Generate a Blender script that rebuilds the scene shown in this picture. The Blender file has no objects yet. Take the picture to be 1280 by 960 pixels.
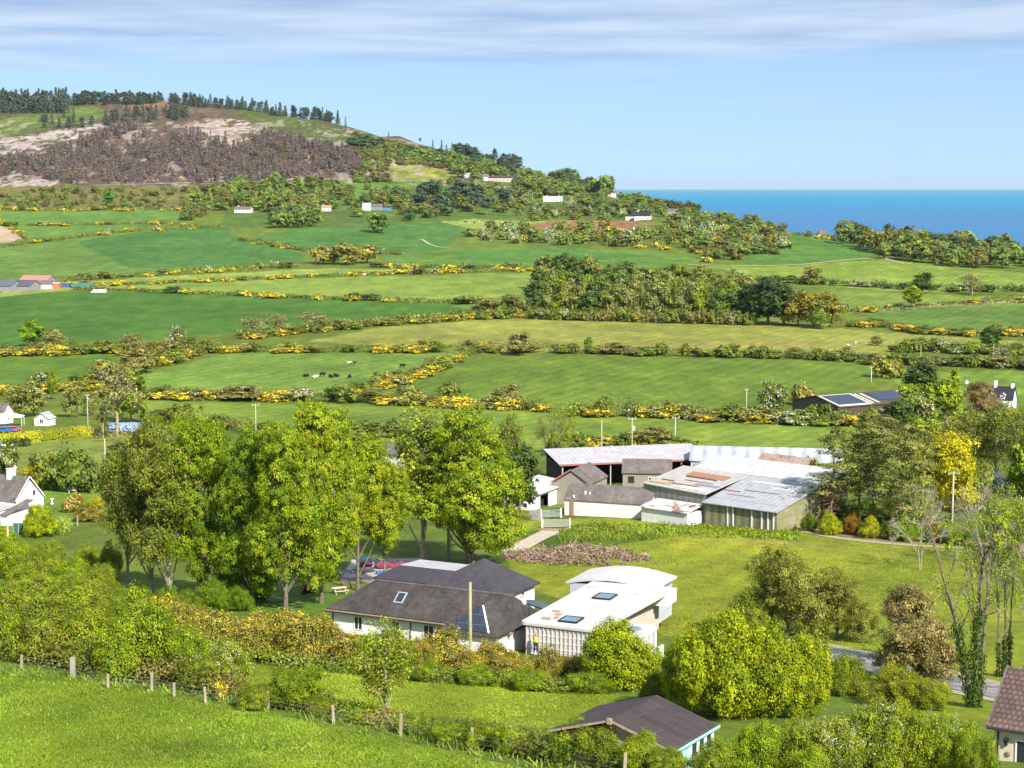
import bpy, bmesh, math, random
import numpy as np
from mathutils import Vector, Matrix
SC = bpy.context.scene
COL = SC.collection
R = math.radians
F = 2300.0            # focal length in photo pixels (1280 wide)
HC = 118.0            # eye height above the sea
HOR = 232.3           # row of the true horizon
PITCH = math.atan((480.0 - HOR) / F)
CP, SP = math.cos(PITCH), math.sin(PITCH)
SUN_EL, SUN_AZ = R(40), R(30)   # azimuth from straight behind the camera towards the right
SUN_DIR = Vector((math.sin(SUN_AZ) * math.cos(SUN_EL), -math.cos(SUN_AZ) * math.cos(SUN_EL), math.sin(SUN_EL)))
EXPO = 1.06

def slope(v):
    y = (480.0 - np.asarray(v, float)) / F
    return (-SP + y * CP) / (CP + y * SP)
def lat(u, v):
    y = (480.0 - np.asarray(v, float)) / F
    return (np.asarray(u, float) - 640.0) / F / (CP + y * SP)
def project(x, y, z):
    zz = np.asarray(z, float) - HC
    fw = y * CP - zz * SP
    up = y * SP + zz * CP
    return 640 + F * x / fw, 480 - F * up / fw

# ---------------------------------------------------------------- terrain
GV = np.array([230, 240, 260, 285, 310, 340, 365, 400, 437, 455, 500, 520, 565, 600, 650, 700, 745, 790, 830, 870, 930, 960, 1040], float)
GD = np.array([2030, 1950, 1780, 1580, 1400, 1200, 1030, 860, 705, 650, 550, 500, 400, 345, 285, 243, 213, 183, 160, 138, 114, 104, 84], float)
GVL = [(745, 213), (780, 172), (838, 137), (900, 116), (960, 100), (1040, 82)]   # the raised pasture at the near left
RIDGE = {-300: (133, 2800), 0: (129, 2800), 150: (124, 2800), 300: (131, 2750), 400: (150, 2650), 440: (158, 2600), 500: (172, 2500), 560: (191, 2400), 640: (216, 2250),
         700: (231, 2100), 760: (245, 1950), 800: (251, 1850), 870: (268, 1700), 930: (279, 1600), 1000: (293, 1500), 1120: (308, 1400), 1280: (320, 1350), 1600: (330, 1300)}
def _profile(u):
    v_r, d_r = RIDGE[u]
    low = u <= 640
    pts = []
    if u <= 640:
        k = min(1.0, max(0.0, (640 - u) / 640.0))
        gl_v = np.array([p[0] for p in GVL], float); gl_d = np.array([p[1] for p in GVL], float)
        for v in (1040, 960, 930, 900, 870, 838, 830, 790, 780, 745):
            g = np.interp(v, GV, GD); l = np.interp(v, gl_v, gl_d)
            pts.append((v, g + (l - g) * k))
    else:
        for v in (1040, 960, 930, 870, 830, 790, 745):
            pts.append((v, np.interp(v, GV, GD)))
    for v in (700, 650, 600, 565, 520, 500, 455, 437, 400, 365, 340):
        pts.append((v, np.interp(v, GV, GD)))
    if u <= 450:
        for v in (310, 285, 260, 240, 230):
            pts.append((v, np.interp(v, GV, GD)))
        pts.append((175, 2030 + (d_r - 2030) * 0.42))
        pts.append((v_r + 12, 2030 + (d_r - 2030) * 0.82))
    else:
        for f_ in (0.2, 0.4, 0.6, 0.8):
            v = 340 + (v_r - 340) * f_
            pts.append((v, 1200 + (d_r - 1200) * f_ ** 1.05))
    pts.append((v_r, d_r))
    d = np.array([p[1] for p in pts]); v = np.array([p[0] for p in pts])
    z = HC + slope(v) * d
    o = np.argsort(d); d, z = d[o], z[o]
    zr = z[-1]
    d = np.concatenate([[20, 60], d, d[-1] + np.array([60, 200, 500, 1000, 1600])])
    z = np.concatenate([[z[0] + 6, z[0] + 2.5], z, [zr - 3, zr - 16, max(zr * .45, 8), -6, -30]])
    return d, z
_CU = sorted(RIDGE)
_CT = np.array([(u - 640) / F for u in _CU])
def _pchip(x, y, xq):
    h = np.diff(x); dl = np.diff(y) / h
    m = np.zeros_like(y)
    w1 = 2 * h[1:] + h[:-1]; w2 = h[1:] + 2 * h[:-1]
    s = dl[1:] * dl[:-1] > 0
    with np.errstate(divide='ignore', invalid='ignore'):
        mm = (w1 + w2) / (w1 / dl[:-1] + w2 / dl[1:])
    m[1:-1] = np.where(s, mm, 0); m[0] = dl[0]; m[-1] = dl[-1]
    i = np.clip(np.searchsorted(x, xq) - 1, 0, len(h) - 1)
    t = (xq - x[i]) / h[i]
    return y[i] * (1 + 2 * t) * (1 - t) ** 2 + h[i] * m[i] * t * (1 - t) ** 2 + y[i + 1] * t * t * (3 - 2 * t) + h[i] * m[i + 1] * t * t * (t - 1)
_GRID_D = np.concatenate([np.arange(20, 400, 2.0), np.arange(400, 1000, 5.0), np.arange(1000, 4600, 10.0)])
_GRID_Z = np.array([_pchip(*_profile(u), np.clip(_GRID_D, 20, _profile(u)[0][-1])) for u in _CU])
FLATS = []   # (x, y, r_in, r_out, z)
def terrain(x, y):
    x = np.asarray(x, float); y = np.asarray(y, float)
    yy = np.maximum(y, 20)
    t = np.clip(x / yy, _CT[0], _CT[-1])
    j = np.clip(np.searchsorted(_CT, t) - 1, 0, len(_CT) - 2)
    w = (t - _CT[j]) / (_CT[j + 1] - _CT[j])
    i = np.clip(np.searchsorted(_GRID_D, yy) - 1, 0, len(_GRID_D) - 2)
    q = np.clip((yy - _GRID_D[i]) / (_GRID_D[i + 1] - _GRID_D[i]), 0, 1)
    a = _GRID_Z[j, i] * (1 - q) + _GRID_Z[j, i + 1] * q
    b = _GRID_Z[j + 1, i] * (1 - q) + _GRID_Z[j + 1, i + 1] * q
    z = a * (1 - w) + b * w
    hill = np.clip((yy - 2050) / 300, 0, 1) * np.clip((3400 - yy) / 500, 0, 1)
    z = z + hill * (2.2 * np.sin(x * .021 + yy * .008) * np.sin(yy * .017 - x * .006) + 1.2 * np.sin(x * .063 + 1.3) * np.sin(yy * .047))
    for (fx, fy, r0, r1, fz) in FLATS:
        k = np.clip((r1 - np.hypot(x - fx, y - fy)) / (r1 - r0), 0, 1); k = k * k * (3 - 2 * k)
        z = z * (1 - k) + fz * k
    return z
def ground(u, v):
    """world point where the ray through photo pixel (u, v) meets the ground"""
    s = float(slope(v)); l = float(lat(u, v))
    d = np.arange(60, 3400, 1.0)
    z = HC + s * d
    g = terrain(l * d, d)
    below = np.nonzero(z <= g)[0]
    k = below[0] if len(below) else int(np.argmin(z - g))
    D = d[k]
    if len(below) and k > 0:
        a0 = z[k - 1] - g[k - 1]; a1 = z[k] - g[k]
        D = d[k - 1] + a0 / (a0 - a1)
    return Vector((l * D, D, float(terrain(l * D, D))))
def at_height(u, v, z):
    """world point on the ray through (u, v) at absolute height z"""
    D = (z - HC) / float(slope(v))
    return Vector((float(lat(u, v)) * D, D, z))
def onground(x, y):
    return Vector((x, y, float(terrain(x, y))))

# ---------------------------------------------------------------- materials
def lin(c):
    return tuple((x / 255.0 / 12.92) if x / 255.0 < .04045 else ((x / 255.0 + .055) / 1.055) ** 2.4 for x in c)
KEXP = 1.0
KS = (.45, .445, .30)
def seen(r, g, b, k=1.0):
    """albedo of a sunlit surface that shows as this sRGB colour"""
    n = min(1.0, max(0.0, (b / max(g, 1.0) - .62) / .22))       # neutral colours keep their blue
    ks = (KS[0], KS[1] + (.42 - KS[1]) * n, KS[2] + (.43 - KS[2]) * n)
    return tuple(min(.85, x * k * q) for x, q in zip(lin((r, g, b)), ks))
MATS = {}
def nt(name):
    m = bpy.data.materials.new(name); m.use_nodes = True
    n = m.node_tree; n.nodes.clear()
    return m, n, n.nodes, n.links
def ramp2(nodes, links, src, p0, p1, a=0.0, b=1.0):
    r = nodes.new('ShaderNodeMapRange'); r.inputs[1].default_value = p0; r.inputs[2].default_value = p1
    r.inputs[3].default_value = a; r.inputs[4].default_value = b
    links.new(src, r.inputs[0]); return r.outputs[0]
def noise(nodes, links, vec, scale, detail=4, rough=.55):
    t = nodes.new('ShaderNodeTexNoise'); t.inputs['Scale'].default_value = scale; t.inputs['Detail'].default_value = detail
    t.inputs['Roughness'].default_value = rough
    if vec is not None: links.new(vec, t.inputs['Vector'])
    return t.outputs['Fac']
def mul_col(nodes, links, col, fac):
    """col * scalar fac"""
    m = nodes.new('ShaderNodeVectorMath'); m.operation = 'SCALE'
    links.new(col, m.inputs[0]); links.new(fac, m.inputs['Scale']); return m.outputs[0]
def mixc(nodes, links, fac, a, b):
    m = nodes.new('ShaderNodeMix'); m.data_type = 'RGBA'
    if isinstance(fac, float): m.inputs[0].default_value = fac
    else: links.new(fac, m.inputs[0])
    for i, c in ((6, a), (7, b)):
        if isinstance(c, tuple): m.inputs[i].default_value = (*c[:3], 1)
        else: links.new(c, m.inputs[i])
    return m.outputs[2]
def simple(name, c, rough=.8, var=.18, scale=2.0, metal=0, spec=.3, c2=None, c2amt=.5, stretch=(1, 1, 1), bump=0.0):
    """plain surface with blotchy wear in object space"""
    if name in MATS: return MATS[name]
    m, n, N, L = nt(name)
    out = N.new('ShaderNodeOutputMaterial'); b = N.new('ShaderNodeBsdfPrincipled'); L.new(b.outputs[0], out.inputs[0])
    tc = N.new('ShaderNodeTexCoord'); mp = N.new('ShaderNodeMapping'); mp.inputs['Scale'].default_value = stretch
    L.new(tc.outputs['Object'], mp.inputs[0])
    nz = noise(N, L, mp.outputs[0], scale)
    nz2 = noise(N, L, mp.outputs[0], scale * 7, 3)
    rgb = N.new('ShaderNodeRGB'); rgb.outputs[0].default_value = (*c, 1)
    col = rgb.outputs[0]
    if c2:
        col = mixc(N, L, ramp2(N, L, nz, .5 - .1 + (.5 - c2amt) * .4, .5 + .1 + (.5 - c2amt) * .4), col, c2)
    col = mul_col(N, L, col, ramp2(N, L, nz, .3, .7, 1 - var, 1 + var))
    col = mul_col(N, L, col, ramp2(N, L, nz2, .3, .7, 1 - var * .7, 1 + var * .7))
    L.new(col, b.inputs['Base Color'])
    b.inputs['Roughness'].default_value = rough; b.inputs['Metallic'].default_value = metal
    b.inputs['Specular IOR Level'].default_value = spec
    if bump:
        bp = N.new('ShaderNodeBump'); bp.inputs['Strength'].default_value = bump; bp.inputs['Distance'].default_value = .05
        L.new(nz2, bp.inputs['Height']); L.new(bp.outputs[0], b.inputs['Normal'])
    MATS[name] = m
    return m
def foliage_mat():
    m, n, N, L = nt('foliage')
    out = N.new('ShaderNodeOutputMaterial')
    at = N.new('ShaderNodeAttribute'); at.attribute_name = 'tint'
    oi = N.new('ShaderNodeObjectInfo')
    mu = N.new('ShaderNodeVectorMath'); mu.operation = 'MULTIPLY'
    sc_ = N.new('ShaderNodeVectorMath'); sc_.operation = 'SCALE'; sc_.inputs['Scale'].default_value = 2.15
    L.new(at.outputs['Color'], sc_.inputs[0]); L.new(sc_.outputs[0], mu.inputs[0]); L.new(oi.outputs['Color'], mu.inputs[1])
    d = N.new('ShaderNodeBsdfPrincipled'); L.new(mu.outputs[0], d.inputs['Base Color'])
    d.inputs['Roughness'].default_value = .6; d.inputs['Specular IOR Level'].default_value = .25
    t = N.new('ShaderNodeBsdfTranslucent'); L.new(mu.outputs[0], t.inputs['Color'])
    mx = N.new('ShaderNodeMixShader'); mx.inputs[0].default_value = .33
    L.new(d.outputs[0], mx.inputs[1]); L.new(t.outputs[0], mx.inputs[2]); L.new(mx.outputs[0], out.inputs[0])
    return m
FOL = foliage_mat()
BARK = simple('bark', (.16, .13, .095), .9, .35, 3.0, bump=.4)
BARK_PALE = simple('pale_bark', (.30, .26, .20), .9, .3, 3.0)
BARK_PINE = simple('pine_bark', (.24, .15, .09), .9, .35, 2.0)

# ---------------------------------------------------------------- object helpers
def tag(o, label=None, cat=None, group=None, kind=None):
    if label:
        w = label.split()
        while len(w) > 16 and any(x in ('the', 'a', 'an') for x in w[1:]):
            k = max(i for i, x in enumerate(w) if x in ('the', 'a', 'an')); w.pop(k)
        while len(w) > 16 and 'from' in w and 'left' in w:
            for x in ('from', 'left'): w.remove(x)
        o['label'] = ' '.join(w)
    if cat: o['category'] = cat
    if group: o['group'] = group
    if kind: o['kind'] = kind
    return o
def link(name, me, parent=None, loc=None, rz=0.0):
    o = bpy.data.objects.new(name, me); COL.objects.link(o)
    if parent is not None: o.parent = parent
    if loc is not None: o.location = loc
    if rz: o.rotation_euler.z = rz
    return o
def empty(name, loc=(0, 0, 0), rz=0.0):
    o = link(name, None, None, loc, rz); o.empty_display_size = .5
    return o
def dup(root, loc=None, rz=None, scale=None, color=None):
    r = root.copy(); COL.objects.link(r)
    for k in ('group', 'label'):
        if k in r: del r[k]
    for ch in list(root.children):
        c = ch.copy(); COL.objects.link(c); c.parent = r
        if color: c.color = (*color, 1)
        for g in list(ch.children):
            d = g.copy(); COL.objects.link(d); d.parent = c
    if loc is not None: r.location = loc
    if rz is not None: r.rotation_euler = (0, 0, rz)
    if scale is not None: r.scale = scale
    if color: r.color = (*color, 1)
    return r
def np_mesh(name, V, Q, mats, tint=None, mat_idx=None, T=None, smooth=False):
    """V (n,3), Q (m,4) quads, T (k,3) triangles; tint (n,3) per vertex"""
    me = bpy.data.meshes.new(name)
    V = np.ascontiguousarray(V, np.float32)
    nq = 0 if Q is None else len(Q); nt_ = 0 if T is None else len(T)
    me.vertices.add(len(V)); me.vertices.foreach_set('co', V.ravel())
    idx = []
    if nq: idx.append(np.asarray(Q, np.int32).ravel())
    if nt_: idx.append(np.asarray(T, np.int32).ravel())
    idx = np.concatenate(idx)
    me.loops.add(len(idx)); me.loops.foreach_set('vertex_index', idx)
    me.polygons.add(nq + nt_)
    ls = np.concatenate([np.arange(nq) * 4, nq * 4 + np.arange(nt_) * 3]).astype(np.int32)
    me.polygons.foreach_set('loop_start', ls)
    if mat_idx is not None: me.polygons.foreach_set('material_index', np.asarray(mat_idx, np.int32))
    if smooth: me.polygons.foreach_set('use_smooth', np.ones(nq + nt_, bool))
    for m in mats: me.materials.append(m)
    if tint is not None:
        a = me.attributes.new('tint', 'FLOAT_COLOR', 'POINT')
        c = np.ones((len(V), 4), np.float32); c[:, :3] = tint
        a.data.foreach_set('color', c.ravel())
    me.update(calc_edges=True)
    return me
# ---------------------------------------------------------------- sky, sun, camera
def vnoise(x, y, seed=0):
    """smooth value noise, numpy"""
    xi = np.floor(x).astype(np.int64); yi = np.floor(y).astype(np.int64)
    fx = x - xi; fy = y - yi; fx = fx * fx * (3 - 2 * fx); fy = fy * fy * (3 - 2 * fy)
    def h(a, b):
        n = (a * 374761393 + b * 668265263 + seed * 974634) & 0x7fffffff
        n = ((n ^ (n >> 13)) * 1274126177) & 0x7fffffff
        return ((n ^ (n >> 16)) & 0xffff) / 65535.0
    return (h(xi, yi) * (1 - fx) + h(xi + 1, yi) * fx) * (1 - fy) + (h(xi, yi + 1) * (1 - fx) + h(xi + 1, yi + 1) * fx) * fy

def make_world():
    w = bpy.data.worlds.new('World'); SC.world = w; w.use_nodes = True
    n = w.node_tree; N, L = n.nodes, n.links; N.clear()
    out = N.new('ShaderNodeOutputWorld'); bg = N.new('ShaderNodeBackground'); bg.inputs['Strength'].default_value = .086
    L.new(bg.outputs[0], out.inputs[0])
    sky = N.new('ShaderNodeTexSky'); sky.sky_type = 'NISHITA'; sky.sun_disc = False
    sky.sun_elevation = SUN_EL
    # Blender's sky: rotation 0 puts the sun at +Y, positive turns clockwise seen from above
    sky.sun_rotation = math.atan2(SUN_DIR.x, SUN_DIR.y)
    sky.air_density = 1.0; sky.dust_density = .6; sky.ozone_density = 1.4
    geo = N.new('ShaderNodeTexCoord')
    # lift the lookup a little so that the low sky is blue, not the milky band of the horizon
    ad = N.new('ShaderNodeVectorMath'); ad.operation = 'ADD'; ad.inputs[1].default_value = (0, 0, .17)
    nr = N.new('ShaderNodeVectorMath'); nr.operation = 'NORMALIZE'
    L.new(geo.outputs['Generated'], ad.inputs[0]); L.new(ad.outputs[0], nr.inputs[0]); L.new(nr.outputs[0], sky.inputs[0])
    sp = N.new('ShaderNodeSeparateXYZ'); L.new(geo.outputs['Generated'], sp.inputs[0])
    # cloud layer: direction projected on a high plane
    mx = N.new('ShaderNodeMath'); mx.operation = 'MAXIMUM'; mx.inputs[1].default_value = .02; L.new(sp.outputs[2], mx.inputs[0])
    dv = N.new('ShaderNodeVectorMath'); dv.operation = 'DIVIDE'
    cb = N.new('ShaderNodeCombineXYZ')
    for i in range(3): L.new(mx.outputs[0], cb.inputs[i])
    L.new(geo.outputs['Generated'], dv.inputs[0]); L.new(cb.outputs[0], dv.inputs[1])
    mp = N.new('ShaderNodeMapping'); mp.inputs['Scale'].default_value = (.35, .36, 0); mp.inputs['Location'].default_value = (3.1, 1.45, 0)
    mp.inputs['Rotation'].default_value = (0, 0, R(4))
    L.new(dv.outputs[0], mp.inputs[0])
    c1 = noise(N, L, mp.outputs[0], .8, 4, .5)
    c2 = noise(N, L, mp.outputs[0], 1.7, 5, .5)
    ms = N.new('ShaderNodeMath'); ms.operation = 'MULTIPLY_ADD'; ms.inputs[1].default_value = .28; L.new(c2, ms.inputs[0]); L.new(c1, ms.inputs[2])
    cover = ramp2(N, L, sp.outputs[2], .058, .078)           # clouds thin out towards the horizon
    a2 = N.new('ShaderNodeMath'); a2.operation = 'MULTIPLY_ADD'; a2.inputs[1].default_value = .42; L.new(cover, a2.inputs[0]); L.new(ms.outputs[0], a2.inputs[2])
    fac = ramp2(N, L, a2.outputs[0], .70, 1.0, 0, .85)
    shade = ramp2(N, L, c2, .36, .60)
    ccol = mixc(N, L, shade, (2.1, 2.95, 4.4), (3.7, 4.35, 5.4))
    # wisps lower down
    col = mixc(N, L, fac, sky.outputs[0], ccol)
    # a breath of horizon haze painted into the low sky colour
    hz = ramp2(N, L, sp.outputs[2], -.02, .10, .45, 0.0)
    col = mixc(N, L, hz, col, (3.2, 5.0, 6.6))
    L.new(col, bg.inputs['Color'])
    sd = bpy.data.lights.new('sun', 'SUN'); sd.energy = 4.2; sd.angle = R(.53); sd.color = (1, .955, .87)
    so = link('sun', sd); so.rotation_euler = (-SUN_DIR).to_track_quat('-Z', 'Y').to_euler()
    cd = bpy.data.cameras.new('camera'); co = link('camera', cd, None, (0, 0, HC))
    cd.sensor_fit = 'HORIZONTAL'; cd.sensor_width = 36; cd.lens = 36 * F / 1280
    cd.clip_start = 1; cd.clip_end = 200000
    co.rotation_euler = (R(90) - PITCH, 0, 0)
    SC.camera = co
    SC.view_settings.view_transform = 'Standard'; SC.view_settings.look = 'None'
    SC.view_settings.exposure = EXPO; SC.view_settings.gamma = 1; SC.view_settings.use_curve_mapping = False
    SC.render.engine = 'CYCLES'
    SC.cycles.max_bounces = 6; SC.cycles.diffuse_bounces = 3; SC.cycles.transmission_bounces = 4; SC.cycles.glossy_bounces = 2
    SC.cycles.use_denoising = True
make_world()

# ---------------------------------------------------------------- fields: outline in photo rows/columns, colour as seen in sun
FIELDS = [
 ([(-900, 232), (1100, 232), (1100, 60), (-900, 60)], (128, 112, 92)),                                      # heath of the hill
 ([(-900, 175), (0, 172), (60, 160), (140, 146), (125, 134), (60, 136), (0, 148), (-900, 150)], (128, 150, 84)),
 ([(-900, 142), (60, 136), (150, 127), (220, 128), (300, 133), (390, 150), (430, 158), (430, 90), (-900, 90)], (110, 122, 78)),
 ([(150, 135), (155, 127), (215, 127), (218, 133), (180, 136)], (186, 146, 112)),
 ([(300, 131), (350, 140), (420, 160), (470, 178), (440, 182), (330, 165), (290, 140)], (112, 128, 74)),
 ([(-300, 178), (0, 175), (40, 168), (90, 160), (135, 154), (138, 157), (100, 172), (60, 182), (0, 194), (-300, 200)], (222, 214, 204)),
 ([(235, 153), (265, 148), (310, 151), (328, 168), (320, 178), (290, 186), (270, 178), (255, 166)], (222, 205, 190)),
 ([(150, 172), (170, 163), (190, 158), (196, 162), (170, 172)], (200, 188, 176)),
 ([(-200, 228), (0, 226), (20, 214), (40, 222), (75, 228), (50, 238), (0, 242), (-200, 240)], (218, 210, 198)),
 ([(215, 233), (225, 219), (232, 222), (240, 232)], (215, 195, 180)),
 ([(440, 165), (500, 172), (545, 185), (570, 200), (560, 206), (500, 200), (450, 190)], (150, 128, 104)),
 ([(527, 172), (540, 174), (560, 190), (552, 192)], (222, 196, 176)),
 ([(445, 187), (490, 196), (530, 203), (560, 210), (600, 222), (560, 217), (500, 206), (450, 200)], (182, 160, 136)),
 ([(470, 190), (560, 193), (640, 216), (760, 246), (760, 260), (640, 240), (560, 205)], (108, 150, 66)),
 ([(486, 204), (530, 207), (574, 219), (560, 227), (490, 227)], (176, 184, 92)),
 ([(-900, 232), (280, 232), (290, 262), (-900, 264)], (148, 142, 92)),
 ([(280, 226), (760, 226), (820, 260), (800, 284), (280, 284)], (112, 142, 70)),
 ([(225, 257), (235, 250), (280, 248), (292, 255), (270, 260)], (124, 172, 74)),
 ([(390, 224), (490, 227), (560, 228), (490, 236), (395, 234)], (124, 168, 76)),
 ([(440, 236), (490, 240), (520, 262), (440, 262)], (130, 172, 78)),
 ([(-900, 262), (0, 265), (215, 262), (235, 275), (100, 291), (0, 304), (-900, 330)], (122, 166, 84)),
 ([(-300, 280), (0, 283), (12, 286), (27, 297), (10, 303), (-300, 310)], (222, 202, 168)),
 ([(-900, 330), (0, 310), (80, 296), (200, 286), (285, 283), (300, 300), (375, 315), (380, 326), (290, 334), (170, 341), (0, 350), (-900, 372)], (126, 164, 84)),
 ([(95, 303), (200, 286), (285, 283), (300, 300), (375, 315), (380, 326), (290, 334), (165, 336)], (98, 148, 80)),
 ([(300, 300), (370, 285), (480, 281), (560, 276), (640, 277), (592, 286), (565, 299), (560, 312), (440, 318), (380, 312)], (100, 150, 80)),
 ([(548, 277), (600, 274), (692, 277), (690, 283), (590, 286)], (170, 188, 108)),
 ([(470, 318), (560, 313), (700, 310), (850, 318), (886, 328), (720, 342), (500, 334)], (122, 164, 78)),
 ([(562, 314), (700, 311), (820, 320), (700, 328), (575, 326)], (104, 156, 78)),
 ([(-900, 385), (0, 366), (90, 352), (200, 346), (380, 336), (560, 336), (590, 339), (300, 347), (150, 354), (0, 372), (-900, 392)], (174, 194, 104)),
 ([(110, 358), (340, 349), (560, 343), (680, 340), (672, 366), (600, 374), (400, 373), (150, 364)], (156, 182, 90)),
 ([(-900, 400), (0, 371), (120, 363), (300, 368), (480, 373), (500, 378), (660, 378), (650, 392), (430, 402), (230, 420), (0, 432), (-900, 460)], (96, 143, 62)),
 ([(600, 374), (672, 366), (660, 392), (560, 384)], (130, 165, 82)),
 ([(385, 426), (480, 409), (620, 399), (800, 395), (960, 405), (1150, 418), (1290, 428), (1290, 440), (1000, 442), (700, 440), (600, 442), (480, 434)], (174, 181, 98)),
 ([(700, 426), (1000, 424), (1100, 434), (900, 438)], (182, 178, 104)),
 ([(-900, 470), (0, 445), (130, 441), (172, 447), (120, 468), (90, 482), (0, 492), (-900, 520)], (118, 153, 66)),
 ([(160, 472), (290, 441), (592, 441), (500, 492), (440, 494), (170, 494)], (136, 171, 84)),
 ([(490, 496), (604, 442), (1088, 454), (1088, 470), (980, 514), (680, 514), (500, 500)], (128, 158, 66)),
 ([(170, 500), (520, 510), (1090, 532), (1090, 566), (700, 570), (400, 545), (190, 524)], (148, 176, 76)),
 ([(440, 515), (620, 515), (640, 545), (440, 545)], (146, 170, 80)),
 ([(-900, 560), (0, 556), (100, 547), (240, 538), (240, 562), (120, 590), (0, 592), (-900, 600)], (166, 182, 96)),
 ([(880, 332), (1000, 330), (1110, 325), (1290, 342), (2200, 345), (2200, 370), (1290, 367), (1100, 363), (980, 352)], (156, 183, 84)),
 ([(925, 330), (960, 301), (1000, 291), (1098, 306), (1092, 323), (980, 333)], (108, 156, 74)),
 ([(905, 256), (960, 272), (930, 284), (890, 270)], (100, 162, 78)),
 ([(1000, 370), (1030, 364), (1090, 366), (1235, 371), (1110, 385), (1060, 392)], (152, 178, 86)),
 ([(1075, 389), (1150, 382), (1290, 375), (2200, 375), (2200, 420), (1290, 414), (1200, 413), (1110, 400)], (122, 158, 78)),
 ([(1150, 380), (1290, 371), (1290, 384), (1180, 383)], (146, 172, 90)),
 ([(655, 283), (690, 276), (780, 275), (822, 279), (800, 287), (700, 290)], (188, 142, 104)),
 ([(1100, 466), (1290, 463), (2200, 463), (2200, 500), (1290, 500), (1130, 484)], (138, 172, 74)),
 ([(630, 652), (820, 645), (1000, 655), (1180, 690), (1180, 760), (1040, 806), (850, 800), (640, 728)], (168, 180, 64)),
 ([(820, 672), (930, 668), (1160, 692), (1150, 700), (930, 678)], (178, 180, 92)),
 ([(640, 668), (720, 655), (1000, 656), (1000, 672), (860, 668), (700, 690)], (112, 142, 50)),
 ([(250, 838), (330, 832), (600, 850), (775, 868), (700, 912), (520, 893), (400, 878), (250, 862)], (150, 168, 52)),
 ([(-900, 845), (0, 838), (100, 850), (200, 866), (440, 913), (640, 960), (760, 1100), (-900, 1100)], (130, 156, 42)),
 ([(230, 735), (410, 735), (430, 762), (400, 790), (240, 775)], (112, 150, 62)),
 ([(-300, 592), (0, 596), (125, 612), (130, 640), (60, 668), (-300, 660)], (140, 172, 76)),
 ([(660, 672), (680, 660), (712, 660), (705, 668), (678, 674)], (200, 180, 150)),
 ([(1000, 652), (1170, 672), (1290, 680), (1290, 690), (1160, 683), (1000, 664)], (188, 166, 134)),
 ([(1000, 800), (1150, 676), (1300, 690), (1500, 760), (1500, 900), (1100, 900)], (158, 174, 62)),
 ([(425, 715), (440, 700), (530, 698), (530, 728), (425, 728)], (196, 186, 172)),
]
def inside(pu, pv, poly):
    r = np.zeros(len(pu), bool); n = len(poly)
    for i in range(n):
        x1, y1 = poly[i]; x2, y2 = poly[(i + 1) % n]
        if y1 == y2: continue
        c = ((y1 > pv) != (y2 > pv)) & (pu < (x2 - x1) * (pv - y1) / (y2 - y1) + x1)
        r ^= c
    return r
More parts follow.
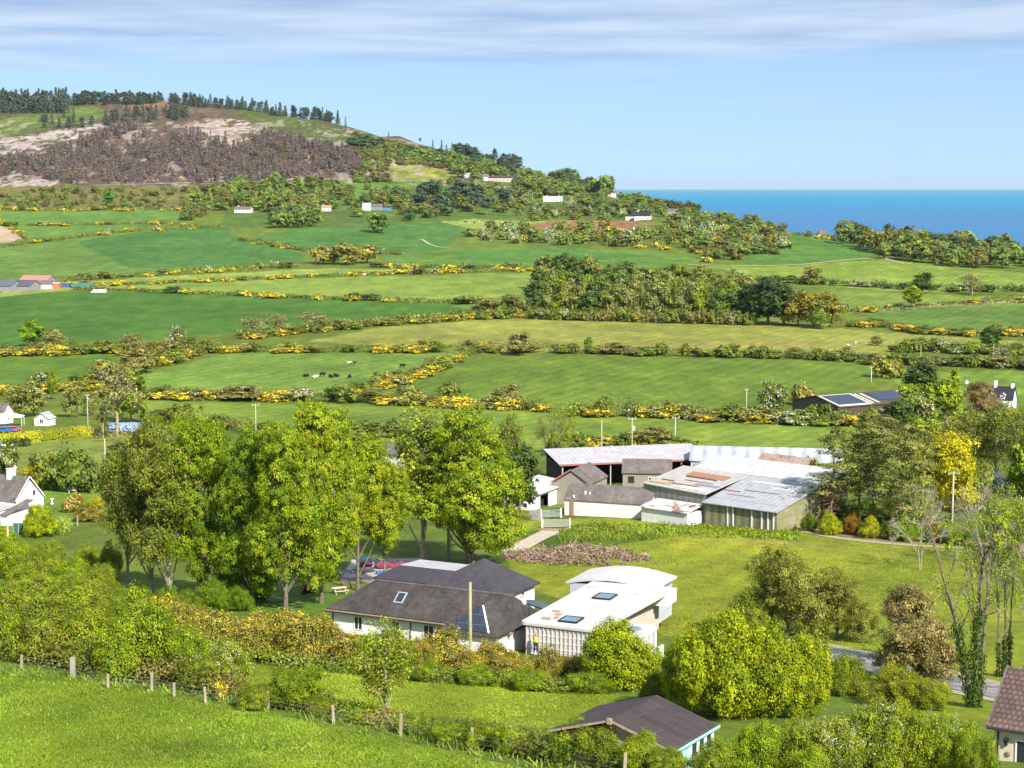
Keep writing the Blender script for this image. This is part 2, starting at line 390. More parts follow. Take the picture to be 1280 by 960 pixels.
def make_ground():
    ts = np.concatenate([[-1.6, -1.0, -.7, -.5, -.42, -.36, -.32], np.arange(-.295, .2951, .00085), [.32, .36, .42, .5, .7, 1.0, 1.6]])
    vs = np.concatenate([np.arange(1100, 780, -2.4), np.arange(780, 226, -1.1)])
    ds = np.interp(-vs, -GV[::-1], GD[::-1])
    ds = np.interp(vs[::-1], GV, GD)[::-1]
    ds = np.concatenate([[25, 40, 55, 66, 74], ds[ds > 79], np.arange(2035, 2900, 7.0), np.arange(2900, 4400, 60.0)])
    T_, D_ = np.meshgrid(ts, ds)
    X = T_ * np.maximum(D_, 60); Y = D_.copy()
    Z = terrain(X, Y)
    pu, pv = project(X, np.maximum(Y, 30), Z)
    pu = np.where(Y < 60, X / 60 * F + 640, pu).ravel(); pv = np.where(Y < 60, 1090, pv).ravel()
    nx, ny = X.ravel(), Y.ravel()
    j = (vnoise(nx / 7, ny / 14, 3) - .5) * 4 + (vnoise(nx / 2.4, ny / 5, 5) - .5) * 2
    C = np.empty((len(pu), 3)); C[:] = seen(128, 150, 66)
    vis_l = (ny < 4000)
    for poly, c in FIELDS:
        k = inside(pu + j * np.where(ny > 2000, 2.6, .8), pv + j * np.where(ny > 2000, 1.3, .35), poly)
        C[k] = seen(*c)
    hill = ny > 2030
    pale = hill & (C.min(1) > .16)
    sp_ = vnoise(nx / 9, ny / 22, 21) * .5 + vnoise(nx / 3.5, ny / 9, 22) * .5
    m = pale & (sp_ > .52); C[m] = np.array(seen(128, 124, 92)) * (.8 + .4 * vnoise(nx[m] / 5, ny[m] / 5, 23))[:, None]
    m = hill & ~pale; C[m] *= (.72 + .56 * sp_[m])[:, None]
    # rock scattered through the heath
    rk = vnoise(nx / 16, ny / 40, 11) * .6 + vnoise(nx / 5, ny / 14, 12) * .4
    m = hill & (rk > .62) & (pv > 150)
    C[m] = C[m] * .45 + np.array(seen(214, 200, 186)) * .55
    m = hill & (rk < .36)
    C[m] = C[m] * .5 + np.array(seen(100, 104, 66)) * .5
    V = np.stack([X.ravel(), Y.ravel(), Z.ravel()], 1)
    h, w = X.shape
    i = np.arange((h - 1) * w).reshape(h - 1, w)[:, :-1].ravel()
    Q = np.stack([i, i + 1, i + 1 + w, i + w], 1)
    m, n, N, L = nt('pasture')
    out = N.new('ShaderNodeOutputMaterial'); b = N.new('ShaderNodeBsdfPrincipled'); L.new(b.outputs[0], out.inputs[0])
    at = N.new('ShaderNodeAttribute'); at.attribute_name = 'tint'
    g = N.new('ShaderNodeNewGeometry')
    mp = N.new('ShaderNodeMapping'); L.new(g.outputs['Position'], mp.inputs[0]); mp.inputs['Scale'].default_value = (1, .35, 1)
    n1 = noise(N, L, g.outputs['Position'], .012, 5)
    n2 = noise(N, L, mp.outputs[0], .11, 6, .65)
    n3 = noise(N, L, g.outputs['Position'], 1.6, 4, .7)
    n4 = noise(N, L, g.outputs['Position'], .45, 5, .7)
    col = mul_col(N, L, at.outputs['Color'], ramp2(N, L, n1, .3, .7, .84, 1.16))
    col = mul_col(N, L, col, ramp2(N, L, n2, .25, .75, .70, 1.30))
    n5 = noise(N, L, g.outputs['Position'], .045, 5, .6)
    col = mul_col(N, L, col, ramp2(N, L, n5, .3, .7, .82, 1.18))
    vo = N.new('ShaderNodeTexVoronoi'); vo.inputs['Scale'].default_value = .16; L.new(g.outputs['Position'], vo.inputs['Vector'])
    col = mul_col(N, L, col, ramp2(N, L, vo.outputs['Distance'], .08, .2, .72, 1.0))
    wv = N.new('ShaderNodeTexWave'); wv.inputs['Scale'].default_value = .055; wv.inputs['Distortion'].default_value = 1.2; wv.inputs['Detail Scale'].default_value = .3
    rt_ = N.new('ShaderNodeMapping'); rt_.inputs['Rotation'].default_value = (0, 0, R(24)); L.new(g.outputs['Position'], rt_.inputs[0]); L.new(rt_.outputs[0], wv.inputs[0])
    col = mul_col(N, L, col, ramp2(N, L, wv.outputs['Fac'], 0, 1, .92, 1.08))
    col = mul_col(N, L, col, ramp2(N, L, n4, .25, .75, .68, 1.32))
    col = mul_col(N, L, col, ramp2(N, L, n3, .25, .75, .78, 1.22))
    dry = N.new('ShaderNodeVectorMath'); dry.operation = 'MULTIPLY'; dry.inputs[1].default_value = (1.45, 1.02, 1.1); L.new(col, dry.inputs[0])
    col = mixc(N, L, ramp2(N, L, n2, .52, .72, 0, .65), col, dry.outputs[0])
    L.new(col, b.inputs['Base Color']); b.inputs['Roughness'].default_value = .9; b.inputs['Specular IOR Level'].default_value = .12
    bp = N.new('ShaderNodeBump'); bp.inputs['Strength'].default_value = .7; bp.inputs['Distance'].default_value = .25
    L.new(n3, bp.inputs['Height']); L.new(bp.outputs[0], b.inputs['Normal'])
    me = np_mesh('ground', V, Q, [m], C, smooth=True)
    o = link('ground', me); tag(o, kind='structure')
    # sea
    m, n, N, L = nt('sea_water')
    out = N.new('ShaderNodeOutputMaterial'); b = N.new('ShaderNodeBsdfPrincipled'); L.new(b.outputs[0], out.inputs[0])
    g = N.new('ShaderNodeNewGeometry'); mp = N.new('ShaderNodeMapping'); L.new(g.outputs['Position'], mp.inputs[0])
    mp.inputs['Scale'].default_value = (.000035, .00011, 1)
    w1 = noise(N, L, mp.outputs[0], 1.0, 4, .5)  # stretched patches of wind and cloud shadow, put into the water colour
    sp = N.new('ShaderNodeSeparateXYZ'); L.new(g.outputs['Position'], sp.inputs[0])
    deep = ramp2(N, L, sp.outputs[1], 7000, 15000)
    sm = N.new('ShaderNodeMath'); sm.operation = 'MULTIPLY_ADD'; sm.inputs[1].default_value = .5; L.new(w1, sm.inputs[0]); L.new(deep, sm.inputs[2])
    col = mixc(N, L, ramp2(N, L, sm.outputs[0], .2, 1.2), tuple(x * y for x, y in zip(seen(98, 158, 214), (.95, 1.06, 1.02))), (.0, .19, .33))
    L.new(col, b.inputs['Base Color']); b.inputs['Roughness'].default_value = .6; b.inputs['Specular IOR Level'].default_value = 0
    wv = noise(N, L, g.outputs['Position'], .05, 5, .6)
    bp = N.new('ShaderNodeBump'); bp.inputs['Strength'].default_value = .6; bp.inputs['Distance'].default_value = 3
    L.new(wv, bp.inputs['Height']); L.new(bp.outputs[0], b.inputs['Normal'])
    V = np.array([(-45000, 1000, 0), (45000, 1000, 0), (60000, 60000, 0), (-60000, 60000, 0)], float)
    o = link('sea', np_mesh('sea', V, [(0, 1, 2, 3)], [m])); tag(o, kind='structure')
make_ground()
# ---------------------------------------------------------------- foliage library
def unit(v):
    return v / np.maximum(np.linalg.norm(v, axis=1, keepdims=True), 1e-9)
def leaf_quads(P, Nrm, size, rng, aspect=1.5):
    """one four-cornered leaf (or spray of leaves) at each point"""
    n = len(P)
    Nrm = unit(Nrm)
    a = unit(np.cross(Nrm, unit(rng.normal(size=(n, 3)))))
    b = np.cross(Nrm, a)
    s = (np.broadcast_to(np.asarray(size, float), (n,)) * rng.uniform(.6, 1.35, n))[:, None]
    a = a * s * aspect * .5; b = b * s * .5
    k = rng.uniform(-.35, .35, (n, 1)); fold = Nrm * s * rng.uniform(-.25, .25, (n, 1))
    V = np.stack([P - a, P - b + a * k + fold, P + a, P + b + a * k + fold], 1).reshape(-1, 3)
    Q = np.arange(n * 4).reshape(n, 4)
    return V, Q
def tint_of(n, rng, pal, w=None, jit=.16, clus=None):
    """one colour per leaf out of a palette, with a little jitter"""
    pal = np.array(pal)
    if clus is None: i = rng.choice(len(pal), n, p=w)
    else:
        ci = rng.choice(len(pal), clus.max() + 1, p=w)
        i = np.where(rng.random(n) < .88, ci[clus], rng.choice(len(pal), n, p=w))
    c = pal[i] * np.exp(rng.normal(0, jit * .8, (n, 1)))
    if clus is not None: c = c * np.exp(rng.normal(0, .13, (clus.max() + 1, 1)))[clus]
    return np.repeat(c, 4, axis=0)
def tube(pts, radii, sides=6):
    pts = np.asarray(pts, float); n = len(pts)
    d = np.gradient(pts, axis=0); d = unit(d)
    ref = np.where(np.abs(d[:, 2:3]) > .9, np.array([[1., 0, 0]]), np.array([[0, 0, 1.]]))
    a = unit(np.cross(d, ref)); b = np.cross(d, a)
    ang = np.arange(sides) * 2 * math.pi / sides
    V = pts[:, None, :] + np.asarray(radii)[:, None, None] * (np.cos(ang)[None, :, None] * a[:, None, :] + np.sin(ang)[None, :, None] * b[:, None, :])
    V = V.reshape(-1, 3)
    i = np.arange((n - 1) * sides).reshape(n - 1, sides)
    j = np.roll(i, -1, axis=1)
    Q = np.stack([i, j, j + sides, i + sides], 2).reshape(-1, 4)
    return V, Q
class Acc:
    """collects quads of several materials for one mesh"""
    def __init__(s): s.V, s.Q, s.C, s.M, s.n = [], [], [], [], 0
    def add(s, V, Q, C=(1, 1, 1), m=0):
        if len(V) == 0: return
        s.V.append(V); s.Q.append(np.asarray(Q) + s.n); s.n += len(V); s.M.append(np.full(len(Q), m))
        s.C.append(np.broadcast_to(np.asarray(C, float), (len(V), 3)))
    def mesh(s, name, mats, smooth=False):
        return np_mesh(name, np.concatenate(s.V), np.concatenate(s.Q), mats, np.concatenate(s.C), np.concatenate(s.M), smooth=smooth)
def curve(p, q, rng, bend=.12, n=5, sag=0.0):
    p = np.asarray(p, float); q = np.asarray(q, float)
    t = np.linspace(0, 1, n)[:, None]
    L = np.linalg.norm(q - p)
    o = rng.normal(0, bend * L, 3)
    return p + (q - p) * t + o * (t * (1 - t)) * 2 + np.array([0, 0, 1]) * (sag * L * (t * (1 - t)))

# palettes, as seen in sun
P_SPRING = [seen(160, 174, 30), seen(144, 164, 26), seen(124, 148, 26), seen(166, 174, 46), seen(104, 130, 26)]
P_MID = [seen(136, 150, 44), seen(116, 136, 38), seen(96, 118, 36), seen(156, 160, 62)]
P_OLIVE = [seen(140, 136, 66), seen(118, 118, 52), seen(100, 102, 44), seen(158, 152, 84)]
P_DARK = [seen(84, 104, 52), seen(70, 90, 46), seen(98, 114, 60), seen(58, 76, 40)]
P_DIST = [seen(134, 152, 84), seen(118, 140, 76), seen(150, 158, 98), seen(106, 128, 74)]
P_BARE = [seen(172, 160, 116), seen(150, 142, 98), seen(140, 140, 80), seen(126, 122, 84)]
P_BROWN = [seen(150, 134, 86), seen(130, 120, 74), seen(168, 150, 104), seen(124, 118, 66)]
P_IVY = [seen(70, 92, 34), seen(54, 74, 28), seen(90, 112, 40)]
P_GORSE = [tuple(x * 1.25 for x in seen(250, 218, 30)), tuple(x * 1.2 for x in seen(244, 204, 24)), tuple(x * 1.2 for x in seen(250, 226, 80))]
P_GORSE_G = [seen(140, 136, 62), seen(120, 122, 54), seen(156, 140, 84)]
P_BLOSSOM = [seen(236, 232, 214), seen(220, 220, 200)]
P_HEDGE = [seen(122, 134, 58), seen(106, 120, 54), seen(136, 142, 70), seen(92, 106, 50), seen(140, 134, 84)]
P_YELLOW = [seen(226, 200, 30), seen(206, 186, 30), seen(190, 170, 40)]
P_BURNT = [seen(132, 114, 112), seen(118, 106, 110), seen(142, 118, 108), seen(116, 112, 106), seen(148, 136, 128)]
P_CONIF = [seen(96, 112, 94), seen(84, 100, 88), seen(108, 122, 96)]  # lightened: distance haze put into the needle colour
P_PINE = [seen(128, 130, 70), seen(106, 112, 58), seen(86, 96, 52), seen(144, 140, 84)]
P_MACRO = [seen(150, 140, 66), seen(126, 120, 52), seen(104, 102, 44), seen(164, 150, 80)]
P_CYPR = [seen(158, 142, 94), seen(138, 124, 78), seen(118, 110, 66), seen(176, 154, 108)]

def less_red(p, k=.93): return [(r * k, g, b) for r, g, b in p]
P_OLIVE, P_BROWN, P_MACRO, P_PINE, P_CYPR, P_BARE, P_HEDGE, P_GORSE_G = (less_red(p) for p in (P_OLIVE, P_BROWN, P_MACRO, P_PINE, P_CYPR, P_BARE, P_HEDGE, P_GORSE_G))
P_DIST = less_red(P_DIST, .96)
def lobes_for(rng, H, W, cb, k, spread=.55):
    """overlapping ellipsoids that make up a crown: (centre, radii)"""
    ch = H - cb
    out = [(np.array([0, 0, cb + ch * .52]), np.array([W * .36, W * .36, ch * .46]))]
    for i in range(k):
        a = 2 * math.pi * (i + rng.uniform(-.3, .3)) / k
        t = rng.uniform(.12, .88)
        rad = W * .5 * math.sqrt(max(.08, 1 - (2 * t - .8) ** 2 * .92)) * spread * rng.uniform(.85, 1.15)
        c = np.array([math.cos(a) * rad, math.sin(a) * rad, cb + ch * t])
        r = np.array([1, 1, .8]) * W * rng.uniform(.17, .27)
        r[2] = min(r[2], ch * .3)
        out.append((c, r))
    return out
def clusters_in(rng, lobes, n, lo=.55, zmin=0.0):
    vol = np.array([np.prod(r) ** .75 for _c, r in lobes]); w = vol / vol.sum()
    k = rng.choice(len(lobes), n, p=w)
    C = np.array([l[0] for l in lobes])[k]; Rr = np.array([l[1] for l in lobes])[k]
    d = unit(rng.normal(size=(n, 3)) + np.array([0, 0, .25]))
    q = rng.uniform(lo, 1.0, (n, 1)) ** .7
    P = C + d * Rr * q
    P[:, 2] = np.maximum(P[:, 2], zmin + rng.uniform(0, .4, n))
    return P, d
def foliage_clumps(rng, P, d, per, cr, flat, ls, pal, w=None, up=.45, out=.85, rnd=.55, aspect=1.5):
    n = len(P)
    idx = np.repeat(np.arange(n), per)
    rad = cr * rng.uniform(.6, 1.3, n)
    off = rng.normal(size=(n * per, 3)) * rad[idx][:, None] * np.array([.55, .55, .55 * flat])
    pts = P[idx] + off
    nr = d[idx] * out + rng.normal(size=(n * per, 3)) * rnd + np.array([0, 0, up]) + off / np.maximum(rad[idx][:, None], .01) * .4
    V, Q = leaf_quads(pts, nr, ls, rng, aspect)
    return V, Q, tint_of(n * per, rng, pal, w, clus=idx)

def broadleaf(name, seed, H=12., W=9., cb=2.2, ncl=260, per=70, cr=.75, flat=.55, ls=.2, pal=P_SPRING, w=None, k=9, r0=.28, bark=BARK, lean=0.0, multi=1, split=True, lo=.5, spread=.55):
    """returns (crown mesh, trunk mesh), base at the origin"""
    rng = np.random.default_rng(seed)
    lobes = lobes_for(rng, H, W, cb, k, spread)
    P, d = clusters_in(rng, lobes, ncl, lo, cb * .9)
    P = P + rng.normal(0, cr * .45, P.shape)
    a = Acc(); V, Q, C = foliage_clumps(rng, P, d, per, cr, flat, ls, pal, w); a.add(V, Q, C, 0)
    t = Acc()
    for s in range(multi):
        ang = rng.uniform(0, 6.28); top = np.array([math.cos(ang) * W * .1 * (multi > 1), math.sin(ang) * W * .1 * (multi > 1), H * .86])
        b0 = np.array([rng.normal(0, .35), rng.normal(0, .35), -.4]) if multi > 1 else np.array([0, 0, -.4])
        st = curve(b0, top + rng.normal(0, .25, 3), rng, .04, 9)
        rr = np.linspace(1, .12, 9) ** .9 * r0; rr[0] *= 1.35
        t.add(*tube(st, rr, 8), (1, 1, 1), 0)
        for j, (c, r) in enumerate(lobes):
            f = np.clip((c[2] - .30 * (H - cb)) / (H * .86), .14, .8)
            p = st[int(f * 8)]
            br = curve(p, c, rng, .10, 6, .12)
            t.add(*tube(br, np.linspace(.42, .10, 6) * r0 * (1.0 if multi == 1 else .8), 6), (1, 1, 1), 0)
    for i in rng.choice(ncl, min(ncl, 90), replace=False):
        c = min(lobes, key=lambda l: np.linalg.norm(l[0] - P[i]))[0]
        t.add(*tube(curve(c, P[i], rng, .12, 4), np.linspace(.05, .012, 4), 4), (1, 1, 1), 0)
    return a.mesh(name + '_crown', [FOL]), t.mesh(name + '_trunk', [bark], smooth=True)

def small_tree(name, seed, H, W, cb, ncl, per, cr, ls, pal, w=None, k=6, flat=.7, bark=BARK, trunk=.2, lo=.45, spread=.5):
    """a tree further off: crown and trunk in one mesh"""
    rng = np.random.default_rng(seed)
    lobes = lobes_for(rng, H, W, cb, k, spread)
    P, d = clusters_in(rng, lobes, ncl, lo, max(cb * .8, .1))
    a = Acc(); V, Q, C = foliage_clumps(rng, P, d, per, cr, flat, ls, pal, w); a.add(V, Q, C, 0)
    if trunk:
        a.add(*tube(curve((0, 0, -.5), (0, 0, H * .8), rng, .03, 5), np.linspace(trunk, trunk * .25, 5), 5), (1, 1, 1), 1)
        for c, r in lobes[1:]:
            a.add(*tube(curve((0, 0, max(.6, c[2] * .6)), c, rng, .1, 4), np.linspace(trunk * .4, .03, 4), 4), (1, 1, 1), 1)
    return a.mesh(name, [FOL, bark])
def bush(name, seed, W, D, H, ncl, per, cr, ls, pal, w=None, k=7, flat=.8, flower=None, fl_frac=.0, fl_per=10, up=.35, stems=0):
    """a shrub that reaches the ground"""
    rng = np.random.default_rng(seed)
    lobes = [(np.array([0, 0, H * .42]), np.array([W * .36, D * .36, H * .42]))]
    for i in range(k):
        x = rng.uniform(-.5, .5); y = rng.uniform(-.5, .5)
        h = H * rng.uniform(.55, 1.0) * (1 - .5 * (abs(x) * 2) ** 3)
        r = rng.uniform(.17, .27)
        lobes.append((np.array([x * W * .75, y * D * .75, h * .62]), np.array([W * r, D * r, h * .38])))
    P, d = clusters_in(rng, lobes, ncl, .5, .05)
    P = P + np.abs(rng.normal(0, cr * .5, (ncl, 1))) * d + rng.normal(0, cr * .25, P.shape); P[:, 2] = np.maximum(P[:, 2], .02)
    a = Acc(); V, Q, C = foliage_clumps(rng, P, d, per, cr, flat, ls, pal, w, up=up); a.add(V, Q, C, 0)
    if flower:
        top = rng.random(ncl) < fl_frac
        Pf = P[top] + d[top] * cr * .35
        if len(Pf):
            V, Q, C = foliage_clumps(rng, Pf, d[top], fl_per, cr * .9, flat, ls * .85, flower, up=.3, aspect=1.1); a.add(V, Q, C, 0)
    for s in range(stems):
        l = lobes[rng.integers(len(lobes))]
        a.add(*tube(curve((l[0][0] * .5, l[0][1] * .5, -.1), l[0] + rng.normal(0, .3, 3), rng, .12, 5), np.linspace(.06, .02, 5), 4), (1, 1, 1), 1)
    return a.mesh(name, [FOL, BARK_PALE])
def conifer(name, seed, H, W, tiers, per, ls, pal, cb=.06, droop=.25, thin=1.0, bark=BARK, split=False, r0=.2, w=None):
    rng = np.random.default_rng(seed)
    a, t = Acc(), Acc()
    pts, nrm, clus = [], [], []
    for i in range(tiers):
        f = i / (tiers - 1.0); z = H * (cb + (1 - cb) * f)
        rad = W * .5 * (1 - f) ** .85 * rng.uniform(.75, 1.15) + .05 * W
        nb = max(4, int(7 * (1 - f * .5) * thin))
        for b in range(nb):
            an = 2 * math.pi * (b + rng.uniform(-.4, .4)) / nb + i * 1.3
            L = rad * rng.uniform(.7, 1.15)
            tip = np.array([math.cos(an) * L, math.sin(an) * L, z - droop * L])
            s = np.linspace(.25, 1, per)[:, None] + rng.normal(0, .05, (per, 1))
            p = np.array([0, 0, z]) + (tip - np.array([0, 0, z])) * s + rng.normal(0, ls * .4, (per, 3))
            pts.append(p); nrm.append(np.repeat([[math.cos(an) * .7, math.sin(an) * .7, .7]], per, 0) + rng.normal(0, .5, (per, 3)))
            clus.append(np.full(per, len(clus)))
            t.add(*tube(np.array([[0, 0, z], tip * .5 + np.array([0, 0, z]) * .5, tip]), [r0 * .22, r0 * .13, .015], 4), (1, 1, 1), 1)
    pts = np.concatenate(pts); nrm = np.concatenate(nrm); clus = np.concatenate(clus)
    V, Q = leaf_quads(pts, nrm, ls, rng, 1.7)
    C = tint_of(len(pts), rng, pal, w, clus=clus)
    tr = tube(np.array([[0, 0, -.5], [0, 0, H * .5], [0, 0, H]]), [r0, r0 * .6, .03], 6)
    if split:
        a.add(V, Q, C); b = Acc(); b.add(*tr)
        for v_, q_, in zip(t.V, [q - o for q, o in zip(t.Q, np.cumsum([0] + [len(x) for x in t.V[:-1]]))]): b.add(v_, q_)
        return a.mesh(name + '_crown', [FOL]), b.mesh(name + '_trunk', [bark], smooth=True)
    a.add(V, Q, C, 0); a.add(*tr, (1, 1, 1), 1)
    return a.mesh(name, [FOL, bark])
def scots_pine(name, seed, H=14., W=7., cb=4., ncl=70, per=60, ls=.2, pal=P_PINE, ivy=0.0, r0=.2, flat=.4, cr=.85, dead=10):
    """tall stem, tiers of flat needle plates, dead lower branches, ivy on the foot of the stem; returns crown, trunk, ivy"""
    rng = np.random.default_rng(seed)
    st = curve((0, 0, -.4), (rng.normal(0, .5), rng.normal(0, .5), H), rng, .03, 10)
    t = Acc(); rr = np.linspace(1, .15, 10) * r0; t.add(*tube(st, rr, 8))
    P, d = [], []
    for i in range(ncl):
        f = rng.uniform(0, 1) ** .8; z = cb + (H - cb) * f
        an = rng.uniform(0, 6.28); L = W * .5 * (1 - .75 * f ** 1.6) * rng.uniform(.25, 1.05)
        p0 = st[min(9, int(z / H * 9))]; tip = np.array([p0[0] + math.cos(an) * L, p0[1] + math.sin(an) * L, z + rng.uniform(-.4, .5)])
        P.append(tip); d.append([math.cos(an) * .6, math.sin(an) * .6, .6])
        if i % 2 == 0: t.add(*tube(curve((p0[0], p0[1], z - L * .15), tip, rng, .08, 4), np.linspace(r0 * .3, .02, 4), 4))
    for i in range(dead):
        z = rng.uniform(cb * .4, cb * 1.2); an = rng.uniform(0, 6.28); L = rng.uniform(.8, W * .35)
        p0 = st[min(9, int(z / H * 9))]
        t.add(*tube(curve((p0[0], p0[1], z), (p0[0] + math.cos(an) * L, p0[1] + math.sin(an) * L, z - L * .2), rng, .12, 4), np.linspace(.05, .012, 4), 4))
    a = Acc(); V, Q, C = foliage_clumps(rng, np.array(P), np.array(d), per, cr, flat, ls, pal, up=.5); a.add(V, Q, C)
    iv = None
    if ivy:
        n = int(260 * ivy); z = rng.uniform(0, ivy, n) ; an = rng.uniform(0, 6.28, n); rad = r0 + .1 + .28 * (1 - z / ivy * .6) * rng.random(n)
        pp = np.stack([np.cos(an) * rad, np.sin(an) * rad, z], 1)
        b = Acc(); V, Q = leaf_quads(pp, np.stack([np.cos(an), np.sin(an), np.full(n, .4)], 1) + rng.normal(0, .4, (n, 3)), .18, rng)
        b.add(V, Q, tint_of(n, rng, P_SPRING[1:])); iv = b.mesh(name + '_ivy', [FOL])
    return a.mesh(name + '_crown', [FOL]), t.mesh(name + '_trunk', [BARK_PINE], smooth=True), iv
def bare_tree(name, seed, H=14., W=9., r0=.24, stems=3, depth=5, leaf=0, ls=.16, pal=P_SPRING, ivy=0.0, bark=BARK_PALE, lean=(0, 0), up=.55, twigs=None, droop=0.0):
    """branching limbs and twigs with sparse young leaves; returns crown (leaves + twigs), trunk, ivy"""
    rng = np.random.default_rng(seed)
    t, tw = Acc(), Acc(); tips = []; ivp = []
    def grow(p, d, L, r, n):
        q = p + d * L
        c = curve(p, q, rng, .06, 5)
        (t if r > .035 else tw).add(*tube(c, np.linspace(r, r * .7, 5), 6 if r > .06 else 4), (1, 1, 1), 0)
        if ivy and p[2] < ivy and r > .075:
            for x in c: ivp.append((x, r))
        if n <= 0 or r < .012:
            tips.append((q, d)); return
        for i in range(2 + (rng.random() < .45)):
            nd = d + rng.normal(0, .42, 3) + np.array([0, 0, (up - .45) * .6])
            nd[:2] += c[-1][:2] / max(W, 1) * .25
            nd /= np.linalg.norm(nd)
            grow(c[-1 - (i == 2)], nd, L * rng.uniform(.66, .86), r * rng.uniform(.62, .76), n - 1)
        if rng.random() < .6: tips.append((q, d))
    for s in range(stems):
        an = 2 * math.pi * (s + rng.uniform(-.2, .2)) / max(stems, 1)
        sp = .30 if stems > 1 else .04
        d = np.array([math.cos(an) * sp + lean[0], math.sin(an) * sp + lean[1], 1.0]); d /= np.linalg.norm(d)
        grow(np.array([math.cos(an) * .25 * (stems > 1), math.sin(an) * .25 * (stems > 1), -.3]), d, H * .29, r0 * rng.uniform(.75, 1.1), depth)
    a = Acc()
    tp = np.array([x[0] for x in tips]); td = np.array([x[1] for x in tips])
    # scale to the height asked for
    hz = tp[:, 2].max(); sc = H / hz
    S = np.array([sc * .9, sc * .9, sc])
    if leaf:
        V, Q, C = foliage_clumps(rng, tp * S, td, leaf, .45, .8, ls, pal, up=.4); a.add(V, Q, C, 0)
    for v, q in zip(tw.V, [q - o for q, o in zip(tw.Q, np.cumsum([0] + [len(x) for x in tw.V[:-1]]))]): a.add(v * S, q, (1, 1, 1), 1)
    t.V = [v * S for v in t.V]
    iv = None
    if ivp:
        X = np.array([p for p, _r in ivp]) * S; rr = np.array([r for _p, r in ivp])
        per = 150; idx = np.repeat(np.arange(len(X)), per); n = len(idx)
        dd = unit(rng.normal(size=(n, 3)))
        pp = X[idx] + dd * (rr[idx][:, None] + np.abs(rng.normal(0, .22, (n, 1)))) * np.array([1, 1, 1.6])
        b = Acc(); V, Q = leaf_quads(pp, dd + rng.normal(0, .3, (n, 3)), .2, rng); b.add(V, Q, tint_of(n, rng, P_IVY)); iv = b.mesh(name + '_ivy', [FOL])
    return a.mesh(name + '_crown', [FOL, bark]), t.mesh(name + '_trunk', [bark], smooth=True), iv

def ivied_ash(name, seed, stems, pal_leaf, leaf=5, depth=4):
    """stems: (points, radius, share of the stem under ivy, ivy girth); bare limbs fan out of the upper half of each stem"""
    rng = np.random.default_rng(seed); t, a, b = Acc(), Acc(), Acc(); tips = []
    def grow(p, d, L, r, n):
        c = curve(p, p + d * L, rng, .07, 5)
        (t if r > .04 else a).add(*tube(c, np.linspace(r, r * .62, 5), 6 if r > .06 else 4), (1, 1, 1), 0 if r > .04 else 1)
        if n <= 0: tips.append((c[-1], d)); return
        for i in range(2 + (rng.random() < .5)):
            nd = d + rng.normal(0, .38, 3) + np.array([0, 0, .12]); nd /= np.linalg.norm(nd)
            grow(c[-1 - (i == 2)], nd, L * rng.uniform(.62, .85), max(r * rng.uniform(.58, .72), .018), n - 1)
    for pts, r, iv, girth in stems:
        pts = np.array(pts, float); k = len(pts); q = np.linspace(0, k - 1, 14)
        st = np.stack([np.interp(q, np.arange(k), pts[:, i]) for i in range(3)], 1) + rng.normal(0, .06, (14, 3))
        t.add(*tube(st, np.linspace(r, r * .35, 14), 8))
        for j in range(6, 14, 1):
            d = np.array([rng.normal(0, .5) + (st[-1, 0] - st[0, 0]) * .05, rng.normal(0, .5), 1.0]); d /= np.linalg.norm(d)
            grow(st[j], d, rng.uniform(1.2, 2.3), r * .3, depth if j > 9 else depth - 1)
        n = int(2600 * iv * girth); f = rng.random(n) ** 1.1 * iv * 13; i0 = np.minimum(f.astype(int), 12); P = st[i0] + (st[i0 + 1] - st[i0]) * (f - i0)[:, None]
        lum = .45 + 1.1 * vnoise(f * 1.4, f * 0 + seed, 3); dd = unit(rng.normal(size=(n, 3)) * np.array([1, 1, .5]))
        P = P + dd * (r + girth * lum * np.abs(rng.normal(.45, .32, n)) * (1 - .45 * f / 13))[:, None]; P[:, 2] = np.maximum(P[:, 2], .1)
        V, Q = leaf_quads(P, dd + rng.normal(0, .35, (n, 3)) + np.array([0, 0, .3]), .2, rng); b.add(V, Q, tint_of(n, rng, P_IVY, None, .25))
    tp = np.array([x[0] for x in tips]); td = np.array([x[1] for x in tips]); k = rng.random(len(tp)) < .75
    V, Q, C = foliage_clumps(rng, tp[k], td[k], leaf, .5, .8, .15, pal_leaf, up=.4); a.add(V, Q, C, 0)
    return dict(parts=[('crown', a.mesh(name + '_crown', [FOL, BARK_PALE])), ('trunk', t.mesh(name + '_trunk', [BARK], smooth=True)), ('ivy', b.mesh(name + '_ivy', [FOL]))], W=1, H=1)
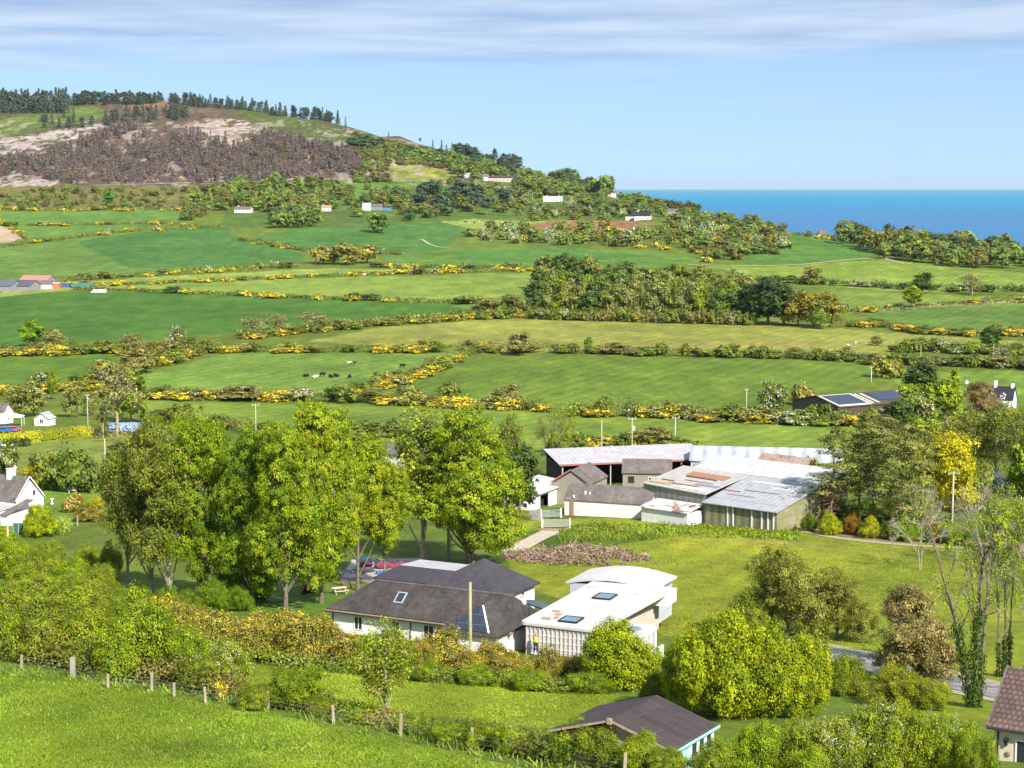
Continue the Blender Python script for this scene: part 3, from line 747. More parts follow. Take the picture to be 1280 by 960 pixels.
# ---------------------------------------------------------------- planting
ORD = 'first second third fourth fifth sixth seventh eighth ninth tenth eleventh twelfth thirteenth fourteenth fifteenth sixteenth seventeenth eighteenth nineteenth twentieth'.split()
TENS = {20: 'twenty', 30: 'thirty', 40: 'forty', 50: 'fifty', 60: 'sixty', 70: 'seventy', 80: 'eighty', 90: 'ninety'}
def ordinal(i):
    i += 1
    if i <= 20: return ORD[i - 1]
    h = ''
    if i >= 100:
        h = {1: 'one hundred ', 2: 'two hundred ', 3: 'three hundred '}[i // 100]; i %= 100
        if i == 0: return h.strip().replace('hundred', 'hundredth')
        h += 'and '
        if i <= 20: return h + ORD[i - 1]
    t, u = i // 10 * 10, i % 10
    return h + (TENS[t][:-1] + 'ieth' if u == 0 else TENS[t] + '-' + ORD[u - 1])
RNG = random.Random(4)
def fit(lib):
    """real extents of each plant, so that sizes given in pixels come out right"""
    for e in lib:
        ms = [e['mesh']] if 'mesh' in e else [m for k, m in e['parts'] if m is not None and k != 'ivy']
        co = []
        for me in ms:
            a = np.empty(len(me.vertices) * 3, np.float32); me.vertices.foreach_get('co', a); co.append(a.reshape(-1, 3))
        co = np.concatenate(co); r_ = np.hypot(co[:, 0], co[:, 1])
        e['W'] = float(2 * np.quantile(r_, .965)); e['H'] = float(np.quantile(co[:, 2], .995))
    return lib
def plant(lib, name, u, v, wpx, hpx, label, cat, group=None, variant=None, color=None, depth=None, rz=None, flat=1.0):
    """one plant: base at photo pixel (u, v), wpx x hpx photo pixels in size. lib entries: dict(parts=[(name, mesh)], W, H) or dict(mesh=, W, H)"""
    e = lib[variant if variant is not None else RNG.randrange(len(lib))]
    p = ground(u, v)
    px = F / (p.y * CP + (HC - p.z) * SP)
    sx = wpx / px / e['W']; sz = hpx / px / e['H'] / .97
    if 'mesh' in e: o = link(name, e['mesh'])
    else:
        o = empty(name)
        for pn, me in e['parts']:
            if me is not None:
                c = link(pn, me, o)
                if color and pn in ('crown', 'foliage'): c.color = (*color, 1)
    o.location = p - Vector((0, 0, .05)); o.rotation_euler.z = RNG.uniform(0, 6.28) if rz is None else rz
    o.scale = (sx, sx * flat, sz)
    if color: o.color = (*color, 1)
    tag(o, label, cat, group)
    return o
def shade(a=.12, b=.06):
    k = 1 + RNG.uniform(-a, a)
    return (k * (1 + RNG.uniform(-b, b)), k, k * (1 + RNG.uniform(-b, b)))
def hedge_mesh(name, pts, h, wid, ls, dens, pal, w=None, seed=0, hv=.35, white=0.0, gaps=0.0):
    """a clipped or straggling hedge along a line of pixel points on the ground; world coordinates relative to the first point"""
    rng = np.random.default_rng(seed)
    W_ = [ground(u, v) for u, v in pts]
    o = W_[0]
    seg = []
    for a, b in zip(W_[:-1], W_[1:]):
        L = (b - a).length; n = max(2, int(L / 1.0))
        for i in range(n): seg.append(np.array(a.lerp(b, i / n)))
    S = np.array(seg); n = len(S)
    S[:, 2] = terrain(S[:, 0], S[:, 1])
    x = np.cumsum(np.r_[0, np.linalg.norm(np.diff(S[:, :2], axis=0), axis=1)])
    h = h * 1.6; wid = wid * 1.3
    hh = h * (1 + hv * 2 * (vnoise(x / 3.1, x * 0 + .5, seed) - .5) + hv * 1.4 * (vnoise(x / 9.0, x * 0 + 7.5, seed + 5) - .5))
    if gaps: hh = np.where(vnoise(x / 6, x * 0 + 3.5, seed + 9) < gaps, h * .25, hh)
    tn = np.gradient(S, axis=0); tn[:, 2] = 0; tn = unit(tn); sd = np.stack([-tn[:, 1], tn[:, 0], np.zeros(n)], 1)
    per = max(3, int(dens))
    idx = np.repeat(np.arange(n), per); m = len(idx)
    an = rng.uniform(-.25, math.pi + .25, m); q = rng.uniform(.6, 1.05, m)
    off = np.cos(an) * q * wid * .5; up = np.clip(np.sin(an), -.1, 1) ** .6 * 1.0 if False else np.maximum(np.sin(an), 0) ** .55 * q
    wob = (vnoise(x / 2.3, x * 0 + 1.5, seed + 2) - .5) * wid * .5
    P = S[idx] + sd[idx] * (off + wob[idx])[:, None] + tn[idx] * rng.uniform(-.8, .8, (m, 1))
    P[:, 2] = S[idx, 2] + up * hh[idx] * rng.uniform(.75, 1.08, m) + rng.uniform(0, .15, m)
    d = sd[idx] * np.cos(an)[:, None] + np.array([0, 0, 1]) * np.sin(an)[:, None]
    V, Q = leaf_quads(P - np.array(o), d * .8 + rng.normal(0, .6, (m, 3)) + np.array([0, 0, .3]), ls, rng)
    cl = (idx // 3)
    C = tint_of(m, rng, pal, w, clus=cl)
    if white:
        wn = (vnoise(x / 5, x * 0 + 11.5, seed + 3)[idx] < white) & (rng.random(m) < .35) & (up > .3)
        C.reshape(-1, 4, 3)[wn] = np.array(P_BLOSSOM[0])
    a = Acc(); a.add(V, Q, C)
    return a.mesh(name, [FOL]), o
# ---------------------------------------------------------------- plant libraries
def L_broad(n, pref, seed, **k):
    out = []
    for i in range(n):
        c, t = broadleaf(f'{pref}_{i}', seed + i, **k)
        out.append(dict(parts=[('crown', c), ('trunk', t)], W=k.get('W', 9.), H=k.get('H', 12.)))
    return out
def L_small(n, pref, seed, H, W, **k):
    return [dict(mesh=small_tree(f'{pref}_{i}', seed + i, H, W, **k), W=W, H=H) for i in range(n)]
def L_bush(n, pref, seed, W, H, **k):
    return [dict(mesh=bush(f'{pref}_{i}', seed + i, W, W, H, **k), W=W, H=H * .93) for i in range(n)]
SYC = L_broad(4, 'sycamore', 10, H=14., W=9., cb=.7, ncl=1150, per=72, cr=.5, flat=.55, ls=.125, pal=P_SPRING, k=18, r0=.3, lo=.55, spread=.8)
SYCH = L_broad(2, 'sycamore_high', 16, H=14., W=9., cb=4.6, ncl=950, per=72, cr=.5, flat=.55, ls=.125, pal=P_SPRING, k=15, r0=.24, lo=.55, spread=.8)
LIME = L_broad(2, 'lime', 20, H=14., W=10., cb=1.2, ncl=1250, per=72, cr=.5, flat=.55, ls=.125, pal=P_SPRING, k=16, r0=.3, multi=2, spread=.75)
POPL = L_broad(1, 'poplar', 30, H=15., W=5., cb=3.0, ncl=170, per=38, cr=.75, flat=.8, ls=.2, pal=P_MID + [P_SPRING[3]], k=10, r0=.2, bark=BARK_PALE)
ASH = L_broad(2, 'ash', 34, H=12., W=8., cb=2.5, ncl=200, per=34, cr=.8, flat=.7, ls=.2, pal=P_OLIVE + P_MID[:2], k=9, r0=.22, bark=BARK_PALE)
YEW = L_broad(2, 'goldtree', 38, H=11., W=7., cb=.6, ncl=380, per=50, cr=.6, flat=.7, ls=.18, pal=less_red(P_YELLOW, .86), k=9, r0=.2)
def L_con(n, pref, seed, H, W, **k):
    out = []
    for i in range(n):
        c, t = conifer(f'{pref}_{i}', seed + i, H, W, split=True, **k)
        out.append(dict(parts=[('crown', c), ('trunk', t)], W=W, H=H))
    return out
P_LARCH = less_red([seen(142, 146, 52), seen(122, 130, 44), seen(104, 112, 40), seen(156, 154, 76)])
LARCH = L_broad(3, 'larch', 44, H=15., W=7., cb=3.4, ncl=620, per=60, cr=.6, flat=.9, ls=.15, pal=P_LARCH, k=13, r0=.26, bark=BARK_PALE, spread=.75)
PINE = []
for i in range(3):
    c, t, iv = scots_pine(f'pine_{i}', 50 + i, H=15., W=8., cb=4.2, ncl=70, per=70, ls=.2, ivy=[2.6, 3.4, 0][i], dead=20)
    PINE.append(dict(parts=[('crown', c), ('trunk', t), ('ivy', iv)], W=8., H=15.))
MACRO = L_broad(2, 'macrocarpa', 60, H=9., W=11., cb=1.0, ncl=420, per=100, cr=.8, flat=.6, ls=.15, pal=P_MACRO, k=10, r0=.3, spread=.9, lo=.6)
CYPR = L_broad(1, 'cypress', 64, H=8., W=7.5, cb=.4, ncl=420, per=90, cr=.6, flat=.6, ls=.14, pal=P_CYPR, k=10, r0=.25, spread=.7)
BARE = []
for i, (lf, iv, st) in enumerate([(3, 9.0, 3), (9, 4.5, 3), (0, 0, 2), (5, 3.5, 3)]):
    c, t, ivy = bare_tree(f'bare_{i}', 70 + i, H=16., W=10., r0=.27, stems=st, depth=6, leaf=lf, ivy=iv, up=.5, lean=(-.22, 0) if i == 0 else (0, 0), bark=BARK_PALE if i == 2 else BARK)
    BARE.append(dict(parts=[('crown', c), ('trunk', t), ('ivy', ivy)], W=10., H=16.))
# near shrubs (d < 220 m)
BUSH = L_bush(3, 'bush', 100, 6., 4.5, ncl=620, per=86, cr=.45, ls=.092, pal=P_SPRING + P_MID[:2], k=9)
BUSHO = L_bush(3, 'bush_olive', 110, 6., 4.5, ncl=620, per=80, cr=.45, ls=.092, pal=P_MID + P_SPRING[:3] + P_OLIVE[:2], k=9, stems=14)
BUSHW = L_bush(2, 'hawthorn', 120, 6., 4.2, ncl=480, per=64, cr=.45, ls=.092, pal=P_MID + P_SPRING[:3], k=9, flower=P_BLOSSOM, fl_frac=.34, fl_per=16, stems=8)
GORSE = L_bush(4, 'gorse', 130, 4.5, 3.2, ncl=300, per=64, cr=.4, ls=.11, pal=P_GORSE_G + P_OLIVE[:2] + P_BROWN[:1], k=7, flower=[seen(240, 206, 40), seen(226, 192, 50)], fl_frac=.7, fl_per=20, stems=18, up=.6)
GREENB = L_bush(2, 'laurel', 140, 6., 4.5, ncl=620, per=80, cr=.42, ls=.115, pal=[seen(178, 186, 26), seen(150, 166, 22), seen(120, 140, 22)], k=9)
GREENT = L_bush(3, 'laurel_tall', 145, 5., 5.6, ncl=900, per=84, cr=.40, ls=.098, pal=[seen(168, 178, 26), seen(146, 162, 22), seen(118, 138, 22)], k=18)
# middle distance (300 - 800 m)
MT = L_small(4, 'mid_tree', 200, 9., 8., cb=1.2, ncl=110, per=42, cr=.85, ls=.38, pal=P_MID + P_SPRING[:2])
MTO = L_small(3, 'mid_olive', 206, 9., 8., cb=1.0, ncl=100, per=34, cr=.9, ls=.36, pal=P_OLIVE + P_BARE[:2])
MTD = L_small(3, 'mid_dark', 212, 10., 6., cb=.6, ncl=110, per=42, cr=.8, ls=.38, pal=P_DARK)
MTB = L_small(2, 'mid_bare', 216, 9., 9., cb=2.2, ncl=90, per=16, cr=.9, ls=.3, pal=P_BARE, bark=BARK_PALE, trunk=.3)
MCON = [dict(mesh=conifer(f'mid_conifer_{i}', 220 + i, 10, 4, 16, 9, .42, P_SPRING[:3], cb=.05), W=4, H=10) for i in range(2)]
MB_ = L_bush(3, 'mid_bush', 230, 5., 3.5, ncl=90, per=38, cr=.6, ls=.32, pal=P_HEDGE + P_MID[:2])
MBO = L_bush(2, 'mid_bush_olive', 236, 5., 3.5, ncl=90, per=34, cr=.6, ls=.32, pal=P_OLIVE + P_BARE[:1])
MBW = L_bush(2, 'mid_hawthorn', 240, 5., 4., ncl=90, per=36, cr=.6, ls=.32, pal=P_HEDGE, flower=P_BLOSSOM, fl_frac=.5, fl_per=16)
MG = L_bush(3, 'mid_gorse', 246, 4., 2.4, ncl=80, per=26, cr=.5, ls=.3, pal=P_GORSE_G, flower=P_GORSE, fl_frac=.48, fl_per=26)
# far (> 900 m)
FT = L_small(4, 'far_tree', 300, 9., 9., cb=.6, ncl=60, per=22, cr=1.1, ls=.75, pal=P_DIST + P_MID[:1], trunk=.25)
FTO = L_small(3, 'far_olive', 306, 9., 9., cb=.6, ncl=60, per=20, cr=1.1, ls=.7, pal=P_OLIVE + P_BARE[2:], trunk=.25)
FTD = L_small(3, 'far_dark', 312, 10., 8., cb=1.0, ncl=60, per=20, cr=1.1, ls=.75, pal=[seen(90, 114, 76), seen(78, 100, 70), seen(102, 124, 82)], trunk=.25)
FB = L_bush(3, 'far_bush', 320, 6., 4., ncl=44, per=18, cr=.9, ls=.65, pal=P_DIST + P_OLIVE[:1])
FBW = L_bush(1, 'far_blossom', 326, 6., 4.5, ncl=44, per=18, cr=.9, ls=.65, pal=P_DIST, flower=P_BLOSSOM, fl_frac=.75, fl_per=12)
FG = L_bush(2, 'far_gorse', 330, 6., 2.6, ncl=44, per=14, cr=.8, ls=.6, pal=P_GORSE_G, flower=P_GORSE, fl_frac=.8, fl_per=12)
BURN = [dict(mesh=conifer(f'burnt_{i}', 340 + i, 10, 4.5, 9, 4, .75, [P_BURNT, P_BURNT[1:3] + P_BROWN[:1], P_BURNT[3:] + P_CONIF[:1]][i % 3], cb=.15, thin=.75, r0=.16), W=4.5, H=10) for i in range(6)]
BURN += L_small(3, 'burnt_round', 380, 8., 6., cb=.5, ncl=26, per=14, cr=.9, ls=.6, pal=P_BURNT, trunk=.12)
FCON = [dict(mesh=conifer(f'far_conifer_{i}', 350 + i, 14, 5.4, 15, 6, .62, P_CONIF, cb=.08, thin=.95), W=5, H=14) for i in range(4)]
FPINE = L_small(3, 'far_pine', 360, 14., 10., cb=5., ncl=44, per=26, cr=1.2, ls=.8, pal=[seen(84, 106, 84), seen(72, 94, 76), seen(98, 112, 86)], flat=.5, trunk=.3, bark=BARK_PINE)

for _l in (SYC, SYCH, LIME, POPL, ASH, YEW, LARCH, PINE, MACRO, CYPR, BARE, BUSH, BUSHO, BUSHW, GORSE, GREENB, GREENT, MT, MTO, MTD, MTB, MCON, MB_, MBO, MBW, MG, FT, FTO, FTD, FB, FBW, FG, FPINE): fit(_l)
# ---------------------------------------------------------------- trees near the grey-roofed house
def T(lib, name, u, v, w, h, label, var=None, col=None, cat='tree', group=None, rz=None):
    return plant(lib, name, u, v, w, h, label, cat, group, var, col, rz=rz)
T(LARCH, 'larch_tree', 160, 742, 74, 178, 'lowest and leftmost of the three feathery olive larches', 0)
T(LARCH, 'larch_tree', 188, 746, 78, 216, 'tallest of the three olive larches, middle trunk of the clump', 1)
T(LARCH, 'larch_tree', 214, 752, 84, 196, 'olive larch of the clump standing against the bright green sycamores', 2)
T(SYC, 'sycamore_tree', 250, 752, 92, 224, 'bright green sycamore with two pale leaning trunks beside the larches', 0, (.80, .88, .7), rz=1)
T(SYC, 'sycamore_tree', 312, 757, 88, 212, 'deep green sycamore third from the larches in the tall row', 1, (.72, .84, .7))
T(SYC, 'sycamore_tree', 357, 762, 96, 224, 'sycamore whose pale bare trunk rises from the shaded lawn edge', 2, (.92, .95, .9))
T(SYC, 'sycamore_tree', 402, 754, 98, 244, 'tallest yellow-green sycamore, just beyond the hipped end of the grey roof', 3)
T(SYCH, 'sycamore_tree', 482, 728, 74, 146, 'lower yellow-green sycamore between the tall row and the poplars', 1, (1.05, 1.02, 1.0), rz=4)
T(SYCH, 'sycamore_tree', 447, 738, 98, 186, 'yellow-green sycamore with thin trunk over the cluttered concrete yard', 0, (1.08, 1.04, 1.0), rz=2.2)
T(POPL, 'poplar_tree', 528, 702, 78, 190, 'thin open-crowned poplar against the big lime tree', 0)
T(POPL, 'poplar_tree', 560, 700, 56, 178, 'slender poplar half inside the crown of the lime', 0, (1.1, 1.1, .9), rz=2)
T(LIME, 'lime_tree', 590, 706, 136, 188, 'broad bright lime tree with foliage to the ground behind the grey roof', 0)
T(ASH, 'ash_tree', 634, 648, 50, 126, 'dull olive ash tree between the lime and the white barn', 0, (.8, .8, .75))
T(MTD, 'yew_tree', 651, 650, 44, 92, 'dark narrow evergreen between the lime and the white barn', 0)
T(BARE, 'ivy_ash_tree', 692, 596, 66, 86, 'thin-leaved ash with ivied stem behind the farm sheds', 1)
T(MTB, 'bare_tree', 146, 545, 70, 92, 'pale leafless tree beside the blue polytunnel', 0)
T(MT, 'round_tree', 164, 528, 40, 64, 'dense green tree right behind the blue polytunnel', 1, (.85, .9, .8))
T(MT, 'young_tree', 66, 500, 15, 36, 'narrow vivid green tree behind the left garden hedge', 2)
for i, (u, v, w, h) in enumerate([(20, 520, 34, 38), (42, 520, 36, 44), (90, 522, 26, 40), (128, 545, 16, 36), (112, 520, 18, 30)]):
    T(MTO, 'garden_tree', u, v, w, h, f'{ordinal(i)} greyish green garden tree counted across behind the clipped golden hedge', i % 3, (.95, 1.05, .9), group='garden trees behind the golden hedge')
T(MTD, 'shrub', 146, 590, 30, 36, 'dark round shrub beside the tall pole at the larches', 1, (1.05, 1.05, 1), 'shrub')
for i, (u, v, w, h, c) in enumerate([(62, 612, 44, 46, (1, 1, .9)), (92, 614, 54, 50, (.8, .9, .8)), (114, 616, 34, 40, (.7, .8, .9)), (126, 612, 24, 30, (.9, .8, .8))]):
    T(MB_, 'garden_shrub', u, v, w, h, f'{ordinal(i)} rounded green garden shrub counted from the white gable behind the lawn', i % 3, c, 'shrub', 'shrubs behind the white house lawn')
T(YEW, 'golden_shrub', 44, 612, 30, 34, 'golden yellow shrub beside the white gable', 0, None, 'shrub')
T(MBW, 'hawthorn_tree', 6, 592, 40, 40, 'white blossoming hawthorn above the chimney of the white house', 0, (1, 1, 1), 'tree')
T(GREENB, 'lime_green_shrub', 50, 670, 44, 38, 'round lime green shrub at the foot of the white gable', 0, (1.1, 1.1, 1), 'shrub')
T(GREENB, 'lime_green_shrub', 4, 676, 28, 16, 'low lime green shrub at the left picture edge by the white porch', 1, (1.1, 1.1, 1), 'shrub')
T(BUSHW, 'pale_shrub', 80, 668, 24, 22, 'silvery white shrub beside the lime green shrub', 0, (1.5, 1.5, 2.2), 'shrub')
T(MBO, 'pampas_grass', 92, 640, 28, 22, 'tan tufted pampas grass on the white house lawn', 0, (1.6, 1.3, 1.1), 'plant')
T(GORSE, 'heather_shrub', 108, 652, 40, 22, 'olive brown spreading shrub at the lawn edge', 0, (.9, .9, .8), 'shrub')
T(YEW, 'yellow_shrub', 122, 636, 18, 14, 'small bright yellow shrub at the lawn edge by the larches', 1, None, 'shrub')
# scrub between the white house and the larches
for i, (u, v, w, h) in enumerate([(14, 722, 60, 48), (48, 738, 66, 48), (66, 706, 46, 30), (88, 742, 60, 44), (108, 712, 38, 30), (122, 748, 50, 42), (140, 722, 34, 40), (28, 700, 40, 24)]):
    T(BUSHO if i % 3 else BUSH, 'scrub_bush', u, v, w, h, f'{ordinal(i)} scrub bush on the slope between the white house and the larches', None, shade(), 'bush', 'scrub below the white house')
# understorey below the tall row
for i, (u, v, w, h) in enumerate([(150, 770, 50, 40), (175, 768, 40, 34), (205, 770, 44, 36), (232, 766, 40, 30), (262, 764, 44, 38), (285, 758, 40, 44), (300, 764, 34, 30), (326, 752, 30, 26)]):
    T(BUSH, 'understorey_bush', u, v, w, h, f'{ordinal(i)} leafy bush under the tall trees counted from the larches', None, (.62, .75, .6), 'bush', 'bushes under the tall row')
# overgrown hedge along the near pasture
near = [(BUSHO, 6, 832, 96, 104), (BUSHO, 62, 842, 104, 108), (BUSHO, 118, 848, 110, 96), (BUSH, 178, 862, 112, 128), (BUSH, 226, 866, 92, 96), (BUSHO, 150, 800, 80, 64), (BUSHO, 40, 772, 90, 70),
        (BUSHO, 100, 786, 100, 76), (BUSH, 262, 876, 66, 66)]
for i, (lib, u, v, w, h) in enumerate(near):
    T(lib, 'hedge_bush', u, v - 15, w, h - 26, f'{ordinal(i)} large tangled bush of the overgrown hedge above the near pasture', None, shade(.1), 'bush', 'overgrown hedge by the near pasture')
T(BUSHW, 'hawthorn_bush', 288, 862, 84, 62, 'white flowering hawthorn bush over the pasture fence', 0, (1, 1, 1), 'bush')
T(MG, 'gorse_bush', 274, 876, 20, 24, 'small vivid yellow gorse bush at the near pasture fence', 0, None, 'bush')
T(BUSH, 'round_bush', 371, 888, 68, 56, 'round green bush alone between fence and lawn', 1, (.8, .85, .7), 'bush')
T(BUSHO, 'low_bush', 318, 886, 60, 34, 'low tangled bush between hawthorn and fence posts', 1, None, 'bush')
T(BUSHO, 'low_bush', 404, 896, 40, 26, 'low dull bush on the fence line beside the round bush', 2, (.9, .85, .8), 'bush')
# gorse bank in front of the house
gb = [(252, 812, 52, 46), (282, 818, 58, 54), (312, 822, 56, 52), (344, 824, 54, 54), (376, 830, 60, 58), (408, 832, 56, 56), (440, 834, 54, 50), (522, 842, 56, 54), (552, 844, 60, 60), (586, 846, 58, 58), (618, 846, 56, 56), (650, 850, 50, 48), (690, 852, 50, 56), (712, 856, 42, 48), (232, 800, 50, 44)]
for i, (u, v, w, h) in enumerate(sorted(gb)):
    T(GORSE, 'gorse_bush', u, v + RNG.uniform(-5, 5), w * RNG.uniform(.85, 1.35), h * RNG.uniform(.8, 1.08) * (.78 if u > 500 else 1), f'{ordinal(i)} brownish gorse bush from the larch end of the gorse bank', None, shade(.12), 'bush', 'gorse bank before the grey house')
for i, (u, v, w, h) in enumerate([(212, 792, 46, 34), (190, 780, 50, 34)]):
    T(MG, 'gorse_bush', u, v, w, h, ['yellow gorse bush crowning the dark hedge by the larches', 'yellow topped gorse bush under the first larch'][i], i, (.85, .8, .7), 'bush')
for i, (u, v, w, h) in enumerate([(462, 838, 50, 44), (496, 842, 54, 50), (540, 852, 46, 26), (600, 856, 56, 24), (660, 862, 56, 26), (740, 866, 60, 26)]):
    T(BUSHO, 'bank_bush', u, v, w, h, f'{ordinal(i)} green bush low among the gorse bank before the house', None, (.9, 1, .8), 'bush', 'green bushes of the gorse bank')
T(ASH, 'young_ash', 482, 900, 84, 124, 'young fresh green tree standing alone at the pasture fence', 1, (1.25, 1.3, .8))
T(GREENT, 'laurel_bush', 775, 862, 92, 84, 'dense lime green domed bush before the white flat roof', 0, None, 'bush')
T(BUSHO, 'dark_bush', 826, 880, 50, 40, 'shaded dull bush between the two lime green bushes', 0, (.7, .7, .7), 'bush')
big = [(GREENT, 868, 888, 80, 92), (GREENT, 905, 896, 104, 126), (GREENT, 956, 896, 100, 112), (GREENT, 1008, 896, 74, 98)]
for i, (lib, u, v, w, h) in enumerate(big):
    T(lib, 'laurel_bush', u, v, w, h, f'{ordinal(i)} tall lime green bush of the clump behind the turquoise shed', None, shade(.05), 'bush', 'lime green clump behind the shed')
bot = [(BUSHO, 895, 975, 70, 52), (BUSH, 940, 975, 84, 72), (BUSHO, 985, 972, 76, 70), (BUSHW, 1040, 975, 96, 80), (BUSHW, 1085, 972, 100, 92), (BUSH, 1130, 974, 92, 92), (BUSHW, 1172, 975, 80, 82), (BUSH, 1205, 980, 64, 74), (BUSH, 1010, 985, 70, 50), (BUSHO, 1228, 990, 40, 70)]
for i, (lib, u, v, w, h) in enumerate(sorted(bot, key=lambda x: x[1])):
    T(lib, 'hedge_bush', u, v, w, h, f'{ordinal(i)} thick bush of the hedge running from the shed to the cream house', None, shade(.08), 'bush', 'hedge from shed to cream house')
shf = [(560, 938, 50, 34), (600, 944, 60, 42), (640, 950, 60, 42), (676, 955, 56, 40), (716, 962, 80, 60), (756, 968, 76, 62), (800, 975, 76, 56), (840, 980, 60, 44), (520, 924, 50, 30), (455, 912, 44, 26)]
for i, (u, v, w, h) in enumerate(sorted(shf)):
    T(BUSHO if i % 2 else BUSH, 'hedge_bush', u, v - 8, w, h - 7, f'{ordinal(i)} straggling bush of the low hedge between fence and shed', None, shade(.1), 'bush', 'low hedge along the pasture fence')
T(MACRO, 'macrocarpa_tree', 985, 800, 120, 116, 'spreading olive macrocarpa with layered crown beside the paddock', 0, (.98, 1.12, .95), rz=.5)
T(MACRO, 'macrocarpa_tree', 1046, 800, 92, 84, 'lower brownish macrocarpa leaning over the lane', 1, (.9, .98, .85), rz=1.4)
T(BUSHO, 'understorey_bush', 935, 800, 70, 60, 'dull bush below the macrocarpa beside the lime green clump', 1, (.9, .9, .9), 'bush')
T(CYPR, 'cypress_tree', 1140, 850, 108, 112, 'brown-green domed cypress beside the lane', 0)
T(BUSHO, 'lane_bush', 1062, 868, 60, 50, 'olive bush on the grass below the lane', 0, (.9, .9, .7), 'bush')
T(BUSHO, 'lane_bush', 1120, 880, 80, 44, 'brown twiggy bush below the cypress', 1, (1.15, 1, .9), 'bush')
T(BUSHO, 'lane_bush', 1160, 886, 60, 36, 'dull bush between cypress and ivied trunk', 2, (1.1, 1, .9), 'bush')
IVY1 = [ivied_ash('ivy_big', 501, [([(.3, 0, -.3), (.2, 0, 4), (.5, .1, 8.5), (.9, .2, 12.5)], .42, .62, .95), ([(-.2, 0, .2), (-1.1, -.1, 3.4), (-2.2, -.2, 6.2), (-3.6, -.4, 9.5), (-5.6, -.6, 13.2)], .30, .55, .85), ([(.7, .4, -.3), (1.3, .5, 5), (1.7, .6, 10.5), (2.2, .8, 14)], .24, .28, .6)], P_SPRING, 9)]
IVY2 = [ivied_ash('ivy_slim', 502, [([(0, 0, -.3), (.1, 0, 5), (-.3, .1, 12)], .2, .35, .45), ([(.7, .2, -.3), (.9, .2, 5), (1.5, .3, 13)], .2, .4, .45), ([(-.6, .3, -.3), (-.8, .3, 5), (-1.6, .3, 11)], .16, .3, .4)], P_SPRING, 16),
        ivied_ash('ivy_slim_b', 503, [([(0, 0, -.3), (.3, 0, 5), (.7, .1, 11)], .2, .2, .4), ([(-.5, .2, -.3), (-.9, .2, 5), (-1.7, .3, 12)], .17, .2, .4)], P_SPRING, 16)]
fit(IVY1); fit(IVY2)
T(IVY1, 'ivied_tree', 1216, 884, 168, 288, 'tall bare tree with thick dark ivy round its leaning stems', 0, None, rz=0.001)
T(IVY2, 'ivied_tree', 1254, 846, 96, 240, 'thin-leaved tree with three slim ivied stems above the tiled roof', 0, None, rz=.001)
T(IVY2, 'ivied_tree', 1288, 850, 90, 236, 'sparse tree at the right edge over the tiled roof', 1, None, rz=.001)
T(BARE, 'bare_tree', 1150, 712, 76, 102, 'leafless pale twiggy tree before the pine wood', 2, None, rz=.7)
T(BARE, 'bare_tree', 1232, 705, 90, 96, 'leafless pale twiggy tree before the slate roof among the trees', 2, None, rz=2.9)
# pine wood right of the farm
for i, (u, v, w, h, k) in enumerate([(1038, 660, 72, 122, 2), (1072, 656, 62, 112, 0), (1090, 660, 84, 132, 1), (1132, 668, 84, 124, 0), (1112, 640, 70, 110, 2), (1056, 640, 66, 104, 1), (1150, 655, 64, 112, 2)]):
    T(PINE, 'scots_pine', u, v, w, h, f'{ordinal(i)} Scots pine of the wood beside the farm sheds', k, tuple(x * 1.22 for x in shade(.08)), group='pines beside the farm')
T(MT, 'edge_tree', 1016, 640, 34, 66, 'dark leafy tree touching the patched shed roof', 0, (.7, .85, .7))
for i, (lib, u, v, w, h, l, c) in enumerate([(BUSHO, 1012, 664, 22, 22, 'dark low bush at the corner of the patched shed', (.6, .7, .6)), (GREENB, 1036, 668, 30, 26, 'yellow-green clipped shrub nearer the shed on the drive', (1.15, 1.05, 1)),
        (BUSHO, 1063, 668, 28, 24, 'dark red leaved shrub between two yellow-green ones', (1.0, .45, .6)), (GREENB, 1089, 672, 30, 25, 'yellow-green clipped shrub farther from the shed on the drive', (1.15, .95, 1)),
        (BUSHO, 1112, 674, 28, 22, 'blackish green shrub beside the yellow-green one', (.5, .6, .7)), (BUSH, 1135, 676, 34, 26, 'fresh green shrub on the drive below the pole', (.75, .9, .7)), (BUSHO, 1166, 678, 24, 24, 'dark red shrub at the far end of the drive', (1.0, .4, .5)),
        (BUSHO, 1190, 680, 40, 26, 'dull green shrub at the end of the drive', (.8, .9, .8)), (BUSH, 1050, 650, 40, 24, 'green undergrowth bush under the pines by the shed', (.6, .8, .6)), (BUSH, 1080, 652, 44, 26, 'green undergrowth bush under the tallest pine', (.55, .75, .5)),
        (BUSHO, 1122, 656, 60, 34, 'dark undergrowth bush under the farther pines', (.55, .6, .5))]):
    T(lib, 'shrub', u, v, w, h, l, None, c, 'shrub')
T(YEW, 'golden_tree', 1188, 652, 66, 108, 'golden yellow tree behind the pines', 1)
T(ASH, 'pale_tree', 1162, 636, 50, 96, 'pale orange thin-leaved tree beside the golden tree', 0, (1.35, 1.1, .8))
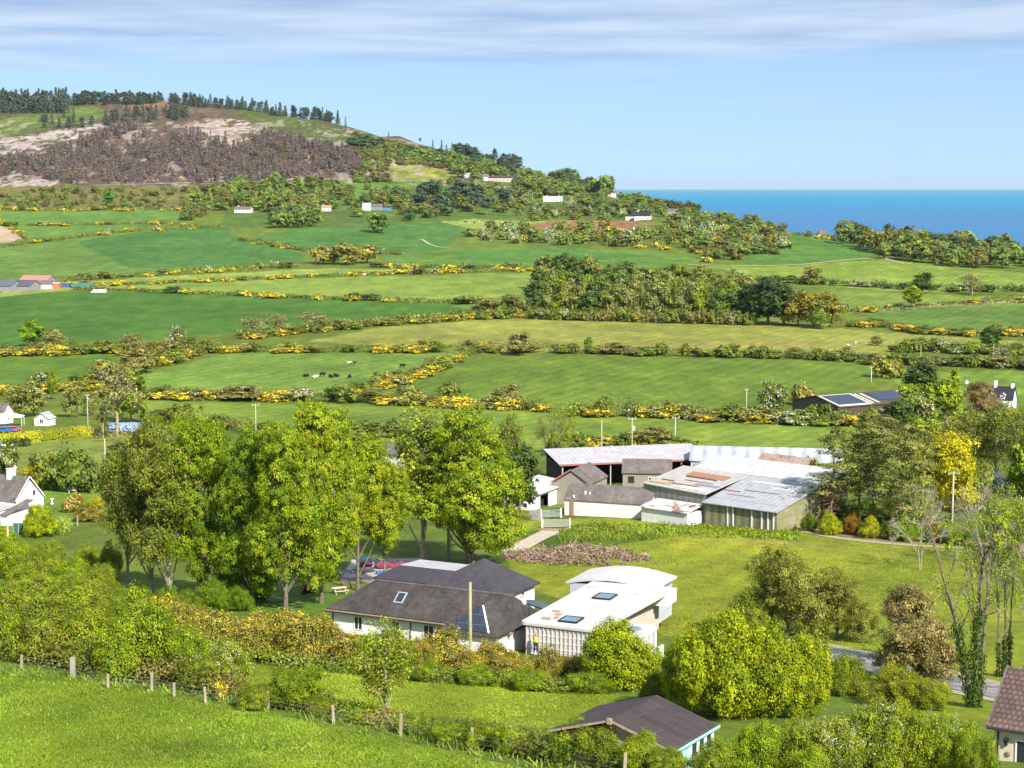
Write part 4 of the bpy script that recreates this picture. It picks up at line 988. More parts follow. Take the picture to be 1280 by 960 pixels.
for i, (lib, u, v, w, h, c) in enumerate([(ASH, 1212, 596, 56, 80, None), (ASH, 1246, 598, 64, 92, (.95, 1, .9)), (ASH, 1272, 604, 56, 90, (.9, .95, .9)), (MT, 1152, 572, 50, 48, (1.1, 1.1, .9)), (MT, 1182, 568, 50, 44, (1.15, 1.15, .9)), (MTO, 1216, 560, 60, 46, (1, 1.05, .8)),
        (MTO, 1250, 562, 56, 46, None), (MT, 1278, 640, 46, 84, (.8, .9, .8)), (ASH, 1224, 640, 44, 66, (.9, .95, .9)), (MT, 1280, 575, 40, 50, (.8, .9, .7)), (MTO, 1196, 585, 50, 60, None), (MTO, 1132, 580, 50, 50, (.9, .95, .8)),
        (ASH, 1262, 690, 50, 66, (1.2, 1.25, .8)), (ASH, 1290, 700, 50, 90, (1.2, 1.25, .8)), (MTO, 1205, 640, 40, 40, (.9, 1, .8))]):
    T(lib, 'wood_tree', u, v, w, h, f'{ordinal(i)} mixed olive tree of the wood around the hidden slate roof', None, c, group='mixed wood around the slate roof')
for i, (lib, u, v, w, h, l, c) in enumerate([(MT, 1138, 524, 34, 42, 'bright green tree at the end wall of the solar barn', (1.1, 1.15, .8)), (MCON, 1192, 524, 30, 62, 'pointed yellow-green conifer, taller of two near the far white gable', (1.1, 1.1, 1)), (MCON, 1162, 528, 26, 48, 'pointed yellow-green conifer, lower of two near the solar barn', (1, 1.05, 1)),
        (MTD, 1150, 510, 44, 54, 'dark green tree behind the two pointed conifers', (1.1, 1.1, 1)), (MT, 1180, 525, 36, 50, 'rounded light olive tree between the pointed conifers', (1, 1, .9)), (MBW, 1146, 530, 46, 36, 'white blossoming hawthorn below the pointed conifers', None), (MTD, 1124, 538, 36, 36, 'dark shady tree below the solar barn', (.9, 1, .8)),
        (CYPR, 1228, 540, 54, 60, 'brown-purple cypress before the far white gable', (.95, .85, .95)), (MT, 1262, 540, 46, 30, 'bright green tree before the far white house', (1.2, 1.2, .9)), (MT, 1286, 545, 40, 34, 'bright green tree at the edge before the far white house', (1.2, 1.2, .9)), (MTO, 1105, 545, 34, 26, 'olive bush below the solar barn at the wood corner', None)]):
    T(lib, 'tree', u, v, w, h, l, None, c)

# ---------------------------------------------------------------- the grove in the middle of the fields
gr_ = random.Random(8)
gt = []
for row, (v0, n) in enumerate([(396, 24), (384, 22), (372, 16)]):
    for i in range(n):
        u = 668 + (940 - 668) * (i + gr_.uniform(.1, .9)) / n
        gt.append((u, v0 + (u - 668) * .03 - (10 if row == 2 and u < 760 else 0), gr_.uniform(22, 34), gr_.uniform(40, 54) - (6 if u > 880 else 0) - row * 3))
gt.sort()
for i, (u, v, w, h) in enumerate(gt):
    lib = gr_.choice([MT, MTO, MTD, MTO, MTO, MTD]); c = tuple(x * .9 for x in shade(.12)) if lib is not MTD else (1.35, 1.4, 1.3)
    if lib is MTO: c = (c[0] * 1.1, c[1] * 1.26, c[2] * 1.1)
    T(lib, 'grove_tree', u, v, w, h, f'{ordinal(i)} tree from the left in the dark grove amid the fields', None, c, group='trees of the grove')
for i, (u, v, w, h) in enumerate([(942, 404, 44, 46), (960, 406, 52, 52), (980, 406, 44, 46)]):
    T(MTD, 'dark_conifer', u, v, w, h, f'{ordinal(i)} blackish evergreen from the left at the grove end', None, (.62, .75, .66), group='blackish evergreens at the grove end')
for i, (u, v, w, h) in enumerate([(998, 408, 42, 42), (1016, 409, 42, 43), (1034, 409, 42, 42), (1024, 411, 26, 24)]):
    T(MTO, 'golden_cypress', u, v, w, h, f'{ordinal(i)} rusty gold cypress from the left at the grove end', None, (1.0, .92, .5) if i < 3 else (.7, 1.1, .5), group='rusty gold cypresses at the grove end')
for i in range(24):
    u = 672 + i * 11.5 + gr_.uniform(-3, 3)
    T(gr_.choice([MBW, MB_, MBO]), 'grove_shrub', u, 399 + (u - 668) * .028, gr_.uniform(16, 24), gr_.uniform(12, 18), f'{ordinal(i)} shrub from the left along the near foot of the grove', None, shade(.1), 'shrub', 'shrubs along the foot of the grove')

# ---------------------------------------------------------------- hedges: where, line, height, width, palette, gorse, shrubs
def hsv_list(n, a, b): return [a + (b - a) * (i + .5) / n for i in range(n)]
HEDGES = [
 ('between the cattle field and the big pasture', [(440, 494), (500, 478), (560, 455), (600, 440)], 2.0, 3.0, P_HEDGE, 13, 4, 0, MG),
 ('at the lower edge of the cattle field', [(170, 497), (240, 499), (330, 500), (440, 503), (520, 505)], 2.0, 2.6, P_HEDGE, 9, 5, .3, MG),
 ('below the big pasture left of the field gate', [(490, 505), (560, 508), (620, 510), (680, 514)], 2.2, 2.8, P_HEDGE, 11, 4, 0, MG),
 ('below the big pasture right of the field gate', [(712, 520), (780, 520), (860, 524), (960, 528), (1060, 532), (1110, 534)], 2.4, 3.0, P_HEDGE, 6, 8, .3, MG),
 ('at the upper edge of the big pasture', [(604, 441), (680, 440), (780, 443), (880, 446), (980, 448), (1090, 454)], 2.2, 2.6, P_HEDGE, 0, 13, .12, MG),
 ('from the solar barn up to the lane corner', [(1090, 456), (1150, 456), (1210, 458), (1300, 462)], 2.6, 4.0, P_HEDGE, 0, 10, .3, MG),
 ('above the cattle field', [(250, 440), (330, 440), (420, 440), (520, 440), (600, 438)], 1.8, 2.4, P_HEDGE, 11, 5, .1, MG),
 ('under the dark green field', [(-10, 444), (60, 443), (120, 441), (180, 440), (240, 438)], 2.2, 3.4, P_HEDGE, 17, 9, .15, MG),
 ('climbing from the bare tree to the dark green field', [(96, 484), (140, 474), (180, 462), (230, 448), (268, 436)], 2.2, 4.0, P_OLIVE, 7, 6, .1, MG),
 ('behind the left garden trees', [(-10, 494), (50, 490), (100, 486), (170, 498)], 1.6, 2.4, P_HEDGE, 9, 2, .1, MG),
 ('above the tan field', [(300, 424), (360, 418), (420, 412), (500, 405), (580, 400), (660, 396)], 2.6, 4.5, P_OLIVE, 12, 14, .05, MG),
 ('at the lower side of the striped pasture', [(90, 362), (160, 364), (260, 368), (400, 374), (520, 378), (640, 380)], 1.3, 2.0, P_HEDGE, 9, 4, 0, FG),
 ('through the middle of the pale pastures', [(70, 358), (160, 356), (260, 352), (360, 347), (480, 343), (560, 341), (680, 338)], 1.2, 2.0, P_HEDGE, 22, 3, 0, FG),
 ('at the top of the pale pastures', [(80, 352), (160, 346), (220, 342), (300, 338), (375, 333)], 1.8, 2.6, P_HEDGE, 8, 8, .05, FG),
 ('below the middle meadow', [(470, 334), (540, 335), (620, 336), (720, 341), (800, 344)], 1.6, 2.4, P_HEDGE, 9, 8, .0, FG),
 ('above the two-tone field', [(0, 310), (60, 302), (120, 294), (200, 287), (280, 284)], 1.4, 2.2, P_HEDGE, 5, 3, 0, FG),
 ('between the two-tone and dark fields', [(290, 300), (330, 304), (380, 314), (430, 318), (500, 318)], 2.0, 2.6, P_HEDGE, 4, 7, .0, FG),
 ('under the hillside bracken', [(-5, 262), (50, 263), (110, 263), (170, 262), (225, 262)], 1.6, 3.0, P_OLIVE, 15, 4, .0, FG),
 ('through the small hillside fields', [(30, 282), (90, 281), (160, 280), (230, 280)], 1.2, 2.4, P_OLIVE, 8, 3, .0, FG),
 ('beside the tan stubble corner', [(0, 278), (16, 284), (30, 298), (44, 303)], 1.2, 2.0, P_OLIVE, 5, 1, .0, FG),
 ('across the yellow-green fields on the right', [(930, 352), (1000, 354), (1060, 358), (1130, 361), (1200, 364), (1300, 366)], 2.6, 3.2, P_DARK, 0, 15, .3, MG),
 ('between the right-hand paddocks', [(1010, 392), (1060, 390), (1120, 387), (1180, 382), (1300, 375)], 1.2, 1.8, P_OLIVE, 3, 2, .0, MG),
 ('below the right-hand paddock', [(1050, 408), (1100, 408), (1150, 416), (1210, 420), (1300, 418)], 1.8, 2.6, P_BROWN, 8, 7, .1, MG),
 ('along the lane to the lone pole', [(1120, 440), (1180, 440), (1240, 444), (1300, 446)], 2.6, 5.0, P_HEDGE, 0, 9, .3, MG),
 ('on the upper edge of the right dark field', [(930, 292), (1000, 294), (1050, 300), (1098, 306)], 1.6, 2.6, P_OLIVE, 5, 5, .1, FG),
 ('beyond the long light meadow', [(190, 524), (260, 534), (340, 545), (440, 549), (500, 547)], 2.2, 3.0, P_BROWN, 0, 6, .0, MG),
 ('behind the farm sheds', [(690, 570), (740, 560), (800, 560), (850, 560)], 1.4, 3.0, P_MID, 4, 5, .0, MG),
 ('at the near side of the polytunnel', [(122, 552), (160, 550), (200, 548), (240, 546)], 1.2, 1.6, P_BROWN, 0, 0, .0, MG),
]
hr = random.Random(21)
for hi, (where, pts, h, wd, pal, ng, ns, wh, gl) in enumerate(HEDGES):
    far = pts[0][1] < 400
    g0 = ground(*pts[len(pts) // 2])
    ls = .28 if g0.y < 450 else (.4 if g0.y < 800 else .7)
    me, o0 = hedge_mesh('hedge', pts, h, wd, ls, 40 if g0.y < 450 else (34 if g0.y < 800 else 14), pal, seed=hi + 40, white=wh * .35)
    o = link('hedge', me, None, o0); tag(o, f'leafy field hedge {where}', 'hedge')
    P2 = [np.array(p, float) for p in pts]; seg = np.r_[0, np.cumsum([np.linalg.norm(b - a) for a, b in zip(P2[:-1], P2[1:])])]
    def along(t):
        s = t * seg[-1]; k = min(len(P2) - 2, int(np.searchsorted(seg, s) - 1)); k = max(k, 0)
        return P2[k] + (P2[k + 1] - P2[k]) * (s - seg[k]) / (seg[k + 1] - seg[k])
    pxm = F / g0.y
    ng = int(ng * 1.5); ts = sorted(hr.random() for _ in range(ng))
    for i, t in enumerate(ts):
        p = along(t)
        T(gl, 'gorse_bush', p[0], p[1] + hr.uniform(-1, 1.6), pxm * hr.uniform(5, 13), pxm * hr.uniform(1.8, 3.0), f'{ordinal(i)} yellow gorse bush from the left in the hedge {where}', None, None, 'bush', f'gorse in the hedge {where}')
    ns = int(ns * 1.6); ts = sorted((i + hr.random()) / ns for i in range(ns))
    for i, t in enumerate(ts):
        p = along(t)
        if g0.y > 900: lib = hr.choice([FT, FTO, FB, FB, FBW] if hr.random() < .8 else [FTD])
        else: lib = hr.choice([MB_, MBO, MTO, MB_] + ([MBW] if wh > .2 else [MB_]))
        T(lib, 'hedgerow_shrub', p[0], p[1] + hr.uniform(-1, 1), pxm * hr.uniform(5, 13), pxm * hr.uniform(2.4, 4.8), f'{ordinal(i)} taller shrub from the left in the hedge {where}', None, shade(.14), 'shrub', f'shrubs in the hedge {where}')
for i, (pts, h, wd, pal, lab) in enumerate([([(-5, 822), (60, 832), (130, 846), (200, 856), (270, 868), (340, 880), (420, 894)], 1.1, 2.2, P_OLIVE + P_MID[:3] + P_BROWN[:1], 'tangled undergrowth hedge along the pasture fence below the big bushes'),
        ([(430, 898), (500, 912), (580, 930), (660, 944), (740, 962)], .9, 2.0, P_OLIVE + P_MID[:3] + P_BROWN[:2], 'tangled low hedge along the pasture fence towards the shed'),
        ([(240, 812), (330, 830), (430, 840), (540, 852), (640, 858), (730, 866)], .8, 2.2, P_MID + P_HEDGE, 'green grassy hedge at the foot of the gorse bank')]):
    me, o0 = hedge_mesh('scrub_hedge', pts, h, wd, .16, 190, pal, seed=180 + i, hv=.5); o = link('scrub_hedge', me, None, o0); tag(o, lab, 'hedge')
# clipped golden hedge and garden hedges on the left
for i, (pts, h, wd, pal, lab) in enumerate([([(-5, 556), (40, 552), (90, 548), (112, 545)], 2.6, 3.0, [seen(214, 206, 50), seen(196, 194, 50), seen(170, 174, 46)], 'long clipped golden green garden hedge at the left edge'),
        ([(-5, 560), (30, 558), (36, 556)], 2.0, 1.6, P_DARK, 'dark green clipped hedge below the golden hedge'), ([(180, 527), (210, 529), (260, 533)], 1.8, 2.0, P_SPRING[:3], 'low yellow-green clipped hedge beside the polytunnel')]):
    me, o0 = hedge_mesh('garden_hedge', pts, h * .62, wd * .8, .22, 240, pal, seed=140 + i, hv=.04); o = link('garden_hedge', me, None, o0); tag(o, lab, 'hedge')
# rank growth along the farm bank and under hedges
me, o0 = hedge_mesh('nettle_bank', [(720, 664), (780, 662), (850, 662), (930, 668), (1000, 672)], .55, 4.5, .2, 60, [tuple(x * .8 for x in c) for c in (P_SPRING[0], P_SPRING[3], P_MID[0], P_MID[3])], seed=160, white=.1, hv=.5)
tag(link('nettle_bank', me, None, o0), 'low nettles and cow parsley on the bank before the farm sheds', 'plants', kind='stuff')

# ---------------------------------------------------------------- single trees out in the fields
for (lib, u, v, w, h, l, c) in [
  (MT, 42, 434, 34, 32, 'round deep green tree in the gorse hedge under the dark field', (.72, .95, .6)), (MT, 1140, 384, 26, 26, 'small round yellow-green tree alone in the right field', (1.15, 1.1, .8)),
  (MTD, 1153, 366, 28, 24, 'dark rounded tree in the white-flecked right hedge', (1.05, 1.1, .8)), (MTB, 1215, 368, 40, 26, 'bare grey tree in the right hedge', None), (MTO, 1014, 356, 26, 22, 'fawn half-leaved tree in the right hedge', (1.1, 1.0, .9)),
  (MTD, 1238, 440, 26, 30, 'dark green tree at the end of the right lane', (1, 1.15, .8)), (FT, 472, 291, 28, 24, 'round green tree alone on the dark hillside field', (.7, .85, .6)), (FTD, 512, 276, 16, 14, 'small dark tree at the top of the dark hillside field', (.8, 1.1, .8)),
  (FT, 136, 256, 15, 16, 'vivid green tree on the bracken under the burnt wood', (.5, .95, .5)), (FB, 26, 262, 11, 9, 'dark bush on the bracken at the left edge', (.6, .7, .6)), (MTO, 1095, 432, 18, 12, 'small bush by the tan field end', None),
  (MBW, 160, 440, 18, 22, 'white hawthorn in the gorse below the dark field', None), (MBW, 222, 436, 24, 26, 'pale hawthorn above the gorse line at mid left', None), (MBW, 53, 484, 28, 20, 'white hawthorn beside the left gorse hedge', None),
  (MTO, 68, 438, 30, 26, 'grey-olive tree right of the round deep green tree', (1.1, 1.1, 1.1)), (MTO, 165, 446, 34, 28, 'olive willow bush inside the gorse belt', None), (MTO, 215, 450, 40, 24, 'olive willow bush lower in the gorse belt', (1, 1, 1)),
  (MTO, 170, 466, 46, 30, 'fawn willow bush above the bare tree', (1.1, 1.02, .9)), (MTO, 136, 486, 50, 36, 'pale fawn willow bush behind the bare tree', (1.25, 1.12, 1.0)), (MTB, 315, 420, 40, 24, 'grey willow at the dark field corner', (.95, .95, .9)),
  (MTB, 345, 418, 40, 26, 'grey willow beside the two tan field gorse bushes', None), (MTB, 390, 414, 44, 24, 'wide grey willow on the tan field hedge', None), (MTO, 640, 392, 40, 24, 'olive willow at the grove corner', (1, 1, .9)), (MTO, 610, 392, 40, 20, 'low olive willow near the grove', (1, 1, .9)),
  (FTO, 404, 330, 34, 22, 'fawn tree left of the pair in the meadow hedge', (1.6, 1.4, 1.4)), (FTO, 432, 331, 38, 26, 'wide fawn tree in the meadow hedge', (1.5, 1.35, 1.3)), (FTO, 459, 329, 30, 22, 'fawn tree right of the pair in the meadow hedge', (1.6, 1.4, 1.4)),
  (MTO, 650, 444, 34, 28, 'rounded grey-green tree at the head of the big pasture', (1, 1, 1)), (MB_, 560, 498, 30, 20, 'green willow bush on the lower pasture hedge', None), (MTO, 639, 506, 28, 26, 'young olive tree standing above the pasture hedge', None),
  (MT, 735, 440, 12, 18, 'slim dark tree in the upper pasture hedge', (.8, .9, .8)), (MBW, 968, 512, 40, 34, 'wide white-flowered hawthorn beside the solar barn', None), (MBO, 1003, 506, 34, 26, 'fawn willow against the solar barn roof', (1.2, 1.1, 1)), (MBW, 1086, 529, 36, 17, 'white hawthorn before the solar barn wall', None), (MBW, 1050, 530, 36, 18, 'hawthorn below the solar panels', None), (MB_, 1020, 530, 36, 24, 'green bush below the barn with solar panels', (.8, .9, .8)),
  (MBO, 1110, 472, 40, 24, 'yellowish willow beyond the solar barn', (1.2, 1.2, .8)), (MBO, 842, 522, 40, 20, 'olive bush by the white-topped pole', None)]:
    plant(lib, 'tree' if h > 20 else 'bush', u, v, w, h, l, 'tree' if h > 20 else 'bush', None, None, c)

# ---------------------------------------------------------------- scrub and trees on the lower hillside
HOUSE_PX = [(303, 266, 22), (408, 264, 12), (458, 263, 10), (472, 263, 16), (484, 263, 10), (625, 227, 34), (608, 226, 7), (691, 252, 26), (764, 246, 12), (803, 275, 26), (787, 275, 10), (841, 264, 14), (584, 222, 8)]
def zone(name, cat, where, desc, poly, n, libs, wr, hrng, seed, dim=.16):
    r = random.Random(seed); us = [p[0] for p in poly]; vs = [p[1] for p in poly]; pts = []
    tries = 0
    while len(pts) < n and tries < 9000:
        tries += 1
        u, v = r.uniform(min(us), max(us)), r.uniform(min(vs), max(vs))
        if not inside(np.array([u]), np.array([v]), poly)[0]: continue
        if any(abs(u - a) < wr[0] * .45 and abs(v - b) < 3 for a, b in pts): continue
        if any(abs(u - a) < w_ / 2 + wr[0] * .45 and b - 3 < v < b + hrng[1] * .95 for a, b, w_ in HOUSE_PX): continue
        pts.append((u, v))
    pts.sort()
    for i, (u, v) in enumerate(pts):
        k = 1 + r.uniform(-dim, dim); c = (k * r.uniform(.93, 1.07), k, k * r.uniform(.92, 1.08))
        plant(r.choice(libs), name, u, v, r.uniform(*wr), r.uniform(*hrng), f'{ordinal(i)} {desc} from the left {where}', cat, f'{desc} {where}', None, c)
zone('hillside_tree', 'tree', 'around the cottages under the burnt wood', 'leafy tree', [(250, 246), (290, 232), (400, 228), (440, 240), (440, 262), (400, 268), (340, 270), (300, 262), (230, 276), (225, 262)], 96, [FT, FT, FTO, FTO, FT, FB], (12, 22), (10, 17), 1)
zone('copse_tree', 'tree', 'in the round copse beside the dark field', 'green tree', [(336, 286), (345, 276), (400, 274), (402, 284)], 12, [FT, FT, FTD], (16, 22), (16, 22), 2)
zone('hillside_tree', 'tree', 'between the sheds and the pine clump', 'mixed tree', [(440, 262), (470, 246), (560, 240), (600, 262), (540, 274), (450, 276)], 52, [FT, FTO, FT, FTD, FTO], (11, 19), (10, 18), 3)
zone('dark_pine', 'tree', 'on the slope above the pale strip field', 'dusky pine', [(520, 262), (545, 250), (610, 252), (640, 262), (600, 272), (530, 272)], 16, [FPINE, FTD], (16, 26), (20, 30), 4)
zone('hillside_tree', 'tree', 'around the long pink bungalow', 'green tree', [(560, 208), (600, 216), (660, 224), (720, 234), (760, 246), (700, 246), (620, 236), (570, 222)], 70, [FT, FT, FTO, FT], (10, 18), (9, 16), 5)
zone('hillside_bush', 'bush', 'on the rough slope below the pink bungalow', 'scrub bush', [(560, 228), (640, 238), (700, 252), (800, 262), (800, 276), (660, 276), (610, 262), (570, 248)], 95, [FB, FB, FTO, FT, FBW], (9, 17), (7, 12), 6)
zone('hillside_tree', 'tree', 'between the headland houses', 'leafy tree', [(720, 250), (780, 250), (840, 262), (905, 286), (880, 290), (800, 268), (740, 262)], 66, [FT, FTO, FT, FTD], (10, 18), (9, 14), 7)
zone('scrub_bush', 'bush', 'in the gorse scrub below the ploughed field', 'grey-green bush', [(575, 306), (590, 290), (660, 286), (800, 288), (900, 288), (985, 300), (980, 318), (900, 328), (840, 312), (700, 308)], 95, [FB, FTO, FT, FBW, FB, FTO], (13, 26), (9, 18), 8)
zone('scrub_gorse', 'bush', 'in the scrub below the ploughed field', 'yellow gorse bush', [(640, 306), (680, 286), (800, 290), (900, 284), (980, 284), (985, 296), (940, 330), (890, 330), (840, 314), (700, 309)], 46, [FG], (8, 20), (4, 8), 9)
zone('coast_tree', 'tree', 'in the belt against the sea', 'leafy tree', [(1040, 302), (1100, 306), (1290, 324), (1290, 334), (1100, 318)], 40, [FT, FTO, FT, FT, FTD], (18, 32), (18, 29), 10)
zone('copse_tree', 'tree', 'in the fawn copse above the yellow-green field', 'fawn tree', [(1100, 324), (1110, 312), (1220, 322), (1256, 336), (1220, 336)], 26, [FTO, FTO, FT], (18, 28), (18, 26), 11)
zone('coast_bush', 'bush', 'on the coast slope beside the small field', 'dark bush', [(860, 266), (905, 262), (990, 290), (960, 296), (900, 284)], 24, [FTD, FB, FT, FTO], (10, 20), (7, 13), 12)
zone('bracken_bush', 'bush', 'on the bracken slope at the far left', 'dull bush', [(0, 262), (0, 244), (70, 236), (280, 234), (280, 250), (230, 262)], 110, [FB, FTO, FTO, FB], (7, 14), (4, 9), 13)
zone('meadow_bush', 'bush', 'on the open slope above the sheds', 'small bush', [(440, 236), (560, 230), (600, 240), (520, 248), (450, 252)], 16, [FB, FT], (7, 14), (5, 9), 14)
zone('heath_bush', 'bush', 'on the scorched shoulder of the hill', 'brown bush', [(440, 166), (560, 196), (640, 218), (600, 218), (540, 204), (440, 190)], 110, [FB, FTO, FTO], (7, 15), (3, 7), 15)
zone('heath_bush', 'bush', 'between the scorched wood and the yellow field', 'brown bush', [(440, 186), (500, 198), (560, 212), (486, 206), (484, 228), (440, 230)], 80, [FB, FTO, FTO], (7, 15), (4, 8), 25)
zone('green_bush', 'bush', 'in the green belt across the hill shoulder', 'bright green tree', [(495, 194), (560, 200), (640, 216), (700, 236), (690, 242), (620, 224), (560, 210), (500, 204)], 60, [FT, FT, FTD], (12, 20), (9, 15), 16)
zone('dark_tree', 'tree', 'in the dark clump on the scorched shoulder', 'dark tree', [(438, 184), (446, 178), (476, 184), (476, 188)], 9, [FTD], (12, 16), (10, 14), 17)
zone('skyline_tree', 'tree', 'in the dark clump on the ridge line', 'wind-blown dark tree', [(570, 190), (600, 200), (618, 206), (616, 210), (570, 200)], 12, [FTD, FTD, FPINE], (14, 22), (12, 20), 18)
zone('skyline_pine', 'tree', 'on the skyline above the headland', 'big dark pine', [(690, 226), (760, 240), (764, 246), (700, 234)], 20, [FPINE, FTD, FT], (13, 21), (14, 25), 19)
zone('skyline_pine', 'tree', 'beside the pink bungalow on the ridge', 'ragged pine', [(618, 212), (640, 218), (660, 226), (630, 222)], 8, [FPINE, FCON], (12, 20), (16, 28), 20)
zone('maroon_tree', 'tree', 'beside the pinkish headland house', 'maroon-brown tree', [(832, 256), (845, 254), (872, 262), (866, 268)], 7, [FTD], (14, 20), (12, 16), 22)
for o in list(COL.objects):
    if o.name.startswith('maroon_tree'): o.color = (1.3, .75, .85, 1)

# ---------------------------------------------------------------- burnt conifers and ridge conifers
def stuff_forest(name, label, spots, lib, kind_cat, seed):
    """the many small ones beyond those built one by one: a single mesh"""
    rng = np.random.default_rng(seed); base = []
    for e in lib:
        me = e['mesh']; n = len(me.vertices); co = np.empty(n * 3, np.float32); me.vertices.foreach_get('co', co)
        q = np.empty(len(me.loops), np.int32); me.loops.foreach_get('vertex_index', q)
        c = np.empty(n * 4, np.float32); me.attributes['tint'].data.foreach_get('color', c)
        mi = np.empty(len(me.polygons), np.int32); me.polygons.foreach_get('material_index', mi)
        base.append((co.reshape(-1, 3), q.reshape(-1, 4), c.reshape(-1, 4)[:, :3], mi, e))
    a = Acc(); o0 = ground(*spots[0][:2])
    for (u, v, w, h) in spots:
        co, q, c, mi, e = base[rng.integers(len(base))]; p = ground(u, v); px = F / p.y; an = rng.uniform(0, 6.28)
        s = np.array([w / px / e['W'], w / px / e['W'], h / px / e['H']])
        x = co * s; x = np.stack([x[:, 0] * math.cos(an) - x[:, 1] * math.sin(an), x[:, 0] * math.sin(an) + x[:, 1] * math.cos(an), x[:, 2]], 1)
        k = rng.uniform(.8, 1.2)
        a.add(x + np.array(p - o0), q, c * k * np.array([rng.uniform(.95, 1.08), 1, 1]), 0); a.M[-1] = mi
    o = link(name, a.mesh(name, [FOL, BARK]), None, o0); tag(o, label, kind_cat, kind='stuff')
br = random.Random(33)
rocks = [f[0] for f in FIELDS if f[1][0] >= 195 and f[0][0][1] < 240]
top_u, top_v = [0, 40, 80, 140, 200, 240, 330, 360, 420, 450], [200, 200, 186, 160, 158, 170, 168, 172, 186, 192]
bot_u, bot_v = [0, 100, 200, 300, 380, 420, 450], [224, 230, 230, 228, 222, 218, 212]
bs = []
while len(bs) < 2500:
    u = br.uniform(-6, 452); t_, b_ = np.interp(u, top_u, top_v), np.interp(u, bot_u, bot_v)
    v = br.uniform(t_, b_)
    if any(inside(np.array([u]), np.array([v]), r)[0] for r in rocks) and br.random() < .93: continue
    if vnoise(np.array([u / 16.0]), np.array([v / 7.0]), 77)[0] > .60 and br.random() < .85: continue
    bs.append((u, v, br.uniform(3.6, 7), br.uniform(6, 12)))
bs.sort(key=lambda s: -s[1])
big_ = [s for s in bs if s[3] > 8.0][:290]
rest = [s for s in bs if s not in set(big_)]
for (u, v, w, h) in big_:
    k = br.uniform(.8, 1.25)
    plant(BURN, 'burnt_conifer', u, v, w, h * 1.1, 'scorched brown conifer among hundreds on the rocky hillside', 'tree', 'scorched conifers on the hillside', br.randrange(9), (k, k * br.uniform(.9, 1.05), k))
stuff_forest('burnt_forest', 'scorched conifer wood covering the upper rocky hillside', rest, BURN + FCON[:1], 'wood', 5)
cs = []
for i in range(80): cs.append((br.uniform(-5, 88), br.uniform(134, 142), br.uniform(8, 12), br.uniform(20, 29)))
for i in range(80): cs.append((br.uniform(80, 240), br.uniform(124, 131), br.uniform(8, 12), br.uniform(9, 15)))
for i in range(100):
    u = br.uniform(236, 420); cs.append((u, np.interp(u, [236, 300, 400], [130, 134, 152]) + br.uniform(0, 3), br.uniform(5, 10), br.uniform(6, 19)))
for i in range(12):
    u = br.uniform(396, 440); cs.append((u, np.interp(u, [396, 440], [150, 160]), br.uniform(5, 8), br.uniform(12, 22)))
for i in range(60): cs.append((br.uniform(50, 240), br.uniform(148, 160) - 0, br.uniform(6, 10), br.uniform(10, 16)))
cs = [(u, v - (max(0, u - 120) * .09 if 146 < v < 162 else 0), w, h) for u, v, w, h in cs]
cs += [(432, 164, 4, 20), (486, 172, 3, 8), (525, 174, 3, 9), (541, 186, 4, 12), (552, 188, 5, 14), (558, 192, 5, 12), (565, 190, 4, 16), (604, 206, 4, 12)]
cs.sort()
for i, (u, v, w, h) in enumerate(cs):
    k = br.uniform(.85, 1.15)
    plant(FCON if br.random() < .8 else FPINE, 'ridge_conifer', u, v, w, h * .86, f'{ordinal(i)} dusky conifer from the left along the top of the hill', 'tree', 'conifers along the hill top', None, (k, k, k * 1.04))
